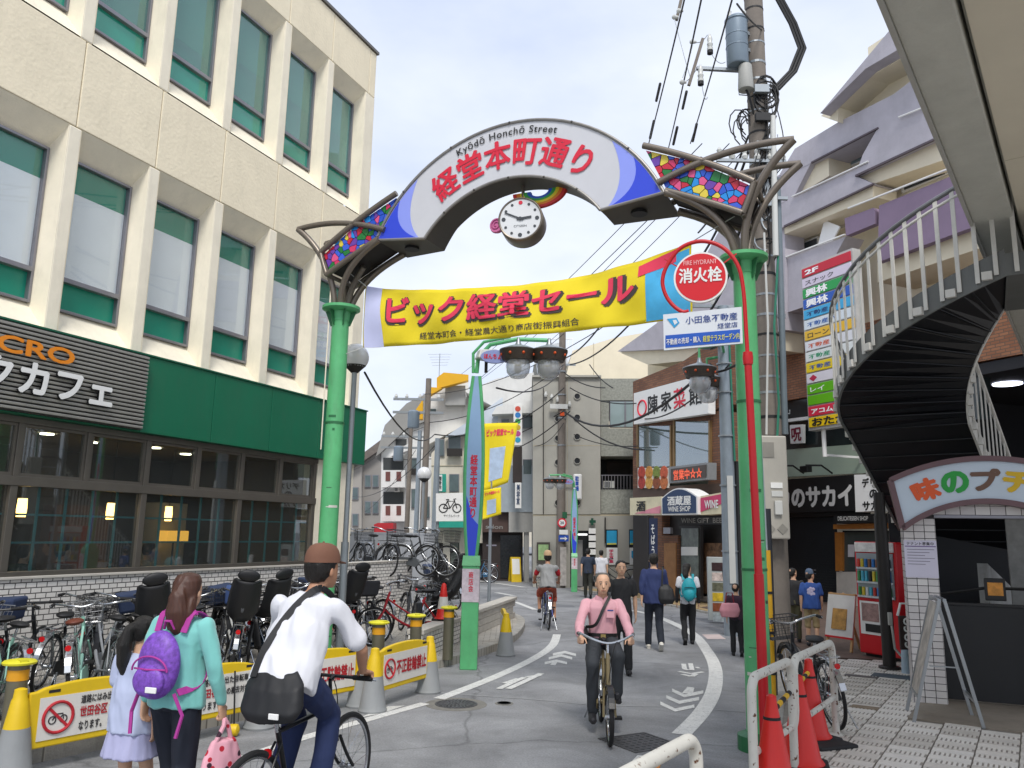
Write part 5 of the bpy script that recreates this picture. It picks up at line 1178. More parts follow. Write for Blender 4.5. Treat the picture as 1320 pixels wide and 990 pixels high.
for k, (x0, x1, y0, c, lab) in enumerate(((440, 466, 600, 'a39e97', 'brown-grey house furthest left behind the round street lamp'), (466, 492, 584, '8f8b86', 'dark grey narrow house left of the balcony house'))):
    o = FLe.empty('far_house', lab, 'building', 'far houses up the street'); q = Qf(FLe, o)
    q('wall', M('far_wall_' + c, c, .85, var=.15, vs=.4), [(x0, y0 + 12), (x1, y0 - 4), (x1, 702), (x0, 702)], k * .5, 6); q('roof', M('far_roof', '6d655f', .8, var=.2), [(x0 - 3, y0 + 14), (x1, y0 - 6), (x1, y0 - 18), (x0 + 2, y0)], -.6 + k * .5, 4)
    for yy in (y0 + 28, y0 + 62):
        for xx in (x0 + 4, x0 + 14): win(q, xx, yy, xx + 8, yy + 16, y=k * .5 - .05, m=M('row_pane'))
# backdrop houses so that the street does not end in nothing
FLg = Fr((0, 70), (1, 0)); o = FLg.empty('far_block', 'long pale block closing the view far up the street', 'building'); q = Qf(FLg, o); q('wall', mPl, rc(380, 640, 860, 705), 0, 6)
# ---- metal fence on the upper deck
FF = Fr((0, 21.2), (1, .12)); fe = FF.empty('metal_fence', 'pale ribbed metal hoarding behind the upper bicycle rack', 'fence'); mHo = M('hoarding', 'aeb2b8', .5, .2, var=.06, vs=1)
fu0, fz1 = FF.uv(430, 687); fu1, _ = FF.uv(562, 687)
nP = 14
for k in range(nP):
    a, b = fu0 + (fu1 - fu0) * k / nP, fu0 + (fu1 - fu0) * (k + 1) / nP
    MB().prism([(a, .0), (a + .002, fz1), (b - .02, fz1), (b - .02, 0)], 0, .02).build('panel', mHo, fe); MB().box(b - .024, b - .002, -.015, .0, 0, fz1).build('rib', mHo, fe)
MB().bar((fu0, .01, fz1 + .02), (fu1, .01, fz1 + .02), .05, .04).build('top_rail', mHo, fe)
# low white block wall by the green post
a, b = G(598, 826, .11), G(664, 796, .11); F3 = Fr(a.xy, (b - a).xy); Lw_ = (b - a).length
lw = F3.empty('block_wall', 'low white block wall behind the green banner post', 'wall'); mBlk = M('white_block', 'bdb8ae', .8, var=.12, vs=6, dirt=.3)
for k in range(int(Lw_ / .4)):
    for j in range(3): MB().box(k * .4 + .004 - (j % 2) * .2, k * .4 + .396 - (j % 2) * .2, 0, .2, .112 + j * .12, .112 + j * .12 + .114).build('block', mBlk, lw, bev=.006)
MB().box(-.25, Lw_ + .05, -.03, .23, .475, .54).build('cap', mBlk, lw, bev=.01); MB().box(-2.2, -.26, .0, .2, .112, .45).build('low_run', mTileW, lw); MB().box(-2.2, -.26, -.03, .23, .452, .52).build('cap', mBlk, lw, bev=.01)
# ================================================================== utility poles, lamps, wires
mConc = M('pole_concrete', '7b736b', .85, var=.14, vs=4, bump=.2, bs=30, dirt=.35); mSteel = M('galvanised', '9aa0a4', .4, .6, var=.1, vs=4); mXf = M('transformer_grey', '7f8d99', .45, .3, var=.08); mPorc = M('porcelain', 'c9cac6', .3, var=.04)
mCable = M('cable_black', '1d1d1f', .6, var=.1); mTeal = M('cable_green', '2a7a62', .6)
b = G(1005, 862, .05); PX, PY = b.x, b.y                     # main pole
def zat(px, py, Y): return P(px, py, Y).z
up = empty('utility_pole', (PX, PY, 0), 0, 'tall concrete utility pole with transformer right of the gate', 'utility pole')
ztop = zat(980, -60, PY)
MB().cyl((0, 0, 0), (0, 0, ztop), .19, .145, 20).build('shaft', mConc, up, True)
rw = random.Random(11)
for k in range(30):
    z = 2.2 + k * (ztop - 2.4) / 30 + rw.uniform(-.05, .05); r = .19 - .045 * z / ztop + .006
    MB().lathe([(r, z - .012 - rw.random() * .02), (r, z + .012)], 16).build('band', mSteel if rw.random() < .5 else mCable, up)
for k in range(9):                                           # climbing pegs
    z = 3 + k * .75; s = 1 if k % 2 else -1
    MB().tube([(s * .13, 0, z), (s * .3, -.02, z), (s * .3, -.02, z + .06)], .01, 6).build('step_peg', mSteel, up)
rX = Vector((1, 0, 0))
def at_(px, py, Y): 
    p = P(px, py, Y); return Vector((p.x - PX, p.y - PY, p.z))
# transformer and its cutout below
c = at_(950, 55, PY - .15); k_ = PY / 1040
MB().lathe([(.16, -.42), (.175, -.40), (.175, .36), (.19, .37), (.19, .40), (.15, .44)], 24, c).build('transformer', mXf, up, True)
for dz in (-.1, .1): MB().lathe([(.182, dz), (.182, dz + .015)], 24, c).build('transformer_band', mXf, up)
for dx in (-.12, .12): MB().lathe([(.03, 0), (.04, .04), (.025, .08), (.035, .12), (.012, .16)], 10, c + Vector((dx, -.05, .40))).build('bushing', mPorc, up, True)
MB().bar(c + Vector((.1, 0, -.1)), Vector((0, 0, c.z - .1)), .06, .06).build('bracket', mSteel, up); MB().bar(c + Vector((.1, 0, .2)), Vector((0, 0, c.z + .2)), .06, .06).build('bracket', mSteel, up)
c2_ = at_(961, 100, PY - .2); MB().lathe([(.12, -.22), (.125, -.2), (.105, .2), (.09, .22)], 18, c2_).build('cutout', M('cutout_grey', 'a3a39e', .6, var=.08), up, True); MB().tube([c2_ + Vector((0, 0, -.2)), c2_ + Vector((.05, 0, -.35)), c2_ + Vector((.15, .1, -.6))], .02, 6).build('lead', mCable, up)
# side arm with insulators
a0, a1 = at_(898, 88, PY - .1), at_(975, 92, PY - .05); MB().bar(a0, a1, .06, .05).build('crossarm', mSteel, up); b0, b1 = at_(906, 50, PY - .1), at_(888, 110, PY - .1); MB().bar(b0, b1, .05, .05).build('crossarm', mConc, up)
for px, py in ((915, 55), (903, 95)): 
    c = at_(px, py, PY - .1); MB().lathe([(.02, -.16), (.05, -.14), (.05, -.1), (.035, -.09), (.05, -.03), (.035, 0), (.045, .06), (.03, .12), (.012, .16)], 12, c).build('insulator', mPorc, up, True); MB().lathe([(.05, -.2), (.05, -.15)], 12, c).build('fuse_cap', mCable, up)
for px, py in ((893, 54), (880, 106), (876, 14), (870, 22)): c = at_(px, py, PY - .1); MB().lathe([(.02, -.05), (.045, -.02), (.03, .02), (.02, .06)], 10, c, 'x').build('insulator', mPorc, up, True)
MB().bar(at_(878, 0, PY), at_(872, 26, PY), .05).build('crossarm', mConc, up)
for px0, py0, px1, py1, sag in ((895, 54, 912, 45, .12), (882, 106, 900, 85, .1), (893, 58, 880, 100, .05), (870, 26, 890, 100, .05), (915, 65, 935, 80, .2), (905, 110, 912, 125, .25)):
    p, q_ = at_(px0, py0, PY - .1), at_(px1, py1, PY - .1); m_ = (p + q_) / 2 - Vector((0, 0, sag)); MB().tube(bez(p, m_, q_, 6), .007, 5).build('jumper', mSteel, up)
# service risers and looped cable bundle
MB().cyl(at_(1000, 330, PY - .3), at_(996, 150, PY - .22), .045).build('riser_pipe', mPorc, up, True); MB().cyl(at_(1012, 560, PY - .1), at_(1002, 230, PY - .1), .05).build('riser_pipe', M('riser_blue', '6f7b82', .5, .2), up, True)
MB().tube([at_(1003, 330, PY - .28), at_(998, 420, PY - .3), at_(1004, 520, PY - .28), at_(1000, 600, PY - .28)], .018, 6).build('riser_cable', mTeal, up); MB().tube([at_(985, 300, PY - .28), at_(990, 420, PY - .3), at_(988, 560, PY - .28)], .016, 6).build('riser_cable', mPorc, up)
for k in range(9):
    z = at_(995, 120 + k * 3, PY).z; r = .16 + rw.random() * .07
    pts = [Vector((.1 + r * math.cos(t) * .9, -.16 + rw.uniform(-.03, .03), z + r * 1.2 * math.sin(t))) for t in [2 * math.pi * i / 12 for i in range(12)]]
    MB().tube(pts, .014, 5, True).build('cable_loop', mCable, up, True)
for k in range(7):
    c = at_(955 + rw.uniform(-8, 10), 160 + rw.uniform(-8, 14), PY); r = .1 + rw.random() * .06
    MB().tube([c + Vector((r * math.cos(t), -.05, r * 1.7 * math.sin(t))) for t in [2 * math.pi * i / 10 for i in range(8)]], .011, 5).build('cable_loop', mCable, up, True)
for off in (0, .05, -.05):
    MB().tube([at_(1000, -10, PY) + Vector((off, 0, 0)), at_(1022, 30, PY) + Vector((off, 0, 0)), at_(1034, 62, PY) + Vector((off, 0, 0)), at_(1022, 92, PY) + Vector((off, 0, 0)), at_(1000, 115, PY) + Vector((off, 0, 0))], .026, 8).build('heavy_cable', mCable, up, True)
for k in range(26):                                           # tangle of drop cables round the shaft
    y0_ = rw.uniform(110, 260); p = at_(985 + rw.uniform(-6, 12), y0_, PY) + Vector((0, -.2, 0)); e = at_(985 + rw.uniform(-45, 28), y0_ + rw.uniform(20, 90), PY) + Vector((0, -.2 + rw.uniform(-.15, .1), 0)); f_ = Vector((0, -.19, e.z - rw.uniform(.1, .6)))
    MB().tube(bez(p, e + Vector((rw.uniform(-.1, .1), 0, -.2)), f_, 9), rw.choice((.007, .009, .013)), 5).build('drop_cable', mCable if rw.random() < .8 else mSteel, up, True)
for k in range(5): z = at_(990, 130 + 36 * k, PY).z; MB().box(-.12, .12, -.27, -.19, z, z + .14).build('junction_box', mCable if k % 2 else mSteel, up, bev=.01)
for z_ in (at_(985, 215, PY).z, at_(985, 262, PY).z): MB().bar((-.75, -.2, z_), (.35, -.2, z_), .05, .05).build('crossarm', mSteel, up)
for k in range(6): MB().lathe([(.04, 0), (.055, .05), (.03, .1), (.045, .15), (.015, .2)], 10, (-.7 + k * .2, -.2, at_(985, 215, PY).z + .02)).build('insulator', mPorc, up, True)
# meter cabinet on the pole
cu = at_(996, 628, PY - .32)
cbx = MB().box(-.19, .19, -.12, .12, -.74, .74); cbx.T = None
o = cbx.build('meter_cabinet', M('cabinet_grey', 'b1ada3', .5, .1, var=.06, dirt=.12), up, bev=.02); o.location = cu
MB().box(-.16, .0, -.13, -.121, .42, .64).build('vent', M('vent_grey', '8b8880', .6), o); MB().box(-.07, .1, -.135, -.121, -.02, .06).build('plate', mWh, o); MB().box(-.03, .08, -.17, -.121, -.4, -.2).build('breaker', mPorc, o, bev=.01); MB().box(-.06, .1, -.132, -.121, -.14, -.06).build('plate', mPorc, o)
for x in (-.1, .08): 
    m_ = MB().box(-.055, .055, -.13, -.121, -.055, .055).build('warning_plate', M('vent_grey'), o); m_.location = (x, 0, -.6); m_.rotation_euler = (0, R_(45), 0)
MB().bar((.1, .1, .3), Vector((0, 0, cu.z + .3)) - cu, .05).build('cabinet_bracket', mSteel, o)
# yellow guard sleeve beside the green gate post
b = G(996, 905, .05); o = empty('guard_sleeve', (b.x, b.y, .05), 0, 'yellow plastic guy-wire guard with black bands by the utility pole', 'guard')
zt = zat(990, 715, b.y); MB().cyl((0, 0, 0), (0, 0, zt), .045, .04, 12).build('sleeve', M('guard_yellow', 'd9a514', .5, var=.08, dirt=.2), o, True)
for z in (.3, .75, 1.2): MB().lathe([(.05, z), (.05, z + .03)], 12).build('band', mCable, o)
MB().tube([(.14, .4, 0), (.14, .4, zt + .5)], .05, 10).build('dark_pipe', M('dark_pipe', '20242c', .5), o, True); MB().tube([(0, 0, zt), (.12, .6, zt + 4.)], .012, 6).build('guy_wire', mSteel, o)
# pale steel pole
b = G(944, 816, .05); o = empty('steel_pole', (b.x, b.y, 0), 0, 'pale blue-grey steel pole left of the green gate post with paired lamps', 'utility pole')
GPX, GPY = b.x, b.y
zt = zat(915, 395, b.y); MB().cyl((0, 0, 0), (0, 0, zt), .155, .12, 18).build('shaft', M('pole_bluegrey', '8f9aa3', .5, .3, var=.12, vs=3, dirt=.2), o, True)
for z in (1.6, 2.9, 3.9, 4.8, 5.4): MB().lathe([(.165, z), (.165, z + .03)], 16).build('band', mSteel, o)
MB().box(-.06, .06, -.165, -.14, 1.0, 3.1).build('white_strip', mPorc, o); MB().cyl((.19, -.02, .05), (.19, -.02, 3.4), .06, .055, 10).build('dark_conduit', mCable, o, True); MB().cyl((.12, -.12, 3.4), (.08, -.1, zt - .3), .022).build('green_cable', mTeal, o)
c = Vector((-.32, 0, zt - .6)); MB().lathe([(.15, -.3), (.16, -.28), (.16, .3), (.12, .34)], 18, c).build('transformer', mXf, o, True); MB().bar(c, (0, 0, zt - .6), .06).build('bracket', mSteel, o)
MB().bar((-1.2, 0, zt + .0), (.7, 0, zt + .0), .06).build('crossarm', mSteel, o)
for x in (-1.1, -.7, -.2, .5): MB().lathe([(.05, 0), (.06, .05), (.04, .1), (.055, .15), (.02, .22)], 10, (x, 0, zt + .03)).build('insulator', mPorc, o, True)
MB().lathe([(.14, -.1), (.15, .1), (.1, .16)], 12, (-.75, -.1, zt + .2)).build('insulator', mPorc, o, True)
# arched antique style lamps
mLampB = M('lamp_brown', '4a423c', .5, .3, var=.1); gL = glass('lamp_glass', 'e6e8ea', .35, .12, .12)
def lamp(name, c, s, lab, group, eye=True):
    o = empty('street_lamp', c, 0, lab, 'street lamp', group)
    MB().lathe([(.02 * s, .34 * s), (.035 * s, .27 * s), (.05 * s, .24 * s), (.17 * s, .2 * s), (.27 * s, .16 * s), (.27 * s, .15 * s), (.2 * s, .15 * s)], 24).build('roof', mSteel, o, True)
    MB().lathe([(.26 * s, .149 * s), (.27 * s, .14 * s), (.22 * s, .0), (.17 * s, .0)], 24).build('shade', mLampB, o, True)
    MB().lathe([(.165 * s, -.003), (.175 * s, -.08 * s), (.16 * s, -.17 * s), (.1 * s, -.24 * s), (.02 * s, -.26 * s)], 24).build('globe', gL, o, True)
    MB().lathe([(.03 * s, -.02 * s), (.05 * s, -.08 * s), (.05 * s, -.14 * s), (.02 * s, -.18 * s)], 12).build('bulb', mPorc, o, True)
    for k in range(8): a = k * math.pi / 4 + .3; MB().ball((.245 * s * math.cos(a), .245 * s * math.sin(a), .08 * s), .022 * s, 8, 6).build('amber_reflector', M('amber', 'd2521c', .3), o, True)
    return o
# pair on the pale pole
Yl = GPY - .5
for (px, py, yy, lab) in ((902, 487, Yl, 'antique brown lamp with glass globe nearest the gate post, front one of the pair'), (912, 500, Yl + .7, 'antique brown lamp behind the front one by the green gate post')):
    c = P(px, py, yy); lamp('', c, 1.25, lab, 'antique lamps on the bracket by the gate post')
    MB().tube([c + Vector((0, 0, .4)), c + Vector((0, 0, .62)), c + Vector((.5, .1, .72)), Vector((GPX, GPY, c.z + .6))], .03, 8).build('lamp_bracket', M('gate_green'), o).parent = None
for ob in [x for x in bpy.data.objects if x.name.startswith('lamp_bracket')]:
    tag(ob, 'green curved bracket carrying the ' + ('front' if ob.name == 'lamp_bracket' else 'rear') + ' antique lamp by the gate post', 'bracket', 'lamp brackets by the gate post')
# ---- green banner posts with name plate
def banner_post(bx_, by_, pix, s, lab, lamps, group, fl=1):
    o = empty('banner_post', (bx_, by_, 0), 0, lab, 'lamp post', group)
    H_ = 4.75 * s
    MB().box(-.12 * s, .12 * s, -.12 * s, .12 * s, 0, 1.42 * s).build('plinth', M('gate_green'), o, bev=.012)
    st_ = MB().box(-.122 * s, .122 * s, -.128 * s, -.121 * s, .92 * s, 1.38 * s).build('sticker', M('sticker', 'd3c6cd', .6, var=.3, vs=8), o)
    lettering('商店会', M('board_red'), st_, -.03 * s, .04 * s, 1.06 * s, 1.34 * s, -.13 * s, .02, vertical=True)
    MB().box(.121 * s, .127 * s, -.08 * s, .1 * s, .9 * s, 1.36 * s).build('sticker', M('sticker'), o)
    MB().hexa([(-.13 * s, -.13 * s, 1.422 * s), (.13 * s, -.13 * s, 1.422 * s), (.13 * s, .13 * s, 1.422 * s), (-.13 * s, .13 * s, 1.422 * s)], [(-.12 * s, -.05, 1.56 * s), (.12 * s, -.05, 1.56 * s), (.12 * s, .05, 1.56 * s), (-.12 * s, .05, 1.56 * s)]).build('socket', M('gate_green'), o)
    # two bowed strips holding a lens-shaped blue board
    def half(t): return .115 * s * math.sin(math.pi * (.1 + .84 * t)) ** .8 + .015 * s
    z0, z1 = 1.5 * s, 4.2 * s
    L1 = [(-half(t), z0 + (z1 - z0) * t) for t in [i / 20 for i in range(21)]]; R1 = [(-x, z) for x, z in L1]
    MB().prism(L1 + R1[::-1], -.015, .015).build('blue_board', M('post_blue', '8fb0d6', .5, var=.06), o)
    MB().prism([(-half(.0) * .9, z0), (half(.0) * .9, z0)] + [(half(t) * .96, z0 + (z1 - z0) * t) for t in (.06, .12, .18)] + [(0., z0 + (z1 - z0) * .22), (-half(.2) * .92, z0 + (z1 - z0) * .34), (-half(.15) * .95, z0 + (z1 - z0) * .15)], -.02, -.0152).build('blue_sweep', M('board_blue'), o)
    for l in (L1, R1): MB().tube([(x, 0, z) for x, z in l], .028 * s, 8).build('bow', M('gate_green'), o, True)
    lettering('経堂本町通り', M('board_red'), o, -.055 * s, .055 * s, 2.1 * s, 3.02 * s, -.019, .03, vertical=True)
    MB().tube([(0, .0, 4.25 * s), (fl * .02, 0, 4.5 * s), (fl * .2 * s, -.05, 4.68 * s), (fl * .6 * s, -.1, 4.76 * s), (fl * 1.05 * s, -.15, 4.74 * s)], .032 * s, 8).build('top_arm', M('gate_green'), o, True); MB().tube([(-.05, .0, 4.25 * s), (-.06, 0, 4.55 * s), (fl * .1, -.05, 4.72 * s), (fl * .5 * s, -.1, 4.8 * s)], .024 * s, 8).build('top_arm', M('gate_green'), o, True)
    pl = MB(); pts = [(fl * .27 * s + .21 * s * math.cos(a), 4.48 * s + .1 * s * math.sin(a)) for a in [2 * math.pi * i / 28 for i in range(28)]]
    w = pl.prism(pts, -.14, -.08).build('name_plate', M('plate_blue', '8d9bd0', .5), o); lettering('ほんちょう', M('board_red'), w, fl * .27 * s - .16 * s, fl * .27 * s + .16 * s, 4.44 * s, 4.52 * s, -.145, .03)
    for k, dx in enumerate(lamps):
        c = Vector((bx_ + dx * s, by_ - .12, 4.42 * s)); lamp('', c, 1.05 * s, ['left', 'right'][k] + ' of the two antique lamps on the ' + ('near' if s > .95 else 'far') + ' green banner post', 'antique lamps on green banner posts')
        MB().cyl((dx * s, -.12, 4.42 * s + .34 * s), (dx * s, -.12, 4.78 * s), .02).build('hanger', M('gate_green'), o)
    return o
b = G(604, 862); bp1 = banner_post(b.x, b.y, None, 1., 'near green banner post with a blue name board beside the cycle barriers', (.62, 1.08), 'green banner posts')
# horn speaker with yellow tag on top
c = P(627, 457, b.y); o = empty('speaker_box', c, R_(20), 'white street speaker with a yellow tag above the near green banner post', 'speaker'); MB().hexa([(-.16, -.1, -.08), (.16, -.1, -.1), (.16, .1, -.1), (-.16, .1, -.08)], [(-.12, -.08, .06), (.15, -.08, .08), (.15, .08, .08), (-.12, .08, .06)]).build('case', mPorc, o, bev=.02); MB().box(-.02, .14, -.112, -.102, -.06, .03).build('tag', M('guard_yellow'), o); MB().cyl((.0, 0, -.28), (0, 0, -.07), .025).build('stem', mDs, o)
b2 = G(740, 763); sc2 = (zat(730, 617, b2.y)) / 4.62
bp2 = banner_post(b2.x, b2.y, None, sc2, 'far green banner post with a blue name board before the porthole building', (-.62, -1.05), 'green banner posts', -1)
# ---- yellow cloth flags on a thin white pole
b = G(630, 778); o = empty('flag_pole', (b.x, b.y, 0), 0, 'thin pale pole carrying two yellow sale flags behind the near green post', 'flag pole'); ztf = zat(634, 545, b.y)
MB().cyl((0, 0, 0), (0, 0, ztf), .05, .035, 10).build('pole', mSteel, o, True); MB().lathe([(.07, 2.0), (.07, 2.06)], 10).build('collar', mSteel, o)
def flagc(pxs, Yf, lab, big):
    F5 = Fr((0, Yf), (1, 0)); f = F5.empty('flag', lab, 'flag', 'yellow sale flags')
    (tl, tr, br, bl) = [F5.uv(*p) for p in pxs]
    def fn(s, t, l=0.): 
        a = [bl[k] + (br[k] - bl[k]) * s for k in (0, 1)]; c_ = [tl[k] + (tr[k] - tl[k]) * s for k in (0, 1)]
        return (a[0] + (c_[0] - a[0]) * t, .05 * math.sin(s * 4 + t * 3) - l, a[1] + (c_[1] - a[1]) * t)
    cl = MB().grid(fn, 14, 16).build('cloth', mYl, f, True, solid=.004)
    lettering('ビック経堂セール', mPk, cl, .1, .92, .80, .91, bold=.05, warp=lambda x, z: fn(x, z, .012))
    MB().grid(lambda s, t: fn(.22 + .5 * s, .12 + .5 * t, .01), 8, 8).build('print_patch', M('flag_pale', 'b9cde6', .8, var=.25, vs=3), cl, True)
    return f
flagc([(623, 546), (668, 545), (655, 622), (622, 634)], b.y - .08, 'larger upper yellow sale flag on the thin pole', 1)
flagc([(623, 632), (646, 628), (646, 663), (622, 670)], b.y - .1, 'smaller lower yellow sale flag on the thin pole', 0)
# ---- bicycle park sign
F6 = Fr((0, 21), (1, .05)); o = F6.empty('bicycle_sign', 'white square bicycle-park sign with a black bicycle pictogram', 'sign')
q = Qf(F6, o); q('plate', mWh, [(562, 636), (598, 635), (598, 671), (562, 672)], -.06, 0)
u = lambda x, y: F6.uv(x, y, -.07)
for x in (571.5, 589): a, z = u(x, 655); MB().tube([(a + .105 * math.cos(t), -.066, z + .105 * math.sin(t)) for t in [2 * math.pi * i / 20 for i in range(20)]], .014, 6, True).build('pictogram', mBk, o)
def pln(*l): MB().tube([(u(*p)[0], -.066, u(*p)[1]) for p in l], .013, 6).build('pictogram', mBk, o)
pln((571.5, 655), (577, 646), (586, 646), (580, 655), (571.5, 655)); pln((577, 646), (580, 655)); pln((589, 655), (585, 643), (588, 643)); pln((575, 644), (579, 644))
plt('サイクルパーク', mBk, F6, o, 572, 663, 592, 667, -.065, .01); z0s = u(580, 672)[1]; MB().cyl((u(564, 655)[0], .05, .9), (u(564, 655)[0], .05, z0s + .6), .045).build('post', mSteel, o)
# ---- round globe lamps
def globe_lamp(px, py0, pyb, r, lab, Y=None, zb=.11):
    b = G(px[0], pyb, zb) if Y is None else P(px[0], py0, Y); o = empty('globe_lamp', (b.x, b.y, 0), 0, lab, 'street lamp', 'globe street lamps')
    z = zat(px[1], py0, b.y)
    MB().cyl((0, 0, 0), (0, 0, 2.1 * r / .23), .062 * r / .23, .062 * r / .23, 14).build('lower_shaft', mSteel, o, True); MB().cyl((0, 0, 2.1 * r / .23), (0, 0, z - r), .042 * r / .23, .042 * r / .23, 14).build('shaft', mSteel, o, True)
    MB().lathe([(.05, z - r * 1.15), (r * .55, z - r * .86), (r * .8, z - r * .62), (r * .5, z - r * .6)], 20).build('cup', mDs, o, True); MB().ball((0, 0, z), r, 24, 16).build('globe', glass('globe_glass', 'f0f0f0', .75, .1, .08), o, True); MB().lathe([(.03, -.1), (.05, .0), (.02, .12)], 10, (0, 0, z)).build('bulb', mPorc, o, True)
globe_lamp((458, 485), 461, 880, .19, 'near grey lamp post with a clear globe left of the banner', Y=10.9)
globe_lamp((547, 547), 611, 0, .25, 'distant lamp post with a globe by the cream shop house', Y=28)
# ---- left background poles
for (px, pt, pb, Y, r, lab, cross) in ((545, 488, 690, 30, .14, 'dark concrete pole with crossarm before the yellow-panelled house', True), (560, 565, 690, 25, .11, 'pale steel pole right of the distant globe lamp', False), (536, 555, 690, 30, .1, 'blue-grey steel pole left of the dark concrete pole', False), (524, 540, 690, 36, .12, 'grey pole before the balcony house', True)):
    b = P(px, pb, Y); z = zat(px, pt, Y); o = empty('utility_pole', (b.x, Y, 0), 0, lab, 'utility pole', 'poles up the left street'); MB().cyl((0, 0, 0), (0, 0, z), r, r * .75, 12).build('shaft', mConc if cross else M('pole_bluegrey'), o, True)
    if cross:
        for dz in (.5, 1.0): MB().bar((-1.3, 0, z - dz - .3), (.6, 0, z - dz - .3), .09).build('crossarm', mSteel, o)
        for x in (-1.2, -.8, -.3, .4): MB().lathe([(.05, 0), (.07, .06), (.03, .16)], 8, (x, 0, z - .76)).build('insulator', mPorc, o)
        MB().lathe([(.2, 0), (.22, .05), (.22, .6), (.15, .66)], 14, (-.5, -.1, z - 1.9)).build('transformer', mXf, o, True)
# centre pole before the porthole building
b = G(722, 757); Yc = b.y - .3; o = empty('utility_pole', (P(723, 700, Yc).x, Yc, 0), 0, 'concrete pole with road signs standing before the porthole building', 'utility pole'); zc_ = zat(727, 395, Yc)
MB().cyl((0, 0, 0), (0, 0, zc_), .17, .12, 14).build('shaft', mConc, o, True); MB().bar((-.7, 0, zat(727, 470, Yc)), (.5, 0, zat(727, 470, Yc)), .07).build('crossarm', mSteel, o)
for k in range(5): MB().lathe([(.05, 0), (.07, .08), (.03, .2)], 8, (-.6 + k * .22, 0, zat(727, 512 + 3 * k, Yc))).build('insulator', mPorc, o)
for y_ in (480, 510, 540, 575): MB().lathe([(.16, 0), (.16, .05)], 12, (0, 0, zat(727, y_, Yc))).build('band', mSteel, o)
MB().box(-.45, .2, -.2, -.1, zat(727, 528, Yc), zat(727, 522, Yc)).build('insulator_rack', mPorc, o); MB().box(-.08, .08, -.2, -.16, zat(727, 537, Yc), zat(727, 532, Yc)).build('orange_tag', M('amber'), o)
F7 = Fr((0, Yc - .2), (1, 0)); rs_ = F7.empty('road_sign', 'round red-ringed speed sign above a blue arrow plate on the centre pole', 'road sign')
a, z = F7.uv(724.5, 674); 
MB().lathe([(.165, -.02), (.165, .0)], 24, (a, 0, z), 'y').build('disc', M('board_red'), rs_); MB().lathe([(.115, -.026), (.115, -.021)], 24, (a, 0, z), 'y').build('disc_centre', mWh, rs_); lettering('20', M('navy'), rs_, a - .07, a + .07, z - .05, z + .05, -.028, .03)
q = Qf(F7, rs_); q('plate', mWh, rc(721, 683, 732, 689), -.02, 0); q('arrow_plate', M('sign_blue', '1f4fb0', .5), rc(720, 690, 733, 698), -.02, 0); q('arrow', mWh, [(722, 693.2), (728, 693.2), (728, 691.5), (731.5, 694.2), (728, 697), (728, 695), (722, 695)], -.03, -.021); q('strip', M('sign_notice', 'b9b3ad', .6, var=.3, vs=8), rc(722, 705, 730, 755), -.03, -.005)
q('green_plate', M('plate_green', '1c5c3c', .5), rc(725, 660, 731, 668), -.03, 0)
F8 = Fr((0, Yc - .1), (1, 0)); vs_ = F8.empty('projecting_sign', 'white rounded projecting sign with blue lettering on the far green post', 'sign'); a0_, z1 = F8.uv(739, 611); a1_, z0 = F8.uv(750, 644)
MB().box(a0_, a1_, -.08, .08, z0, z1).build('box', mWh, vs_, bev=.05); lettering('駐車場', M('sign_blue'), vs_, a0_ + .06, a0_ + .2, z0 + .3, z1 - .08, -.086, .04, vertical=True); MB().bar((a0_, 0, z1 - .3), (a0_ - .25, 0, z1 - .3), .04).build('bracket', mSteel, vs_)
# little yellow A-board far
b = G(664, 750); o = empty('yellow_board', (b.x, b.y, 0), R_(15), 'yellow and white A-board in front of the dark salon', 'board'); MB().hexa([(-.2, -.22, 0), (.2, -.22, 0), (.2, -.16, 0), (-.2, -.16, 0)], [(-.2, .0, .95), (.2, .0, .95), (.2, .05, .95), (-.2, .05, .95)]).build('leaf', M('board_yellow', 'd9b81c', .5), o); MB().hexa([(-.2, .26, 0), (.2, .26, 0), (.2, .3, 0), (-.2, .3, 0)], [(-.2, .06, .95), (.2, .06, .95), (.2, .09, .95), (-.2, .09, .95)]).build('leaf', M('board_yellow'), o); MB().hexa([(-.15, -.155, .3), (.15, -.155, .3), (.15, -.145, .3), (-.15, -.145, .3)], [(-.15, -.02, .88), (.15, -.02, .88), (.15, -.01, .88), (-.15, -.01, .88)]).build('panel', mWh, o)
# ---- wires
def wire(p, q_, sag=.3, r=.012, m=mCable, name='overhead_wire', n=14):
    p, q_ = Vector(p), Vector(q_)
    return MB().tube([p.lerp(q_, i / n) - Vector((0, 0, 4 * sag * (i / n) * (1 - i / n))) for i in range(n + 1)], r, 5).build(name, m)
WL = []
def W(a, b, sag=.3, r=.012): WL.append(wire(P(*a), P(*b), sag, r))
# up to the right from the pale pole over the camera
for (a, b) in (((835, 190, 17), (888, -25, 9)), ((862, 190, 17), (905, -5, 9)), ((890, 185, 17), (945, -5, 9)), ((950, 5, 9), (985, 40, 12.4))): W(a, b, .05, .013)
# long pink-grey lines behind the gate
for dx in (0, 35, 62): W((560 + dx, 505, 60), (905 + dx, 185, 17.5), .6, .012)
W((480, 600, 60), (905, 215, 17.5), .5); W((520, 560, 44), (727, 430, 29), .5); W((545, 508, 30), (905, 330, 17), .8)
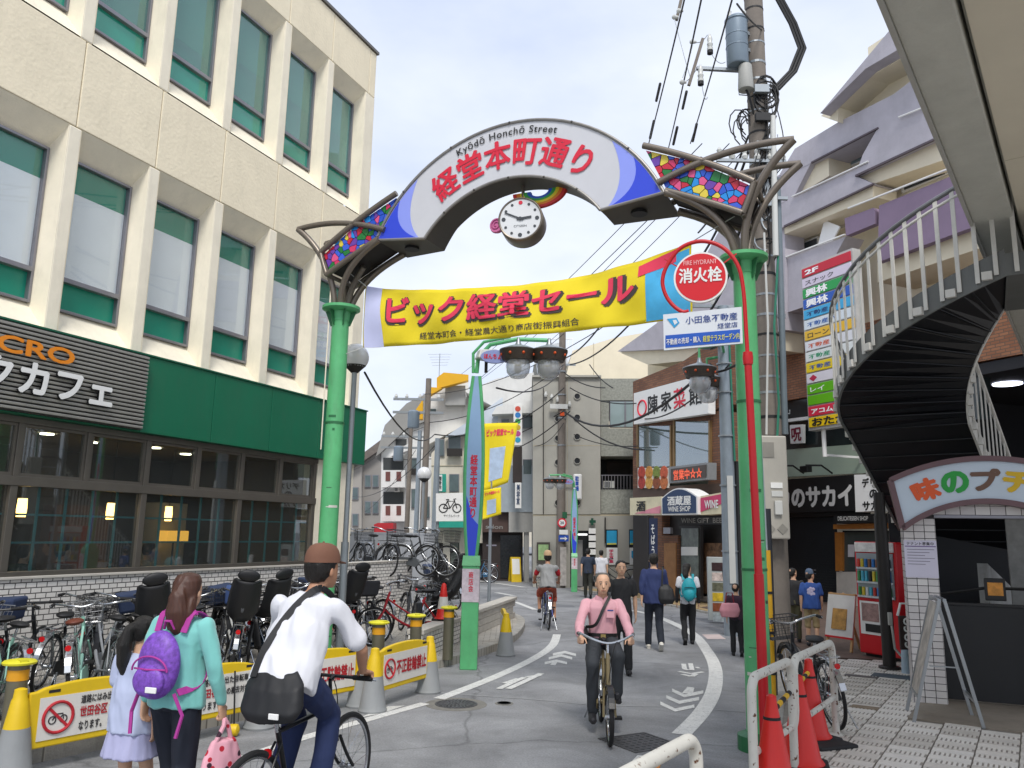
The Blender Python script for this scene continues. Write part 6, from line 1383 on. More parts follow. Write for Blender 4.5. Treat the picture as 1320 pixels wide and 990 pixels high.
# low service cables round the bend
for a, b, s, r in (((470, 480, 10.9), (560, 560, 25), .5, .016), ((560, 560, 25), (727, 500, 29), .6, .02), ((500, 590, 44), (727, 530, 29), .7, .02), ((545, 545, 30), (727, 470, 29), .5, .015), ((600, 590, 30), (735, 530, 29), .5, .02), ((727, 530, 29), (916, 470, 17), .9, .035), ((735, 535, 29), (830, 580, 25), .3, .025), ((735, 500, 29), (820, 520, 25), .2, .02), ((727, 462, 29), (800, 380, 20), .3, .025), ((735, 470, 29), (860, 360, 17), .4, .025), ((740, 560, 29), (822, 575, 25), .15, .015), ((690, 575, 29), (727, 545, 29), .2, .012), ((640, 500, 12), (727, 470, 29), .4, .015), ((727, 480, 29), (780, 500, 26), .15, .02), ((790, 500, 26), (760, 470, 29), .1, .02), ((455, 640, 40), (560, 575, 25), .5, .012), ((440, 610, 50), (545, 530, 30), .5, .012), ((470, 660, 50), (536, 580, 30), .3, .01), ((830, 540, 25), (940, 470, 16), .3, .02), ((916, 480, 16.5), (1000, 420, 12.5), .2, .025), ((916, 450, 16.5), (1000, 330, 12.5), .3, .02), ((916, 400, 16.5), (985, 210, 12.4), .3, .025), ((905, 330, 16.5), (975, 165, 12.4), .2, .025), ((900, 300, 17), (965, 175, 12.4), .2, .02), ((915, 380, 17), (985, 200, 12.4), .25, .03)): W(a, b, s, r)
labs = {}
for i, o in enumerate(WL): tag(o, 'dark high-voltage wire rising over the street from the pale steel pole' if i < 4 else 'long thin wire running up the street behind the gate arch' if i < 10 else 'dark service cable slung low between the poles at the bend' if i < 28 else 'dark cable between the pale steel pole and the tall concrete pole', 'wire', 'high wires' if i < 4 else 'long wires' if i < 10 else 'low service cables' if i < 28 else 'pole to pole cables')
for px, py in ((838, 178), (868, 186), (893, 182), (846, 130), (880, 140)):
    o = MB().cyl(P(px, py, 16.5), P(px + 5, py - 22, 15.6), .03, .03, 8).build('wire_sleeve', mCable); tag(o, 'dark insulating sleeve on an overhead wire', 'sleeve', 'wire sleeves')
# antenna on the far roof
b = P(566, 485, 34); o = empty('tv_antenna', b, 0, 'thin rooftop television aerial above the yellow panels', 'antenna'); MB().cyl((0, 0, -.3), (0, 0, 1.), .015).build('mast', mSteel, o)
for k in range(5): MB().cyl((-.5 + k * .05, 0, .95 - k * .12), (.5 - k * .04, 0, .98 - k * .12), .008).build('element', mSteel, o)
# ---- fire hydrant sign
b = G(985, 990, .05); b = Vector((2.36, 7.45, .05)); F9 = Fr(b.xy, (.96, -.28)); hy = F9.empty('hydrant_sign', 'round red fire hydrant sign on a curved red post with an advertising plate', 'sign')
mRd = M('post_red', 'c4141f', .4, var=.06, dirt=.08)
def hp_(px, py): u_, z_ = F9.uv(px, py); return Vector((u_, 0, z_))
pole_pts = [Vector((hp_(983, 900).x, 0, 0)), hp_(983, 900), hp_(975, 700), hp_(966, 500), hp_(962, 440)]
MB().tube([Vector((pole_pts[1].x + .01, 0, 0)), hp_(978, 740)], .045, 14).build('lower_post', mRd, hy, True); MB().tube([hp_(978, 742), hp_(964, 465)], .036, 14).build('upper_post', mRd, hy, True)
cs = [(964, 465), (962, 430), (958, 372), (950, 340), (930, 318), (903, 311), (877, 320), (860, 342), (854, 362), (858, 380), (868, 394), (880, 402), (888, 401)]
MB().tube(smooth_line([hp_(*p) for p in cs], 5), .02, 10).build('hoop', mRd, hy, True); MB().lathe([(.045, -.06), (.05, 0), (.045, .06)], 12, hp_(964, 462)).build('coupling', mRd, hy, True)
c = hp_(903, 358); rr_ = (hp_(938, 358) - c).length
d = MB().lathe([(rr_, -.02), (rr_, .02)], 40, c, 'y').build('disc', mWh, hy); MB().lathe([(rr_ * .93, -.024), (rr_ * .93, -.0205)], 40, c, 'y').build('disc_face', M('sign_red', 'd41522', .35, var=.04), d)
lettering('FIRE HYDRANT', M('pale_red', 'f0b0b0', .5), d, c.x - rr_ * .62, c.x + rr_ * .62, c.z + rr_ * .5, c.z + rr_ * .68, -.028, .01); lettering('消火栓', mWh, d, c.x - rr_ * .8, c.x + rr_ * .8, c.z - rr_ * .22, c.z + rr_ * .38, -.028, .03)
for s_ in (-1, 1): MB().bar(c + Vector((s_ * rr_ * .8, 0, .12)), c + Vector((s_ * rr_ * 1.35, 0, .22)), .012).build('stay', mRd, hy)
A0, A1 = hp_(855, 406), hp_(956, 396); B0 = hp_(856, 452); ad = MB().hexa([B0 + Vector((0, -.015, 0)), Vector((A1.x, -.015, hp_(957, 443).z)), Vector((A1.x, .015, hp_(957, 443).z)), B0 + Vector((0, .015, 0))], [A0 + Vector((0, -.015, 0)), A1 + Vector((0, -.015, 0)), A1 + Vector((0, .015, 0)), A0 + Vector((0, .015, 0))]).build('advert_plate', M('advert_white', 'd8dde2', .4, var=.02), hy)
s0, s1 = hp_(858, 449), hp_(954, 441); t0_ = hp_(858, 433); ad2 = MB().hexa([s0 + Vector((0, -.019, 0)), s1 + Vector((0, -.019, 0)), s1 + Vector((0, -.0155, 0)), s0 + Vector((0, -.0155, 0))], [t0_ + Vector((0, -.019, 0)), hp_(954, 425) + Vector((0, -.019, 0)), hp_(954, 425) + Vector((0, -.0155, 0)), t0_ + Vector((0, -.0155, 0))]).build('blue_strip', M('advert_blue', '1b56b8', .4), ad)
sl_ = (A1.z - A0.z) / (A1.x - A0.x)
def tilt(yy): return lambda x, z: (x, yy, z + (x - A0.x) * sl_)
zb = lambda py: hp_(858, py).z
lettering('小田急不動産', M('navy_txt', '1f3f86', .5), ad, hp_(884, 425).x, hp_(951, 425).x, zb(421.5), zb(412), bold=.01, warp=tilt(-.02)); lettering('経堂店', M('navy_txt'), ad, hp_(925, 425).x, hp_(951, 425).x, zb(431), zb(424), bold=.01, warp=tilt(-.02))
lettering('不動産の売却・購入', mWh, ad, hp_(859, 425).x, hp_(903, 425).x, zb(446), zb(438), bold=.015, warp=tilt(-.024)); lettering('経堂テラスガーデン内', M('advert_yellow', 'e3dc5a', .5), ad, hp_(906, 425).x, hp_(953, 425).x, zb(446), zb(438), bold=.015, warp=tilt(-.024))
l0 = hp_(868, 417); MB().prism([(l0.x - .06, l0.z + .045), (l0.x + .035, l0.z + .05), (l0.x + .06, l0.z + .0), (l0.x + .01, l0.z - .05)], -.02, -.0155).build('logo', M('logo_blue', '2f9ad0', .4), ad); MB().prism([(l0.x - .005, l0.z + .028), (l0.x + .03, l0.z + .03), (l0.x + .042, l0.z + .0), (l0.x + .014, l0.z - .02)], -.0225, -.0205).build('logo_gap', M('advert_white'), ad)
# ================================================================== guard rails, cones, barriers, bollards
mRail = M('rail_white', 'cfcdc4', .5, var=.08, vs=6)
def rusty(m):
    n = m.node_tree; b = n.nodes['Principled BSDF']; src = b.inputs['Base Color'].links[0].from_socket
    t = n.nodes.new('ShaderNodeTexCoord'); z = n.nodes.new('ShaderNodeTexNoise'); z.inputs['Scale'].default_value = 26; z.inputs['Detail'].default_value = 4
    r = n.nodes.new('ShaderNodeMapRange'); r.inputs[1].default_value = .62; r.inputs[2].default_value = .68
    x = n.nodes.new('ShaderNodeMix'); x.data_type = 'RGBA'; x.inputs[7].default_value = (.12, .045, .015, 1)
    n.links.new(t.outputs['Object'], z.inputs[0]); n.links.new(z.outputs[0], r.inputs[0]); n.links.new(r.outputs[0], x.inputs[0]); n.links.new(src, x.inputs[6]); n.links.new(x.outputs[2], b.inputs['Base Color'])
rusty(mRail)
def rail(a, b, lab, h=.86, z0=.05):
    a, b = Vector(a), Vector(b); d = (b - a).normalized(); L = (b - a).length; o = empty('guard_rail', (a.x, a.y, z0), math.atan2(d.y, d.x), lab, 'guard rail', 'white pipe guard rails'); r = .12
    pts = [(0, 0, 0), (0, 0, h - r)] + [(r - r * math.cos(t), 0, h - r + r * math.sin(t)) for t in [math.pi / 2 * i / 6 for i in range(1, 7)]] + [(L - r + r * math.sin(t), 0, h - r + r * math.cos(t)) for t in [math.pi / 2 * i / 6 for i in range(0, 7)]] + [(L, 0, 0)]
    MB().tube(pts, .034, 14).build('hoop', mRail, o, True); MB().tube([(.03, 0, .35), (L - .03, 0, .35)], .024, 10).build('lower_rail', mRail, o, True)
    for x in (0, L): MB().lathe([(.07, 0), (.07, .015), (.045, .03)], 14, (x, 0, 0)).build('foot', mRail, o)
    return o
ra = G(968, 876, .9).xy; rb = G(1019, 853, .9).xy; rail(ra, rb, 'chipped white pipe guard rail in front of the red hydrant post'); d_ = (rb - ra).normalized(); rail(rb + d_ * .08, rb + d_ * 1.5, 'white pipe guard rail behind the red cones beside the parked bicycle')
rc_ = G(897, 952, .9).xy; rail(rc_ - d_ * 1.1, rc_, 'white pipe guard rail end at the bottom edge of the road')
mConeR = M('cone_red', 'd7231b', .45, var=.05, vs=4); mRub = M('rubber', '222224', .8, var=.1)
def cone(c, lab, h=.72, rot=0, z=.05):
    o = empty('traffic_cone', (c.x, c.y, z), rot, lab, 'cone', 'red traffic cones'); MB().lathe([(.175, .04), (.18, .05), (.15, .09), (.045, h - .08), (.04, h - .05), (.035, h), (.015, h + .012)], 28).build('body', mConeR, o, True)
    MB().slab([(-.21, -.17), (-.17, -.21), (.17, -.21), (.21, -.17), (.21, .17), (.17, .21), (-.17, .21), (-.21, .17)], 0, .045).build('base', mRub, o, bev=.01); MB().lathe([(.062, h - .16), (.06, h - .14)], 20).build('band', mRub, o); return o
cA, cB, cC = (G(994, 899, .76).xy, G(1029, 873, .76).xy, G(1042, 852, .76).xy)
cone(cA, 'red traffic cone nearest the white guard rail corner', rot=.2); cone(cB, 'red traffic cone in the middle of the three', rot=-.3); cone(cC, 'red traffic cone at the back wheel of the parked black bicycle', rot=.5)
o = empty('cone_bar', (0, 0, 0), 0, 'yellow and black striped bar linking the red cones', 'bar'); p, q_ = Vector((cA.x, cA.y, .66)), Vector((cC.x, cC.y, .66)); dd_ = (q_ - p)
for k in range(12): MB().cyl(p + dd_ * (.04 + .92 * k / 12), p + dd_ * (.04 + .92 * (k + 1) / 12), .021, .021, 10).build('stripe', M('bar_yellow', 'e0b21a', .5) if k % 2 else mRub, o, True)
MB().slab([(-.2, -.2), (.2, -.2), (.2, .2), (-.2, .2)], 0, .04)
qd = G(1064, 962, .05); o = MB().slab([(-.22, -.18), (.22, -.18), (.22, .18), (-.22, .18)], .052, .09).build('rubber_weight', mRub, None, bev=.015); o.location = (qd.x, qd.y, 0); o.rotation_euler = (0, 0, .4); tag(o, 'flat black rubber weight on the paving beside the last red cone', 'weight')
# left side barriers
mYb = M('barrier_yellow', 'dcb914', .5, var=.07, dirt=.1); mGc = M('barrier_grey', '8d9091', .6, var=.08, dirt=.2); mPanel = M('barrier_white', 'd9d6cf', .5, var=.04, dirt=.06); mRt = M('text_red', 'b5202c', .6); mTx = M('text_dark', '2d2a2c', .6)
def nobike(par, cx, cz, r, y):
    MB().tube([(cx + r * math.cos(t), y, cz + r * math.sin(t)) for t in [2 * math.pi * i / 24 for i in range(24)]], r * .11, 6, True).build('prohibition_ring', mRt, par); MB().bar((cx - r * .7, y, cz + r * .7), (cx + r * .7, y, cz - r * .7), .006, r * .18, up=(1, 0, 1)).build('prohibition_bar', mRt, par)
    for s in (-1, 1): MB().tube([(cx + s * r * .38 + r * .24 * math.cos(t), y + .004, cz - r * .16 + r * .24 * math.sin(t)) for t in [2 * math.pi * i / 14 for i in range(14)]], r * .05, 5, True).build('pictogram', mTx, par)
    MB().tube([(cx - r * .38, y + .004, cz - r * .16), (cx - r * .1, y + .004, cz + r * .2), (cx + r * .3, y + .004, cz + r * .2), (cx + r * .38, y + .004, cz - r * .16)], r * .05, 5).build('pictogram', mTx, par)
def barrier(a, b, lab, text, cones=(1, 1), z=0.):
    a, b = Vector(a), Vector(b); d = (b - a).normalized(); L = (b - a).length; o = empty('cycle_barrier', (a.x, a.y, z), math.atan2(d.y, d.x), lab, 'barrier', 'yellow no-parking barriers')
    e = .06
    top = [(e + (L - 2 * e) * t, .60 + .055 * math.sin(math.pi * min(max((t - .06) / .88, 0), 1)) ** .5) for t in [i / 16 for i in range(17)]]
    fr_ = MB().prism([(L - e, .18), (e, .18)] + top, -.025, .025).build('frame', mYb, o, bev=.012)
    pn = MB().box(e + .08, L - e - .06, -.032, -.026, .235, .555).build('panel', mPanel, o)
    MB().box(e + .08, L - e - .06, .026, .032, .235, .555).build('panel', mPanel, o)
    for x in (.2, L - .22): MB().box(x, x + .09, -.028, -.0255, .585, .607).build('hand_slot', mRub, fr_)
    x0 = e + .1; x1 = L - e - .08
    if text == 'long':
        nobike(pn, x0 + .13, .395, .115, -.036)
        lettering('道路にはみ出た自転車は', mTx, pn, x0 + .3, x1, .47, .535, -.036, .025); lettering('世田谷区', mRt, pn, x0 + .3, x0 + .3 + (x1 - x0 - .3) * .48, .365, .45, -.036, .03); lettering('の撤去対象と', mTx, pn, x0 + .32 + (x1 - x0 - .3) * .48, x1, .37, .435, -.036, .02); lettering('なります。', mTx, pn, x0 + .3, x0 + .3 + (x1 - x0 - .3) * .4, .265, .335, -.036, .025)
    else:
        nobike(pn, x0 + .1, .4, .1, -.036); lettering('不正駐輪禁止', mRt, pn, x0 + .23, x1, .32, .48, -.036, .035)
    for k, x in enumerate((0, L)):
        if not cones[k]: continue
        c = MB().lathe([(.15, 0), (.155, .02), (.14, .05), (.095, .36), (.092, .361)], 20, (x, 0, 0)).build('cone_foot', mGc, o, True); MB().lathe([(.093, .362), (.06, .56), (.05, .58), (.045, .64), (.02, .65)], 20, (x, 0, 0)).build('cone_top', mYb, c, True); MB().lathe([(.125, .13), (.122, .15)], 20, (x, 0, 0)).build('ring', M('ring_pale', 'b5b8b8', .5), c)
    return o
barrier((-3.74, 6.56), (-3.12, 7.44), 'yellow no-parking barrier nearest the camera in front of the girl', 'long')
barrier((-3.06, 7.28), (-2.38, 8.27), 'yellow no-parking barrier between the woman and the white-shirted cyclist', 'long', (1, 1))
barrier((-2.26, 8.45), (-1.60, 9.32), 'yellow no-parking barrier half hidden by the white-shirted cyclist', 'short')
barrier((-1.42, 9.08), (-.93, 10.16), 'yellow no-parking barrier in front of the red bicycle', 'short')
barrier((-.02, 13.2), (-.1, 14.35), 'yellow no-parking barrier standing edge-on behind the near green post', 'short', (1, 0))
# chain weight hanging by barrier 2
o = empty('chain_weight', (-2.56, 7.92, 0), 0, 'yellow plastic weight hanging on a black cord from the second barrier', 'weight'); MB().lathe([(.02, 0), (.05, .015), (.055, .05), (.05, .085), (.02, .1)], 14, (0, 0, 0), 'x').build('weight', mYb, o, True); o.location.z = .058; MB().tube([(.05, 0, .03), (.04, -.02, .3), (.02, .0, .52)], .008, 6).build('cord', mRub, o)
# bollards
mBol = M('bollard_brown', '74705f', .45, .5, var=.1)
def bollard(c, lab, h=.72, z=.11):
    o = empty('bollard', (c.x, c.y, z), random.random(), lab, 'bollard', 'steel bollards with yellow caps'); MB().lathe([(.075, 0), (.075, h - .18), (.074, h - .03)], 20).build('shaft', mBol, o, True); MB().lathe([(.078, h - .14), (.078, h - .06)], 20).build('amber_band', M('bollard_amber', 'd99a1c', .4), o, True); MB().lathe([(.06, h - .03), (.12, h - .02), (.125, h - .005), (.11, h + .008), (.03, h + .02)], 22).build('cap', M('bollard_cap', 'd8d02c', .5, var=.08), o, True); MB().box(-.03, .03, -.11, -.02, h + .008, h + .022).build('lug', M('bollard_cap'), o)
for (px, py, lab) in ((10, 978, 'steel bollard with yellow cap at the left edge of the picture'), (577, 850, 'steel bollard with yellow cap left of the near green post'), (534, 868, 'steel bollard with yellow cap behind the red bicycle barrier'), (485, 884, 'steel bollard with yellow cap right of the white-shirted cyclist'), (606, 836, 'steel bollard with yellow cap right behind the near green post')): bollard(G(px, py, .11), lab)
# striped cone by the low wall
b = G(575, 790, .6); cc = Vector((b.x + .1, b.y + .2)); o = empty('traffic_cone', (cc.x, cc.y, .63), 0, 'small red cone with a white paper wrap on the low wall', 'cone', 'red traffic cones')
o.location = F3.w(-.9, .1, .522); MB().lathe([(.14, .03), (.11, .06), (.085, .2), (.06, .38), (.035, .55), (.015, .57)], 20).build('body', mConeR, o, True); MB().lathe([(.091, .18), (.066, .36)], 20).build('paper_wrap', mPanel, o); MB().box(-.17, .17, -.1, .1, 0, .03).build('base', mRub, o)
# tall narrow menu stand at the far right kerb
b = G(921, 800, .06); F10 = Fr(b.xy, (.99, -.12)); o = F10.empty('menu_stand', 'tall white menu stand with food pictures beside the pale steel pole', 'board'); zt = zat(915, 718, b.y); MB().box(-.12, .35, 0, .18, 0.06, zt).build('case', M('stand_white', 'aeb4b2', .5, var=.06), o, bev=.01)
for k in range(6): z = zt - .12 - k * .22; MB().box(-.03, .3, -.012, -.001, z - .18, z).build('menu_photo', M('menu_%d' % k, ('3a2426', 'cdbcb4', '6f6f5a', 'd0b02c', '8a4a2c', 'b9c2c4')[k], .5, var=.5, vs=9), o)
b = G(950, 800, .06); o = empty('clip_board', (b.x - .35, b.y - 1.2, .06), R_(10), 'leaning black menu board with white sheet behind the green gate post', 'board'); MB().hexa([(-.2, 0, 0), (.2, 0, 0), (.2, .03, 0), (-.2, .03, 0)], [(-.2, .15, 1.2), (.2, .15, 1.2), (.2, .18, 1.2), (-.2, .18, 1.2)]).build('board', mRub, o); MB().hexa([(-.15, .0, .3), (.15, .0, .3), (.15, .03, .3), (-.15, .03, .3)], [(-.15, .09, 1.1), (.15, .09, 1.1), (.15, .13, 1.1), (-.15, .13, 1.1)]).build('sheet', mWh, o); MB().tube([(0, .5, 0), (0, .17, 1.15)], .015, 6).build('prop', mRub, o)
# ================================================================== bicycles
mTyre = M('tyre', '1b1b1c', .8, var=.1); mChr = M('chrome', 'b9bcc0', .25, .9, var=.06); mBlkP = M('black_paint', '1e1f22', .35, var=.08); mSad = M('saddle_black', '202022', .6); mSadB = M('saddle_brown', '6b3524', .55)
mRefl = M('reflector_red', 'c2161c', .25); mWire = M('basket_wire', '3c3c3e', .4, .5); mWireS = M('basket_silver', '9b9c9e', .35, .7); mSeat = M('child_seat', '1c1d20', .55, var=.12)
def wheel(par, x, r, tw=.019, chrome=True):
    w = MB().lathe([(.02, -.045), (.028, -.03), (.02, 0), (.028, .03), (.02, .045)], 10, axis='y').build('wheel', mChr, par, True); w.location = (x, 0, r)
    MB().tube([((r - tw) * math.cos(t), 0, (r - tw) * math.sin(t)) for t in [2 * math.pi * i / 40 for i in range(40)]], tw, 8, True).build('tyre', mTyre, w, True)
    MB().tube([((r - tw * 2.1) * math.cos(t), 0, (r - tw * 2.1) * math.sin(t)) for t in [2 * math.pi * i / 40 for i in range(40)]], .011, 6, True).build('rim', mChr if chrome else mBlkP, w, True)
    sp = MB()
    for i in range(24):
        t = 2 * math.pi * i / 24; s = .03 * (1 if i % 2 else -1); t2 = t + (.5 if (i // 2) % 2 else -.5); sp.tube([(.024 * math.cos(t2), s, .024 * math.sin(t2)), ((r - tw * 2.3) * math.cos(t), 0, (r - tw * 2.3) * math.sin(t))], .0016, 3)
    tag(sp.build('spokes', mChr, w), kind='stuff'); return w
def arcp(cx, cz, r, a0, a1, n=14): return [(cx + r * math.cos(R_(a0 + (a1 - a0) * i / n)), 0, cz + r * math.sin(R_(a0 + (a1 - a0) * i / n))) for i in range(n + 1)]
def basket(par, x, z, m, w=.36, h=.24, l=.27):
    b = MB(); n = 9
    def ring(t, s=1.): k = .82 + .18 * t; return [(x - l / 2 * k, -w / 2 * k, z + h * t), (x + l / 2 * k, -w / 2 * k, z + h * t), (x + l / 2 * k, w / 2 * k, z + h * t), (x - l / 2 * k, w / 2 * k, z + h * t)]
    for t in (0, .25, .5, .75): b.tube(ring(t), .0028, 4, True)
    b.tube(ring(1), .006, 5, True)
    lo, hi = ring(0), ring(1)
    for e in range(4):
        for i in range(n): k = i / n; b.tube([Vector(lo[e]).lerp(Vector(lo[(e + 1) % 4]), k), Vector(hi[e]).lerp(Vector(hi[(e + 1) % 4]), k)], .0026, 3)
    for i in range(1, n): b.tube([Vector(lo[0]).lerp(Vector(lo[1]), i / n), Vector(lo[3]).lerp(Vector(lo[2]), i / n)], .0026, 3)
    return tag(b.build('basket', m, par), kind='stuff')
def bicycle(kind, r=.33, wb=1.08):
    o = empty('bicycle'); P_ = mBlkP
    seat = Vector((.22, 0, .80)); bb = Vector((.42, 0, .28)); hd = Vector((wb - .24, 0, .78)); hb = Vector((wb - .17, 0, .56))
    if kind == 'small': hd, hb, seat = Vector((wb - .17, 0, .74)), Vector((wb - .11, 0, .48)), Vector((.2, 0, .82))
    f = MB()
    if kind in ('sport',): f.tube([hb, bb], .019, 10).tube([hd + Vector((.01, 0, -.03)), Vector((.25, 0, .72))], .015, 10)
    elif kind == 'small': f.tube(bez(hb, (hb + bb) / 2 + Vector((-.05, 0, -.06)), bb, 8), .024, 10).tube(bez(hd, (hd + bb) / 2 + Vector((-.1, 0, 0)), bb + Vector((-.06, 0, .16)), 8), .014, 8)
    else: f.tube(bez(hb, (hb + bb) / 2 + Vector((-.05, 0, -.12)), bb, 8), .019, 10).tube(bez(hd + Vector((.02, 0, -.06)), (hd + bb) / 2 + Vector((-.06, 0, -.02)), Vector((.375, 0, .42)), 8), .014, 8)
    f.tube([bb, Vector((.24, 0, .74))], .016, 10).tube([hb + Vector((.02, 0, -.04)), hd + Vector((-.008, 0, .03))], .02, 10)
    for s in (-1, 1): f.tube([bb + Vector((0, s * .03, 0)), (0, s * .055, r)], .009, 8).tube([Vector((.26, s * .02, .66)), (0, s * .055, r)], .008, 8)
    f.cyl(bb + Vector((0, -.04, 0)), bb + Vector((0, .04, 0)), .024, n=12); f.build('frame', P_, o, True)
    MB().tube([Vector((.24, 0, .72)), seat], .013, 10).build('seat_post', mChr, o, True)
    MB().ball(seat + Vector((-.03, 0, .035)), (.13, .085, .035), 16, 8).ball(seat + Vector((.1, 0, .03)), (.1, .03, .026), 12, 8).build('saddle', mSad, o, True)
    fk = MB(); fk.tube([hd + Vector((-.015, 0, .05)), hb], .014, 8)
    for s in (-1, 1): fk.tube(bez(hb + Vector((0, s * .04, .0)), hb + Vector((.08, s * .055, -.15)), (wb, s * .055, r), 6), .011, 8)
    fk.build('fork', P_, o, True); wheel(o, 0, r, .019 if kind != 'small' else .021); wheel(o, wb, r, .019 if kind != 'small' else .021)
    c = MB()
    for s in (-1, 1): c.bar(bb + Vector((0, s * .055, 0)), bb + Vector((s * .1, s * .065, -s * .13)), .014, .022)
    c.lathe([(.085, -.062), (.085, -.056)], 24, bb, 'y'); cr2 = c.build('crank', mChr, o)
    for s in (-1, 1): MB().box(-.045, .045, -.045, .045, -.011, .011).build('pedal', mTyre, cr2).location = bb + Vector((s * .1, s * .115, -s * .13))
    if kind != 'sport': MB().prism([(-.06, r - .05), (.0, r + .06), (bb.x, bb.z + .1), (bb.x + .1, bb.z), (bb.x, bb.z - .1), (0, r - .07)], -.085, -.066).build('chain_guard', P_, o, bev=.008)
    hz = hd + Vector((-.03, 0, .14)); st_ = MB().tube([hd + Vector((-.012, 0, .04)), hz], .013, 8)
    if kind == 'sport': hp2 = [hz + Vector((.05, s * y, .02)) for s, y in ((-1, .28), (-1, .1), (1, .1), (1, .28))]; st_.tube([hz, hz + Vector((.05, 0, .02))], .014, 8)
    else: hp2 = [hz + Vector(p) for p in ((-.2, -.27, .06), (-.08, -.25, .07), (.04, -.13, .03), (.04, 0, 0), (.04, .13, .03), (-.08, .25, .07), (-.2, .27, .06))]
    st_.tube(smooth_line(hp2, 4) if kind != 'sport' else hp2, .0115, 8); h = st_.build('handlebar', mChr if kind != 'sport' else mBlkP, o, True)
    for s in (0, -1):
        e = Vector(hp2[s]); i_ = Vector(hp2[1 if s == 0 else -2]); MB().tube([e, e.lerp(i_, .75)], .017, 8).build('grip', mTyre, h, True); MB().tube([i_ + Vector((.03, 0, 0)), e + Vector((.06, 0, -.02))], .006, 6).build('brake_lever', mChr, h)
    MB().tube(bez(hz + Vector((.02, .1, 0)), hz + Vector((.2, .05, .1)), hb + Vector((.03, 0, .06)), 8), .004, 5).build('brake_cable', mTyre, o)
    if kind != 'sport':
        for x, a0, a1 in ((0, 10, 165), (wb, 25, 170)): 
            g = MB(); pts = arcp(x, r, r + .022, a0, a1)
            for p, q_ in zip(pts, pts[1:]): g.hexa([Vector(p) + Vector((0, -.03, 0)), Vector(p) + Vector((0, .03, 0)), Vector(q_) + Vector((0, .03, 0)), Vector(q_) + Vector((0, -.03, 0))], [Vector(p) * 1 + Vector((0, -.026, .008)), Vector(p) + Vector((0, .026, .008)), Vector(q_) + Vector((0, .026, .008)), Vector(q_) + Vector((0, -.026, .008))])
            g.build('mudguard', mChr if x == 0 else P_, o)
        MB().bar((-.25, -.05, r * 2 + .06), (.2, -.05, r * 2 + .07), .012).bar((-.25, .05, r * 2 + .06), (.2, .05, r * 2 + .07), .012).bar((-.25, -.05, r * 2 + .06), (-.25, .05, r * 2 + .06), .012).bar((-.05, -.05, r * 2 + .063), (-.05, .05, r * 2 + .063), .012).tube([(-.18, .055, r * 2 + .06), (0, .06, r)], .006, 6).tube([(-.18, -.055, r * 2 + .06), (0, -.06, r)], .006, 6).build('rear_rack', mChr, o)
        MB().tube([(.02, .1, r - .05), (-.12, .16, .015)], .009, 6).tube([(.02, -.1, r - .05), (-.12, -.16, .015)], .009, 6).tube([(-.12, .16, .015), (-.2, .17, .012)], .009, 6).build('kickstand', mChr, o)
        MB().lathe([(.03, 0), (.034, .04), (.02, .06)], 12, (wb + .07, .06, r + .2), 'x').build('headlamp', mBlkP, o, True)
    MB().lathe([(.028, -.012), (.026, .004)], 12, (-.27 if kind != 'sport' else .16, 0, r * 2 - .02 if kind != 'sport' else .62), 'x').build('reflector', mRefl, o)
    if kind in ('city', 'mint', 'ebike'): basket(o, wb + .12, .72, mWire if kind != 'mint' else mWireS)
    if kind == 'mint': pass
    if kind == 'ebike':
        # reclined child seat with head rest over the rear wheel
        def shell(t, v):      # moulded bucket: seat pan running up into a reclined back, sides curled forward
            path = [(.16, .80), (.02, .77), (-.14, .79), (-.25, .86), (-.33, .98), (-.40, 1.1), (-.45, 1.2), (-.47, 1.26)]
            k = t * 7; i = min(int(k), 6); f = k - i; x = path[i][0] * (1 - f) + path[i + 1][0] * f; z = path[i][1] * (1 - f) + path[i + 1][1] * f
            w = .15 + .03 * math.sin(math.pi * t); a_ = (v - .5) * 2; cur = .13 * abs(a_) ** 3 * (1 if .1 < t < .93 else .5)
            nx, nz = (.15, .98) if t < .4 else (.93, .36)
            return (x + nx * cur, w * a_ * (1.05 - .1 * abs(a_)), z + nz * cur)
        cs_ = MB().grid(shell, 14, 12).build('child_seat', mSeat, o, True, solid=.03)
        cs_.location.z = -.09
        hr_ = MB(); hr_.ball((0, 0, 0), (.04, .13, .075), 16, 10); h_ = hr_.build('head_rest', mSeat, cs_, True); h_.matrix_local = Matrix.Translation((-.475, 0, 1.33)) @ Matrix.Rotation(-.35, 4, 'Y')
        MB().tube([(-.05, -.15, .97), (.08, -.13, 1.02), (.1, 0, 1.03), (.08, .13, 1.02), (-.05, .15, .97)], .014, 8).build('grab_bar', mBlkP, cs_, True)
        for y in (-.17, .17): MB().grid(lambda u, v: (-.1 + .16 * u + .05 * v, y + .03 * math.sin(u * 3), .40 + .38 * v), 4, 6).build('leg_guard', mSeat, cs_, True, solid=.012)
        MB().tube([(-.3, .0, .9), (-.37, .05, 1.12)], .012, 6).tube([(-.3, .0, .9), (-.37, -.05, 1.12)], .012, 6).build('harness', M('harness_grey', '5a5c60', .8), cs_)
        MB().box(.30, .40, -.06, .06, .32, .66).build('battery', mBlkP, o, bev=.02); 
        MB().hexa([(wb - .02, -.2, .76), (wb + .26, -.2, .76), (wb + .26, .2, .76), (wb - .02, .2, .76)], [(wb - .06, -.22, .99), (wb + .3, -.22, 1.0), (wb + .3, .22, 1.0), (wb - .06, .22, .99)]).build('basket_cover', M('cover_navy', '2c3a58', .8, var=.15), o, bev=.03)
    return o
TPL = {k: bicycle(k, **a) for k, a in (('city', {}), ('mint', {}), ('ebike', dict(r=.3)), ('sport', dict(r=.335)), ('small', dict(r=.25, wb=.98)))}
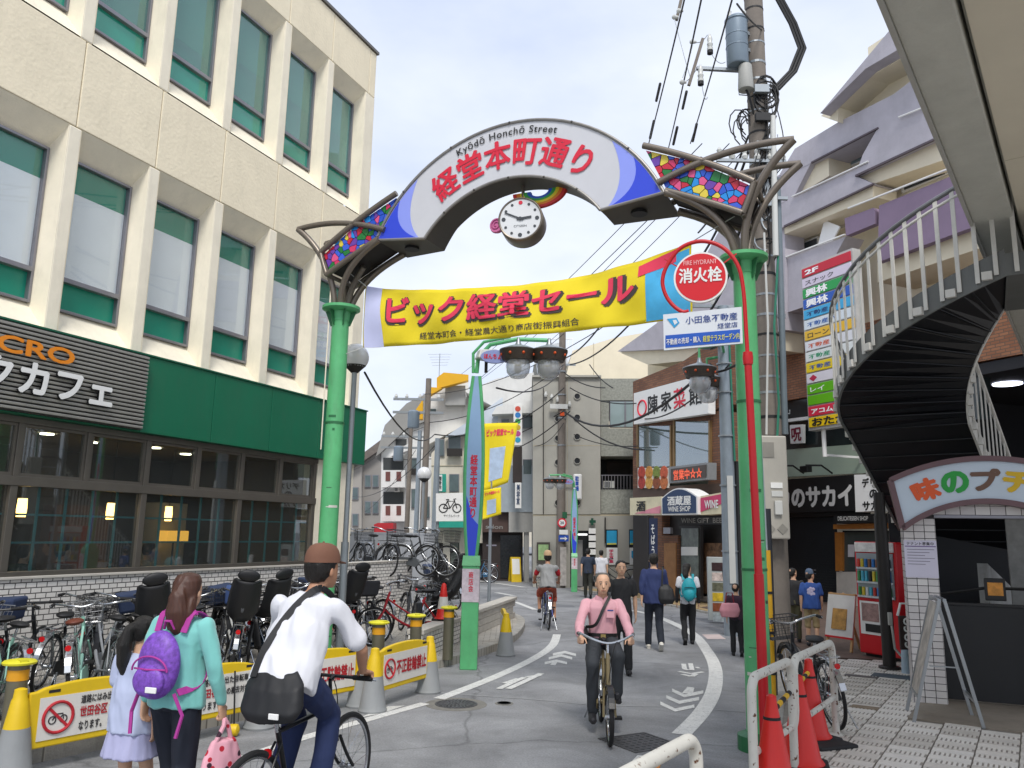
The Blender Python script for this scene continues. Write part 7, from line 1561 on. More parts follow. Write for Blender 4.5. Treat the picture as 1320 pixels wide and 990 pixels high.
def paint(o, col=None, saddle=None, cover=None):
    for ch in o.children:
        n = ch.name.split('.')[0]
        if n in ('frame', 'fork', 'chain_guard') and col: m = M('bike_' + col, col, .35, .1, var=.05)
        elif n == 'saddle' and saddle: m = saddle
        elif n == 'basket_cover' and cover: m = M('cover_' + cover, cover, .8, var=.15)
        else: continue
        for s in ch.material_slots: s.link = 'OBJECT'; s.material = m
used_t = set()
def place_bike(kind, pos, head, lab, col=None, tilt=4, z=.11, group='bicycles parked along the tile wall', saddle=None, cover=None, steer=None):
    o = TPL[kind] if kind not in used_t else copy_tree(TPL[kind]); used_t.add(kind)
    o.name = 'bicycle'
    o.location = (pos[0], pos[1], z); o.rotation_euler = (R_(tilt), 0, math.atan2(head[1], head[0])); tag(o, lab, 'bicycle', group); paint(o, col, saddle, cover); return o
def rowpos(s, off): q = FL.A + FL.d * s - FL.n * off; return (q.x, q.y)
rb_ = random.Random(4)
row = [(-2.1, 'city', '22252a', 'black basket bicycle at the far left edge of the rack', 0), (-1.7, 'city', '2a2a2c', 'black bicycle second from the left edge of the rack', 0), (-1.3, 'sport', '30343a', 'black sports bicycle left of the two mint green bicycles', 0), (-.9, 'mint', '8fbfae', 'mint green bicycle with a black saddle at the left of the rack', 0), (-.5, 'mint', '9fcfbe', 'mint green bicycle with a brown leather saddle', 1), (-.08, 'city', '8f9296', 'silver basket bicycle right of the mint green ones', 0), (.32, 'sport', '3f8fb8', 'light blue sports bicycle behind the girl', 0), (.75, 'ebike', '5a5e60', 'grey electric bicycle with child seat behind the woman in mint', 0), (1.2, 'city', '2d2f33', 'black bicycle just right of the woman in mint', 0), (1.6, 'ebike', '23324f', 'electric bicycle with a blue covered basket right of the mint-topped woman', 2), (2.0, 'city', 'c9cac6', 'white framed bicycle behind the blue covered basket', 0), (2.45, 'ebike', '1f3a56', 'dark blue electric bicycle with child seat left of the white-shirted cyclist', 3), (2.95, 'city', '2c2c30', 'black bicycle hidden mostly behind the white-shirted cyclist', 0), (3.4, 'city', '8a8d90', 'silver bicycle right of the white-shirted cyclist by the globe lamp post', 0), (3.85, 'sport', 'a8453c', 'dull red sports bicycle beside the globe lamp post', 0), (4.3, 'ebike', '3a3f46', 'grey electric bicycle with child seat behind the globe lamp post', 0), (4.7, 'city', '26282c', 'black bicycle third from the end of the tile wall', 0), (5.15, 'sport', '9a9da0', 'silver sports bicycle near the end of the tile wall', 0), (5.6, 'city', '4b4e52', 'grey bicycle second from the end of the tile wall', 0), (6.0, 'city', '1f2226', 'black basket bicycle at the end of the tile wall', 0)]
for s, k, col, lab, v in row:
    sk = rb_.uniform(.15, .95); h = FL.n * .8 + FL.d * sk
    z = .11
    place_bike(k, rowpos(s + rb_.uniform(-.08, .08), 1.8 + rb_.uniform(-.25, .25)), h, lab, col, rb_.uniform(-10, 9), z, saddle=mSadB if v == 1 else None, cover='3d5485' if v == 2 else None)
# further back row closer to the wall
for s, k, col, lab in ((-1.9, 'city', '3a3d40', 'dark grey bicycle leaning on the tile wall at the far left'), (-.75, 'sport', '25272b', 'black sports bicycle leaning on the tile wall behind the mint ones'), (-.2, 'city', '1d1f22', 'black bicycle leaning on the tile wall left of the girl'), (1.0, 'sport', '55595e', 'grey sports bicycle against the tile wall behind the woman'), (1.45, 'city', '2a2c2f', 'black bicycle against the tile wall right of the woman'), (2.6, 'sport', '8d2f2c', 'dull red bicycle against the tile wall left of the gate post'), (3.2, 'city', '303338', 'dark bicycle against the tile wall behind the gate post'), (3.75, 'city', '6a6d70', 'grey bicycle against the tile wall right of the gate post'), (5.2, 'city', '202226', 'black bicycle against the tile wall near its end'), (-1.3, 'ebike', '2b2d30', 'black electric bicycle standing against the tile wall at the left'), (.35, 'city', 'b9bcbf', 'silver bicycle wedged between the others against the tile wall'), (2.0, 'city', '3a3a3a', 'dark bicycle against the tile wall behind the child-seat bicycles'), (4.5, 'city', '2a2c30', 'dark bicycle against the tile wall behind the globe lamp')):
    place_bike(k, rowpos(s, 1.15), FL.n * .5 + FL.d * .85, lab, col, rb_.uniform(-6, 6))
q_ = G(566, 832, .11); place_bike('ebike', (q_.x, q_.y + .1), (-.93, -.36), 'red electric bicycle with black child seat behind the barriers', 'b01f2a', 6, cover='2a2a2e')
# bicycles on the upper deck and beyond the wall
for k, (px, Yb, kind, col, hd, lab) in enumerate(((408, 18.3, 'ebike', '2a2a2c', (-.3, -.9), 'black bicycle with bag on the upper deck left of the globe lamp post'), (440, 18.2, 'city', '777a7d', (.5, -.85), 'grey bicycle on the upper deck right of the globe lamp post'), (470, 18.0, 'city', '44474a', (.6, -.8), 'dark bicycle on the upper deck by the hoarding'), (497, 18.1, 'city', '2a2c2e', (.85, -.5), 'basket bicycle seen side on at the upper deck'), (514, 17.8, 'city', '55595c', (.9, -.3), 'basket bicycle at the right end of the upper deck'))):
    p = P(px, 735, Yb); place_bike(kind, (p.x, Yb), hd, lab, col, rb_.uniform(-5, 5), .95, 'bicycles on the upper deck')
for k, (px, py, kind, col, hd, lab) in enumerate(((540, 800, 'city', '2b2d30', (.3, .95), 'black bicycle rearing at the end of the tile wall'), (552, 795, 'mint', '9a9c9e', (.2, .97), 'silver bicycle beyond the tile wall'), (566, 790, 'ebike', '1f2226', (-.2, .97), 'black child-seat bicycle beyond the low wall'), (588, 786, 'ebike', '3a3c40', (-.5, .86), 'dark child-seat bicycle nearest the near green post'), (600, 780, 'city', '6d6f72', (-.7, .7), 'grey bicycle just left of the near green post'), (578, 775, 'city', '2f3134', (.5, .86), 'dark bicycle at the back of the corner rack'))):
    g_ = G(px, py, .11); place_bike(kind, (g_.x, g_.y), hd, lab, col, rb_.uniform(-6, 6), .11, 'bicycles at the corner rack')
g_ = G(652, 752, 0); place_bike('city', (g_.x - .6, g_.y), (-.97, .1), 'blue bicycle parked in front of the dark salon', '2f6f9a', 3, 0, 'bicycles parked far off'); g_ = G(812, 757, .07); place_bike('city', (g_.x, g_.y - .4), (-.95, .3), 'black basket bicycle parked below the blue posters', '2a2c30', 3, .07, 'bicycles parked far off')
bkR = place_bike('city', (3.24, 8.36), (-.02, 1.), 'black basket bicycle parked beside the red cones on the right pavement', '24262a', -7, .062, 'bicycle on the right pavement')
# ================================================================== people
def V3(*a): return Vector(a)
def blob(mb, voxel, name, mats, parent=None, smooth=6, fold=0., fs=9., seed=0, stretch=.35):
    """union of overlapping closed shapes as one continuous skin"""
    me = mb.mesh('tmp', mats if isinstance(mats, list) else [mats]); o = bpy.data.objects.new('tmp', me)
    r = o.modifiers.new('r', 'REMESH'); r.mode = 'VOXEL'; r.voxel_size = voxel; r.use_smooth_shade = True
    s = o.modifiers.new('s', 'SMOOTH'); s.iterations = smooth; s.factor = .5
    nm = evaluate(o); bpy.data.objects.remove(o); bpy.data.meshes.remove(me)
    nm.name = name
    if fold:
        nm.update(); off = Vector((seed * 3.1, seed * 1.7, seed))
        src = [(v.co.copy(), v.normal.copy()) for v in nm.vertices]; out = []
        for p, nn in src:
            q = Vector((p.x * fs, p.y * fs, p.z * fs * stretch + p.x * fs * .5)) + off
            n1 = noise.noise(q); n2 = noise.noise(q * 2.3 + Vector((5, 2, 1)))
            out += (p + nn * fold * ((1 - abs(n1) * 2.2) * .7 + n2 * .5 - .25))[:]
        nm.vertices.foreach_set('co', out)
    nm.materials.clear(); nm.materials.append(mats if not isinstance(mats, list) else mats[0])
    nm.polygons.foreach_set('use_smooth', [True] * len(nm.polygons)); nm.update()
    return add(name, nm, parent)
def limb(mb, pts, rad, n=14):
    pts = [Vector(p) for p in pts]
    mb.tube(pts, list(rad), n)
    for p, r in zip(pts, rad): mb.ball(p, r * .985, 12, 8)
def loft(mb, rings, n=20):
    """rings: (centre, right vector scaled, forward vector scaled)"""
    ix = []
    for c, a, b in rings: ix.append([mb._v(Vector(c) + Vector(a) * math.copysign(abs(math.cos(t)) ** .85, math.cos(t)) + Vector(b) * math.copysign(abs(math.sin(t)) ** .85, math.sin(t))) for t in [2 * math.pi * k / n for k in range(n)]])
    for A, B in zip(ix, ix[1:]):
        for k in range(n): mb._f((A[k], A[(k + 1) % n], B[(k + 1) % n], B[k]))
    mb._f(ix[0][::-1]); mb._f(ix[-1])
def hand(mb, w, d, nrm, side, curl=.35, s=1., grip=False):
    """w wrist, d direction of the hand, nrm back of the hand, side +1 when the thumb is towards d x nrm"""
    d = Vector(d).normalized(); nrm = Vector(nrm); nrm = (nrm - d * nrm.dot(d)).normalized(); ac = d.cross(nrm) * side
    L = .088 * s; c = w + d * L * .5
    loft(mb, [(w - d * .01, ac * .026 * s, nrm * .02 * s), (w + d * L * .3, ac * .036 * s, nrm * .017 * s), (w + d * L, ac * .041 * s, nrm * .014 * s), (w + d * (L + .012), ac * .034 * s, nrm * .01 * s)], 12)
    for k, (off, ln) in enumerate(((.031, .066), (.0105, .075), (-.0105, .07), (-.03, .054))):
        b = w + d * (L - .004) + ac * off * s; a = 0.; p = b; pts = [b]
        for seg, fr in ((0, .45), (1, .32), (2, .23)):
            a += curl * (1.15 if seg else .8); dd = d * math.cos(a) - nrm * math.sin(a); p = p + dd * ln * s * fr; pts.append(p)
        limb(mb, pts, [.0098 * s, .0092 * s, .0085 * s, .0072 * s], 8)
    b = w + d * .022 + ac * .028 * s; t1 = (d * .65 + ac * .7 - nrm * .2).normalized(); t2 = (d * .9 + ac * .25 - nrm * (.5 if curl > .7 else .2)).normalized()
    limb(mb, [b, b + t1 * .038 * s, b + t1 * .038 * s + t2 * .034 * s, b + t1 * .038 * s + t2 * .058 * s], [.014 * s, .012 * s, .0105 * s, .0085 * s], 8)
mSkin = M('skin', 'cfa588', .55, var=.06, vs=12); mSkinT = M('skin_tan', 'b5866a', .55, var=.06, vs=12); mHairB = M('hair_black', '17130f', .45, var=.25, vs=30, bump=.5, bs=80); mHairBr = M('hair_brown', '4a2c20', .45, var=.3, vs=30, bump=.2, bs=120)
def streaky(m):
    n = m.node_tree
    for z in [x for x in n.nodes if x.type == 'TEX_NOISE']:
        t = z.inputs[0].links[0].from_socket; mp_ = n.nodes.new('ShaderNodeMapping'); mp_.inputs['Scale'].default_value = (4, 4, .25); n.links.new(t, mp_.inputs[0]); n.links.new(mp_.outputs[0], z.inputs[0])
    return m
streaky(mHairB); streaky(mHairBr)
def head_geo(mb, c, fw, up, s=1., ears=True):
    """skull, jaw, nose and ears added to the body; fw face direction"""
    fw = fw.normalized(); rt = fw.cross(up).normalized(); u = rt.cross(fw)
    def at2(x, y, z): return c + rt * x * s + fw * y * s + u * z * s
    loft(mb, [(at2(0, -.01, .112), rt * .03 * s, fw * .035 * s), (at2(0, -.012, .098), rt * .055 * s, fw * .07 * s), (at2(0, -.012, .065), rt * .072 * s, fw * .092 * s), (at2(0, -.008, .025), rt * .076 * s, fw * .097 * s), (at2(0, -.002, -.01), rt * .073 * s, fw * .094 * s), (at2(0, .012, -.045), rt * .066 * s, fw * .08 * s), (at2(0, .026, -.08), rt * .052 * s, fw * .062 * s), (at2(0, .04, -.108), rt * .03 * s, fw * .04 * s)][::-1], 20)
    limb(mb, [at2(0, .09, .005), at2(0, .108, -.028)], [.009 * s, .015 * s], 8); mb.ball(at2(0, .092, -.066), (.018 * s, .012 * s, .012 * s), 8, 6)
    if ears:
        for k in (-1, 1): mb.ball(at2(k * .078, -.012, -.012), (.012 * s, .02 * s, .03 * s), 8, 8)
    return at2, rt, u
def face_bits(par, at2, s):
    for k in (-1, 1):
        MB().ball(at2(k * .03, .086, .008), .009 * s, 10, 8).build('eye', M('eye_white', '9a8f86', .3, var=0), par, True); MB().ball(at2(k * .03, .0935, .008), .006 * s, 8, 6).build('iris', mBk, par, True)
        MB().tube([at2(k * .015, .096, .03), at2(k * .032, .095, .034), at2(k * .048, .084, .028)], .0035 * s, 6).build('eyebrow', M('brow_grey', '55504c', .7), par)
    MB().tube([at2(-.024, .09, -.066), at2(0, .102, -.064), at2(.024, .09, -.066)], .004 * s, 6).build('lips', M('lips', '9a5a4c', .5), par)
def person(name, loc, rz, J, lab, group, top, bottom, sleeve=.5, hem=1., skin=None, hair=mHairB, style='short', shoe=None, s=1., vox=.009, hands=((.35,), (.35,)), face=False, leg_bare=0, skirt=None, hat=None, loose=1., open_h=None):
    """J: joints in metres, x right, y forward, z up"""
    skin = skin or mSkin; J = {k: Vector(v) * s for k, v in J.items()}
    hf = J.get('hf', Vector((0, 1, 0))); up = Vector((0, 0, 1)); rt = Vector((1, 0, 0))
    spine = (J['neck'] - J['pel']); su = spine.normalized(); sh = (J['shR'] - J['shL']).normalized(); fwd = su.cross(sh) * -1; fwd = sh.cross(su) * -1
    fwd = su.cross(sh); fwd = fwd if fwd.y > 0 or abs(fwd.y) < 1e-6 and fwd.z > 0 else -fwd
    hipx = (J['hipR'] - J['hipL']).normalized()
    b = MB(); at2, hr, hu = head_geo(b, J['head'], hf, (J['head'] - J['neck']).normalized() * .4 + up * .6, s)
    limb(b, [J['neck'] - su * .06 * s, J['neck'] + su * .03 * s, J['head'] - hu * .05 * s - hf * .01 * s], [.062 * s, .053 * s, .052 * s])
    def P2(t): return J['pel'].lerp(J['neck'], t)
    tor = [(P2(-.12), hipx * .13, fwd * .09), (P2(.0), hipx * .152, fwd * .105), (P2(.2), hipx * .138, fwd * .095), (P2(.42), sh * .125, fwd * .09), (P2(.62), sh * .145, fwd * .1), (P2(.8), sh * .15, fwd * .095), (P2(.92), sh * .11, fwd * .065), (P2(1.0), sh * .06, fwd * .055)]
    tor = [(c, a * s, f * s) for c, a, f in tor]
    loft(b, tor)
    for S, sd in (('L', -1), ('R', 1)):
        limb(b, [J['sh' + S] - Vector((0, 0, .02)) * s, J['sh' + S].lerp(J['el' + S], .5), J['el' + S]], [.038 * s, .043 * s, .036 * s]); limb(b, [J['el' + S], J['el' + S].lerp(J['wr' + S], .35), J['wr' + S]], [.036 * s, .036 * s, .024 * s])
        limb(b, [J['hip' + S], J['kn' + S]], [.078 * s, .052 * s]); limb(b, [J['kn' + S], J['kn' + S].lerp(J['an' + S], .35), J['an' + S]], [.05 * s, .05 * s, .034 * s]); limb(b, [J['an' + S], J['an' + S] + Vector((0, .03, -.03)) * s], [.033 * s, .033 * s])
        hd = J.get('hd' + S, (J['wr' + S] - J['el' + S])); hn = J.get('hn' + S, Vector((sd, 0, 0)))
        hand(b, J['wr' + S], hd, hn, (1 if S == 'L' else -1) * (1 if hn.dot(Vector((sd, 0, 0))) >= 0 else 1), hands[0 if S == 'L' else 1][0], s * .95)
    o = blob(b, vox * .75, name, skin, None, 3); o.location = loc; o.rotation_euler = (0, 0, rz); tag(o, lab, 'person', group)
    # shirt
    t = MB(); lz = loose; k0 = -.02 - .12 * hem
    trs = [(P2(k0), hipx * .168 * lz, fwd * .122 * lz), (P2(.05), hipx * .165 * lz, fwd * .12 * lz), (P2(.22), hipx * .154 * lz, fwd * .112 * lz), (P2(.42), sh * .148 * lz, fwd * .112 * lz), (P2(.62), sh * .163, fwd * .118), (P2(.8), sh * .178, fwd * .116), (P2(.91), sh * .15, fwd * .09), (P2(.985), sh * .075, fwd * .066)]
    loft(t, [(c, a * s, f * s) for c, a, f in trs])
    for S in 'LR':
        A, E, W_ = J['sh' + S], J['el' + S], J['wr' + S]
        if sleeve <= 1: e = A.lerp(E, sleeve); limb(t, [A - Vector((0, 0, .012)) * s, A.lerp(e, .5), e], [.057 * s, .06 * s, .06 * s * (1.12 if loose > 1.05 else 1)])
        else: limb(t, [A - Vector((0, 0, .014)) * s, A.lerp(E, .5), E], [.055 * s, .056 * s, .05 * s]); limb(t, [E, E.lerp(W_, .5), E.lerp(W_, sleeve - 1)], [.05 * s, .046 * s, .037 * s])
    sh_ = blob(t, vox, 'shirt', top, o, 5, .016 * s, 8 / s, 1)
    # bottoms
    p = MB(); loft(p, [(c, a * s * 1.09, f * s * 1.1) for c, a, f in ((P2(-.16), hipx * .12, fwd * .085), (P2(-.06), hipx * .145, fwd * .105), (P2(.06), hipx * .146, fwd * .104), (P2(.16), hipx * .136, fwd * .098))])
    if skirt:
        c0 = P2(.12); rings = [(c0 - up * .02 * s, rt * .14 * s, V3(0, .1, 0) * s), (c0 - up * .12 * s, rt * .175 * s, V3(0, .13, 0) * s), (c0 - up * skirt * s, rt * .24 * s, V3(0, .18, 0) * s)]
        p2 = MB(); loft(p2, rings, 28); blob(p2, vox, 'skirt', bottom, o, 3, .014 * s, 16, 3, .1)
    else:
        for S in 'LR':
            H_, K, A = J['hip' + S], J['kn' + S], J['an' + S]; limb(p, [H_, H_.lerp(K, .5), K], [.098 * s, .087 * s, .071 * s])
            if leg_bare == 0: limb(p, [K, K.lerp(A, .5), K.lerp(A, .96)], [.07 * s, .066 * s, .062 * s])
            elif leg_bare < 0: limb(p, [K, K.lerp(A, .5), K.lerp(A, 1.0)], [.066 * s, .052 * s, .047 * s])
            else: e = K.lerp(A, leg_bare * .5); limb(p, [K, e], [.074 * s, .076 * s])
        blob(p, vox, 'trousers', bottom, o, 4, .012 * s, 8 / s, 2)
    shoe = shoe or M('shoe_dark', '26262a', .6)
    for S in 'LR':
        A = J['an' + S]; f_ = J.get('toe' + S, Vector((0, 1, 0))).normalized(); q = MB(); dn = Vector((0, 0, -1)); dn = (dn - f_ * dn.dot(f_)).normalized()
        limb(q, [A + dn * .03 * s - f_ * .03 * s, A + dn * .045 * s + f_ * .06 * s, A + dn * .052 * s + f_ * .14 * s], [.046 * s, .043 * s, .036 * s])
        so_ = blob(q, max(vox, .009), 'shoe', shoe, o, 2)
        sl_ = MB(); rts = f_.cross(dn); loft(sl_, [(A + dn * .062 * s - f_ * .08 * s, rts * .03 * s, dn * .012 * s), (A + dn * .066 * s, rts * .04 * s, dn * .014 * s), (A + dn * .07 * s + f_ * .1 * s, rts * .045 * s, dn * .014 * s), (A + dn * .07 * s + f_ * .18 * s, rts * .025 * s, dn * .012 * s)], 10); sl_.build('sole', M('sole_white', 'c2c0ba', .6) if shoe.name == 'shoe_white' else mTyre, so_)
    # hair
    h = MB(); hs = s
    if style != 'bald':
        loft(h, [(at2(0, -.016, .124), hr * .03 * s, hf * .03 * s), (at2(0, -.018, .108), hr * .066 * s, hf * .08 * s), (at2(0, -.022, .07), hr * .084 * s, hf * .1 * s), (at2(0, -.034, .03), hr * .087 * s, hf * .092 * s), (at2(0, -.046, -.01), hr * .084 * s, hf * .075 * s), (at2(0, -.058, -.05), hr * .068 * s, hf * .055 * s), (at2(0, -.06, -.075), hr * .045 * s, hf * .035 * s)][::-1], 20)
        if style == 'half': limb(h, [at2(0, -.09, .02), at2(0, -.125, -.03), at2(.01, -.13, -.12), at2(.02, -.115, -.22), at2(.02, -.1, -.27)], [.05 * s, .058 * s, .066 * s, .056 * s, .02 * s]); limb(h, [at2(-.05, -.05, -.03), at2(-.05, -.09, -.13), at2(-.04, -.1, -.24)], [.04 * s, .048 * s, .03 * s]); limb(h, [at2(.05, -.05, -.03), at2(.055, -.09, -.13), at2(.05, -.1, -.22)], [.04 * s, .048 * s, .028 * s])
        if style == 'tail': limb(h, [at2(0, -.1, .05), at2(0, -.14, .02), at2(-.01, -.16, -.1), at2(-.02, -.15, -.25), at2(-.02, -.13, -.36)], [.035 * s, .045 * s, .06 * s, .052 * s, .015 * s])
        if style == 'long': limb(h, [at2(0, -.07, -.02), at2(0, -.1, -.14), at2(0, -.11, -.24)], [.07 * s, .07 * s, .04 * s])
        blob(h, vox * .8, 'hair', hair, o, 3, .006 * s, 26, 4, .12)
    if hat:
        q = MB(); loft(q, [(at2(0, -.016, .165), hr * .018 * s, hf * .02 * s), (at2(0, -.016, .16), hr * .042 * s, hf * .05 * s), (at2(0, -.016, .145), hr * .066 * s, hf * .08 * s), (at2(0, -.016, .115), hr * .084 * s, hf * .099 * s), (at2(0, -.016, .08), hr * .092 * s, hf * .108 * s), (at2(0, -.016, .045), hr * .094 * s, hf * .11 * s)][::-1], 22)
        cp = q.build('cap', hat, o, True); q2 = MB(); bd = hf if style != 'capback' else -hf
        pts = [at2(.075 * math.cos(t), (.07 + .1 * math.sin(t)) * (1 if style != 'capback' else -1.), .048 - .012 * math.sin(t)) for t in [math.pi * k / 12 for k in range(13)]]; base = [p_ + Vector((0, 0, .006)) for p_ in pts]
        q2.poly(pts[::-1]); q2.poly(base)
        for k in range(12): q2._f((q2._v(pts[k]), q2._v(pts[k + 1]), q2._v(base[k + 1]), q2._v(base[k])))
        q2.build('brim', hat, cp); q.ball
        MB().ball(at2(0, -.016, .166), .008 * s, 8, 6).build('button', hat, cp, True)
    if face: face_bits(o, at2, s)
    o['_'] = 0; del o['_']
    return o, J, at2
def stand(stride=.0, arms=.12, armL=None, armR=None, turn=0, lean=0.):
    """walking or standing figure 1.70 m tall; stride >0 puts the left foot forward"""
    st = stride
    J = dict(pel=(0, 0, .92), neck=(0, .01 + lean, 1.44), head=(0, .03 + lean, 1.585), shL=(-.175, lean, 1.385), shR=(.175, lean, 1.385), hipL=(-.085, 0, .9), hipR=(.085, 0, .9),
             knL=(-.09, st * .5 + .03, .5), knR=(.09, -st * .25 + .06, .5), anL=(-.09, st, .085), anR=(.09, -st * 1.05, .085 + abs(st) * .28),
             elL=(-.225, lean - st * .35 * arms / .12, 1.12), elR=(.225, lean + st * .35 * arms / .12, 1.12), wrL=(-.23, lean + .05 - st * .6 * arms / .12, .88), wrR=(.23, lean + .05 + st * .6 * arms / .12, .88))
    J['toeL'] = (0, 1, .18 * (st > .05)); J['toeR'] = (0, 1, -.75 * (st > .05))
    if st < 0: J['toeL'] = (0, 1, -.75); J['toeR'] = (0, 1, .18); J['anL'] = (-.09, st * 1.05, .085 + abs(st) * .28); J['anR'] = (.09, -st, .085); J['knL'] = (-.09, st * .25 + .06 + .05, .5); J['knR'] = (.09, -st * .5 + .03, .5)
    if armL: J['elL'], J['wrL'] = armL
    if armR: J['elR'], J['wrR'] = armR
    J['hf'] = (math.sin(turn), math.cos(turn), 0)
    return J
def yaw(to): return math.atan2(to[1], to[0]) - math.pi / 2
def strap(par, pts, w, m, name='strap'):
    s = MB(); pts = smooth_line([Vector(p) for p in pts], 5); prev = None
    for a, b in zip(pts, pts[1:]): s.bar(a, b + (b - a) * .1, w, .008, up=(0, 1, .2))
    return s.build(name, m, par)
cam_dir = lambda p: (p.x, p.y)
# ---- woman with purple backpack (seen from behind) and girl
hw = 1.60 / 1.70
pw_ = P(222, 990, 6.05)
WY = 5.25; WX = P(232, 850, WY).x
hd_w = (.28, .96)
topM = M('mint_sweater', '7cc4bd', .85, var=.08, vs=5, sheen=.3, bump=.1, bs=200); trN = M('navy_trousers', '171d2b', .8, var=.12, vs=6)
J = stand(.17, .08, armR=((.25, .02, 1.12), (.27, .10, .87)))
J['hf'] = (-.12, 1, .0)
wz = lambda px, py, Y: P(px, py, Y).z
sW = wz(230, 738, WY) / 1.71
wo, JW, at = person('person', (WX, WY, 0), yaw(hd_w), J, 'woman in a mint sweater and navy trousers with a purple backpack, seen from behind', 'pedestrians', topM, trN, sleeve=1.9, hem=.8, hair=mHairBr, style='half', s=sW, loose=1.12, hands=((.4,), (1.1,)))
# backpack
q = MB(); k = sW; q.ball((0, -.2, 1.15), (.15, .085, .21), 20, 14); q.ball((0, -.225, 1.07), (.135, .085, .13), 18, 12)
bpk = empty('backpack', (WX, WY, 0), yaw(hd_w), 'purple glitter backpack with pink zip lines on the woman in the mint sweater', 'backpack'); bpk.scale = (k, k, k)
mPur = M('purple_glitter', '7a4bb5', .5, var=.45, vs=38); mMag = M('magenta_trim', 'a8348f', .6)
bb_ = blob(q, .01, 'body', mPur, bpk, 4); pk = MB(); pk.ball((0, -.285, 1.06), (.118, .04, .1), 18, 10); blob(pk, .01, 'front_pocket', mPur, bpk, 2)
MB().tube([(.13 * math.cos(t), -.285 - .01 * math.sin(t), 1.12 + .09 * math.sin(t)) for t in [math.pi * i / 14 for i in range(15)]], .006, 6).build('zip', mMag, bpk); MB().tube([(-.125, -.27, 1.13), (0, -.322, 1.135), (.125, -.27, 1.13)], .006, 6).build('zip', mMag, bpk)
MB().tube([(-.04, -.13, 1.36), (-.02, -.15, 1.41), (.02, -.15, 1.41), (.04, -.13, 1.36)], .01, 6).build('handle', mMag, bpk); MB().box(.02, .1, -.335, -.323, 1.0, 1.035).build('badge', mWh, bpk, bev=.004)
for sd in (-1, 1): strap(bpk, [(sd * .1, -.12, 1.34), (sd * .11, -.05, 1.46), (sd * .12, .09, 1.4), (sd * .14, .12, 1.2), (sd * .16, .02, 1.02), (sd * .13, -.16, .98)], .045, mMag); MB().tube([(sd * .13, -.2, .98), (sd * .19, -.18, .85), (sd * .17, -.2, .72)], .012, 6).build('loose_strap', mMag, bpk)
# pink patterned tote in her right hand
wr = JW['wrR']; tp = empty('tote_bag', wo.matrix_basis @ Vector((wr.x + .02, wr.y + .02, wr.z - .1)), yaw(hd_w), 'pink tote bag printed with red fruit in the hand of the woman in mint', 'bag')
mPinkT = M('tote_pink', 'e2a6b4', .8, var=.05); 
def tote_pattern(m):
    n = m.node_tree; b = n.nodes['Principled BSDF']; t = n.nodes.new('ShaderNodeTexCoord'); v = n.nodes.new('ShaderNodeTexVoronoi'); v.inputs['Scale'].default_value = 17; r = n.nodes.new('ShaderNodeMapRange'); r.inputs[1].default_value = .30; r.inputs[2].default_value = .34; r.inputs[3].default_value = 1; r.inputs[4].default_value = 0
    x = n.nodes.new('ShaderNodeMix'); x.data_type = 'RGBA'; x.inputs[6].default_value = lin('e2a6b4'); v2 = n.nodes.new('ShaderNodeMix'); v2.data_type = 'RGBA'; v2.inputs[6].default_value = lin('b81f34'); v2.inputs[7].default_value = lin('3a2030'); sp_ = n.nodes.new('ShaderNodeSeparateColor'); gt = n.nodes.new('ShaderNodeMath'); gt.operation = 'GREATER_THAN'; gt.inputs[1].default_value = .75
    n.links.new(t.outputs['Object'], v.inputs[0]); n.links.new(v.outputs['Distance'], r.inputs[0]); n.links.new(v.outputs['Color'], sp_.inputs[0]); n.links.new(sp_.outputs[0], gt.inputs[0]); n.links.new(gt.outputs[0], v2.inputs[0]); n.links.new(r.outputs[0], x.inputs[0]); n.links.new(v2.outputs[2], x.inputs[7]); n.links.new(x.outputs[2], b.inputs['Base Color'])
tote_pattern(mPinkT)
q = MB(); loft(q, [(V3(0, 0, -.55), V3(.04, .15, 0), V3(-.02, .005, 0)), (V3(0, 0, -.52), V3(.05, .17, 0), V3(-.05, .02, 0)), (V3(0, 0, -.35), V3(.05, .16, 0), V3(-.05, .02, 0)), (V3(0, 0, -.2), V3(.04, .12, 0), V3(-.04, .015, 0)), (V3(0, 0, -.1), V3(.03, .07, 0), V3(-.03, .01, 0))]); blob(q, .011, 'sack', mPinkT, tp, 3, .014, 12, 3)
for sd in (-1, 1): MB().tube([(.02 * sd, .06 * sd, -.13), (.012, .02 * sd, -.02), (0, 0, .015)], .014, 8).build('handle', mPinkT, tp, True)
# girl
GY = 5.4; GX = P(178, 860, GY).x; sG = wz(172, 796, GY) / 1.71
J = stand(-.16, .08, turn=.35)
J['head'] = (.01, .03, 1.60)
go, JG, at = person('person', (GX, GY, 0), yaw((.3, .95)), J, 'girl with long black hair in a pale lilac dress and black knee socks', 'pedestrians', M('lilac_top', 'b4bdd8', .8, var=.06, vs=5), M('lilac_skirt', 'a9aacb', .8, var=.08, vs=6), sleeve=.75, hem=1.6, style='tail', s=sG, loose=1.25, skirt=.36, shoe=M('shoe_dark'))
q = MB()
for S in 'LR': K, A = JG['kn' + S], JG['an' + S]; limb(q, [K.lerp(A, .12), K.lerp(A, .5), A, A - Vector((0, 0, .03))], [.056 * sG, .056 * sG, .042 * sG, .042 * sG])
blob(q, .01, 'knee_socks', M('sock_black', '1b1b20', .9), go, 3)
# ---- cyclist in white shirt, brown cap
CX_, CY_ = P(395, 860, 7.15).x, 7.0
hd_c = Vector((.50, .866))                                  # heading of the bicycle
rear = Vector((-1.42, 4.82, 0)); front = Vector((-1.09, 5.80, 0))
hd_c = (front - rear).xy.normalized(); scb = (front - rear).length / 1.08
bk1 = place_bike('sport', (rear.x, rear.y), hd_c, 'slim black bicycle ridden by the man in the white shirt', '17181a', 0, 0, 'ridden bicycles'); bk1.scale = (1.0, 1.0, 1.0)
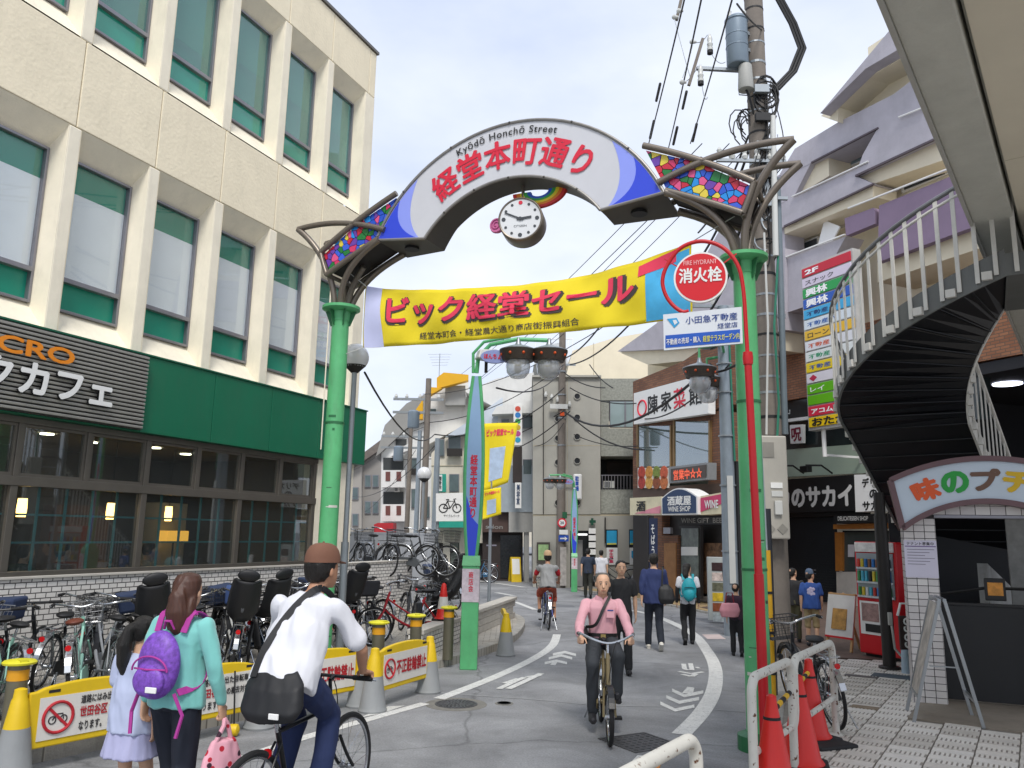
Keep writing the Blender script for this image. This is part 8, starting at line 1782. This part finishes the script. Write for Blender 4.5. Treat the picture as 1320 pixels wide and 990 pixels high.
# rider frame: x right, y forward; bicycle x forward. origin at the rear wheel contact
trC = M('jeans_dark', '1d2b52', .85, var=.12, vs=6, bump=.1, bs=150); shW = M('white_tee', 'd7d8de', .85, var=.03, sheen=.2)
J = dict(pel=(0, .27, .98), neck=(.02, .50, 1.42), head=(.03, .57, 1.56), shL=(-.175, .44, 1.37), shR=(.19, .46, 1.36), hipL=(-.09, .28, .97), hipR=(.09, .28, .97), knL=(-.11, .58, .66), knR=(.10, .62, .72), anL=(-.11, .36, .24), anR=(.11, .52, .33), elL=(-.29, .60, 1.10), elR=(.30, .61, 1.10), wrL=(-.235, .752, .95), wrR=(.235, .752, .95), toeL=(0, 1, -.35), toeR=(0, 1, .0), hdL=(0, 1, -.25), hdR=(0, 1, -.25), hnL=(0, .2, 1), hnR=(0, .2, 1), hf=(.22, .97, -.02))
sC = 1.05
ro, JC, at = person('person', (rear.x, rear.y, 0), yaw(hd_c), J, 'man in a white shirt, brown cap and jeans riding a bicycle away at the left', 'cyclists', shW, trC, sleeve=.78, hem=1.1, skin=mSkinT, style='cap', hat=M('brown_cap', '74503f', .85, var=.08, vs=8), s=sC, loose=1.22, hands=((1.15,), (1.15,)))
bg_ = empty('shoulder_bag', (rear.x, rear.y, 0), yaw(hd_c), 'black shoulder bag slung behind the man in the white shirt', 'bag'); bg_.scale = (sC, sC, sC)
q = MB(); loft(q, [(V3(.04, .09, .78), V3(.15, 0, 0), V3(0, .05, .02)), (V3(.04, .10, .84), V3(.19, 0, 0), V3(0, .075, .03)), (V3(.03, .13, .96), V3(.18, 0, 0), V3(0, .07, .03)), (V3(.02, .16, 1.03), V3(.13, 0, 0), V3(0, .04, .02))]); blob(q, .01, 'pouch', M('nylon_black', '17181b', .6, var=.2, vs=7), bg_, 4, .008, 8, 5); MB().box(.08, .14, .012, .024, .80, .83).build('badge', mWh, bg_, bev=.003)
strap(bg_, [(-.1, .11, .99), (-.1, .19, 1.12), (-.05, .28, 1.27), (.03, .36, 1.40), (.10, .44, 1.46), (.14, .55, 1.38)], .042, M('nylon_black'))
# ---- pink shirted cyclist coming towards us
fw_ = G(786, 962); hd_p = Vector((-.03, -1)).normalized(); wbp = .98
rearp = fw_.xy - hd_p * wbp
bk2 = place_bike('small', (rearp.x, rearp.y), hd_p, 'old gold-framed small-wheel bicycle ridden by the man in the pink shirt', '7d6f4e', 0, 0, 'ridden bicycles', saddle=mSad)
J = dict(pel=(0, .17, .90), neck=(0, .24, 1.38), head=(0, .29, 1.535), shL=(-.18, .22, 1.325), shR=(.18, .22, 1.325), hipL=(-.085, .18, .89), hipR=(.085, .18, .89), knL=(-.14, .58, .80), knR=(.14, .60, .70), anL=(-.13, .52, .40), anR=(.13, .44, .20), elL=(-.27, .36, 1.08), elR=(.27, .36, 1.08), wrL=(-.27, .58, .99), wrR=(.27, .58, .99), toeL=(0, 1, .05), toeR=(0, 1, -.1), hdL=(0, 1, -.35), hdR=(0, 1, -.35), hnL=(0, .3, 1), hnR=(0, .3, 1), hf=(0, 1, -.06))
sP = wz(789, 737, rearp.y - .2) / 1.665
po, JP, at = person('person', (rearp.x, rearp.y, 0), yaw(hd_p), J, 'older man in a pink long-sleeved shirt and dark trousers cycling towards the viewer', 'cyclists', M('pink_shirt', 'd7a2ab', .8, var=.05, vs=5), M('charcoal_trousers', '33373c', .8, var=.1, vs=6), sleeve=1.93, hem=.05, skin=mSkin, style='bald', s=sP, face=True, hands=((1.1,), (1.1,)), loose=1.05)
q = MB(); loft(q, [(at(0, -.03, .118), V3(.05, 0, 0), V3(0, .06, 0)), (at(0, -.04, .07), V3(.079, 0, 0), V3(0, .08, 0)), (at(0, -.05, .0), V3(.08, 0, 0), V3(0, .06, 0)), (at(0, -.06, -.04), V3(.06, 0, 0), V3(0, .04, 0))][::-1]); blob(q, .008, 'hair', M('hair_grey', '5f5a55', .6, var=.2, vs=30), po, 3)
nk = JP['neck']; MB().hexa([nk + V3(-.09, .03, -.035), nk + V3(0, .085, -.06), nk + V3(0, .07, -.06), nk + V3(-.08, .01, -.03)], [nk + V3(-.075, .04, .02), nk + V3(-.01, .075, .0), nk + V3(-.01, .06, .0), nk + V3(-.07, .02, .025)]).hexa([nk + V3(0, .085, -.06), nk + V3(.09, .03, -.035), nk + V3(.08, .01, -.03), nk + V3(0, .07, -.06)], [nk + V3(.01, .075, .0), nk + V3(.075, .04, .02), nk + V3(.07, .02, .025), nk + V3(.01, .06, .0)]).build('collar', M('pink_shirt'), po)
pe = JP['pel']; q = MB(); loft(q, [(pe + V3(0, .012, .045), V3(.172, 0, 0) * sP, V3(0, .132, .01) * sP), (pe + V3(0, .016, .08), V3(.17, 0, 0) * sP, V3(0, .13, .01) * sP)], 28); q.build('belt', mBk, po); MB().box(-.025, .025, -.008, .008, -.018, .018).build('buckle', M('brass', 'b9a46a', .3, .8), po).location = pe + V3(0, .15 * sP, .062)
ch_ = JP['pel'].lerp(JP['neck'], .68); MB().box(-.11, -.03, -.003, .003, -.05, .03).build('pocket', M('pink_shirt'), po).location = ch_ + V3(0, .13, 0); MB().box(-.1, -.04, -.002, .002, -.006, .006).build('logo_mark', M('navy_txt'), po).location = ch_ + V3(0, .1345, .022)
sb = empty('sling_bag', (rearp.x, rearp.y, 0), yaw(hd_p), 'black sling bag across the chest of the man in the pink shirt', 'bag'); strap(sb, [tuple(JP['shL'] + V3(.09, -.02, .1)), tuple(JP['shL'] + V3(.10, .07, .06)), tuple(ch_ + V3(.0, .135, .04)), tuple(ch_ + V3(.08, .135, -.12)), tuple(pe + V3(.17, .06, .14))], .03, mBk)
q = MB(); q.ball(tuple(pe + V3(.2, .05, .06)), (.06, .12, .09), 14, 10); blob(q, .012, 'pouch', M('nylon_black'), sb, 3, .006)
# ---- dark-haired walker just behind the pink cyclist
def walker(px, pyf, pyh, hd, lab, top, bot, st=.2, **kw):
    g = G(px, pyf); sH = wz(px, pyh, g.y) / 1.71; J = stand(st, kw.pop('arms', .1), turn=kw.pop('turn', 0), armL=kw.pop('armL', None), armR=kw.pop('armR', None))
    return person('person', (g.x, g.y, 0), yaw(hd), J, lab, 'pedestrians', top, bot, s=sH, vox=.013, **kw) + (g, sH)
walker(801, 868, 722, (0, -1), 'dark-haired person in a black t-shirt walking right behind the pink cyclist', M('black_tee', '2a2a2c', .85), M('black_trousers', '1f2023', .85), .14, sleeve=.7, face=True, style='short')
# ---- man in blue jacket with black tote, walking away
r = walker(844, 838, 713, (.06, 1), 'man in a navy shirt and dark jeans walking away with a black shoulder tote', M('navy_shirt', '28345f', .85, var=.1, vs=5), M('dark_jeans', '1c222e', .85, var=.1), .2, sleeve=1.5, hem=1.6, loose=1.2, shoe=M('shoe_white', 'c9c5bb', .6)); g, k = r[3], r[4]
t = empty('tote_bag', (g.x, g.y, 0), yaw((.06, 1)), 'black shoulder tote carried by the man in the navy shirt', 'bag'); t.scale = (k, k, k); q = MB(); loft(q, [(V3(.2, -.1, .82), V3(.12, 0, 0), V3(0, .06, 0)), (V3(.21, -.11, .9), V3(.16, 0, 0), V3(0, .08, 0)), (V3(.19, -.1, 1.08), V3(.14, 0, 0), V3(0, .05, 0)), (V3(.18, -.08, 1.16), V3(.08, 0, 0), V3(0, .02, 0))]); blob(q, .014, 'sack', M('nylon_black'), t, 3, .008); strap(t, [(.13, -.12, 1.14), (.15, -.08, 1.4), (.17, .0, 1.47), (.19, .06, 1.4), (.22, .0, 1.14)], .03, M('nylon_black'))
# ---- woman with turquoise backpack
r = walker(888, 831, 726, (.1, 1), 'woman with a dark ponytail, white tee and black trousers walking away along the white line', M('white_tee'), M('black_trousers'), -.12, sleeve=.6, hem=1., style='long', turn=.6); g, k = r[3], r[4]
q = MB(); E_ = r[1]
for S in 'LR': limb(q, [E_['sh' + S].lerp(E_['el' + S], .5), E_['el' + S], E_['wr' + S]], [.052 * k, .046 * k, .034 * k])
blob(q, .013, 'arm_covers', M('black_trousers'), r[0], 2)
t = empty('backpack', (g.x, g.y, 0), yaw((.1, 1)), 'turquoise backpack on the woman in the white tee', 'backpack'); t.scale = (k, k, k); q = MB(); q.ball((0, -.2, 1.16), (.16, .11, .25), 18, 12); q.ball((0, -.25, 1.06), (.13, .09, .14), 16, 10); blob(q, .014, 'body', M('turquoise', '1f9aa8', .6, var=.12, vs=6), t, 3, .006)
for sd in (-1, 1): strap(t, [(sd * .1, -.12, 1.36), (sd * .11, -.03, 1.48), (sd * .12, .12, 1.38), (sd * .15, .1, 1.15), (sd * .14, -.12, 1.0)], .05, M('turquoise'))
MB().tube([(-.11, -.31, 1.2), (0, -.335, 1.22), (.11, -.31, 1.2)], .008, 6).build('zip', mBk, t)
# ---- pair far off
walker(758, 771, 707, (.1, 1), 'man in a dark navy tee walking away beside the far green post', M('navy_tee', '2c3648', .85), M('olive_trousers', '34352f', .85), .24, sleeve=.7)
walker(775, 769, 709, (.1, 1), 'man in a white tee walking away beside the man in navy', M('white_tee'), M('black_trousers'), -.14, sleeve=.6, hem=1.2, loose=1.2)
# ---- cyclist far: grey and red shirt
g = G(707, 812); hd = (-.04, 1); bk3 = place_bike('city', (g.x, g.y), hd, 'blue bicycle ridden away by the man in red shorts', '2a3f8f', 0, 0, 'ridden bicycles'); sR_ = wz(705, 711, g.y + .3) / 1.68
J = dict(pel=(0, .22, .92), neck=(0, .36, 1.40), head=(0, .41, 1.55), shL=(-.18, .33, 1.345), shR=(.18, .33, 1.345), hipL=(-.09, .23, .9), hipR=(.09, .23, .9), knL=(-.16, .6, .76), knR=(.16, .58, .68), anL=(-.17, .45, .4), anR=(.17, .4, .22), elL=(-.28, .5, 1.12), elR=(.28, .5, 1.12), wrL=(-.28, .66, 1.0), wrR=(.28, .66, 1.0), hdL=(0, 1, -.2), hdR=(0, 1, -.2), hnL=(0, .2, 1), hnR=(0, .2, 1))
co, JR, at = person('person', (g.x, g.y, 0), yaw(hd), J, 'man in a grey vest with red sleeves and orange-red shorts cycling away up the road', 'cyclists', M('grey_vest', '8f9090', .85, var=.08, vs=6), M('rust_shorts', '9c4630', .85), sleeve=.2, hem=.6, skin=mSkinT, hat=M('tan_cap', 'b89a78', .85), style='cap', s=sR_, vox=.013, leg_bare=.35, hands=((1.1,), (1.1,)), loose=1.15)
q = MB()
for S in 'LR': limb(q, [JR['sh' + S].lerp(JR['el' + S], .15), JR['sh' + S].lerp(JR['el' + S], .7)], [.06 * sR_, .058 * sR_])
blob(q, .013, 'red_sleeves', M('red_cloth', 'b5202c', .85), co, 2)
# ---- boy in blue tee and companion behind the gate post
def walker2(px, Y, pyh, hd, lab, top, bot, st=.1, **kw):
    X = P(px, pyh, Y).x; z0 = .075; sH = (wz(px, pyh, Y) - z0) / 1.71; J = stand(st, .1, turn=kw.pop('turn', 0)); return person('person', (X, Y, z0), yaw(hd), J, lab, 'pedestrians', top, bot, s=sH, vox=.012, **kw)
mBoy = M('boy_blue', '2c4f94', .8, var=.06)
bo, JB, at = walker2(1044, 14.4, 735, (.25, .97), 'boy in a blue printed tee, khaki shorts and denim cap before the shuttered shop', mBoy, M('khaki', '9b8a66', .85), .08, sleeve=.75, hem=1.2, style='cap', turn=.9, hat=M('denim_cap', '54657c', .85, var=.1), leg_bare=.25, loose=1.2)
q = MB(); c = JB['pel'].lerp(JB['neck'], .6)
for k in range(7): a = k * .9; q.ball(tuple(c + V3(.05 * math.cos(a) * (k > 0), -.115 * .78, .05 * math.sin(a) * (k > 0))), (.03, .012, .03), 10, 6)
q.build('shirt_print', M('print_pale', 'b9b4d0', .8), bo)
walker2(1022, 14.9, 732, (.2, .97), 'dark-haired person in black with olive shorts half hidden behind the utility pole', M('black_tee'), M('olive_shorts', '5a5840', .85), -.08, sleeve=.7, turn=.8)
# ---- person behind the gate post with pink bag
g = G(951, 846); J = stand(.1, .1, turn=.3); sH = wz(951, 752, g.y) / 1.71
person('person', (g.x, g.y, 0), yaw((.2, .97)), J, 'dark-clad person mostly hidden behind the green gate post carrying a pink bag', 'pedestrians', M('plum_top', '3a2534', .85), M('black_trousers'), s=sH, vox=.014, sleeve=.7)
t = empty('hand_bag', (g.x - .2 * sH, g.y - .1, .62), .2, 'pink bag with a dark red base sticking out left of the green gate post', 'bag'); q = MB(); loft(q, [(V3(0, 0, 0), V3(.15, 0, 0), V3(0, .06, 0)), (V3(0, 0, .1), V3(.18, 0, 0), V3(0, .08, 0)), (V3(0, 0, .22), V3(.14, 0, 0), V3(0, .05, 0))]); blob(q, .014, 'body', M('bag_pink', 'c78a94', .8), t, 3, .006); MB().tube([(-.08, 0, .2), (-.05, 0, .38), (.05, 0, .38), (.08, 0, .2)], .01, 6).build('handle', M('bag_red', '7a1f2e', .7), t)
# ---- cafe guests
cg = [(-.7, .8, '3c3a40', 'cafe guest in dark clothes seated at the left window'), (.75, .75, '2f4a45', 'cafe guest in green seated behind the teal glazing bars'), (1.35, .85, '45332e', 'cafe guest in brown seated in the middle of the cafe'), (2.75, .8, 'a9a49c', 'cafe guest in a pale top drinking near the right window')]
for s_, y_, c_, lab in cg:
    J = dict(pel=(0, 0, .55), neck=(0, .06, 1.03), head=(0, .1, 1.175), shL=(-.17, .04, .98), shR=(.17, .04, .98), hipL=(-.09, .02, .53), hipR=(.09, .02, .53), knL=(-.1, .42, .5), knR=(.1, .42, .5), anL=(-.1, .45, .1), anR=(.1, .45, .1), elL=(-.22, .16, .76), elR=(.22, .16, .76), wrL=(-.12, .36, .8), wrR=(.12, .34, .84))
    w = FL.w(s_, y_, .86 - .24); person('person', (w.x, w.y, .42), FL.rz - math.pi / 2, J, lab, 'cafe guests', M('guest_' + c_, c_, .85), M('black_trousers'), s=.95, vox=.016, sleeve=1.5)

bpy.data.scenes.remove(BENCH)
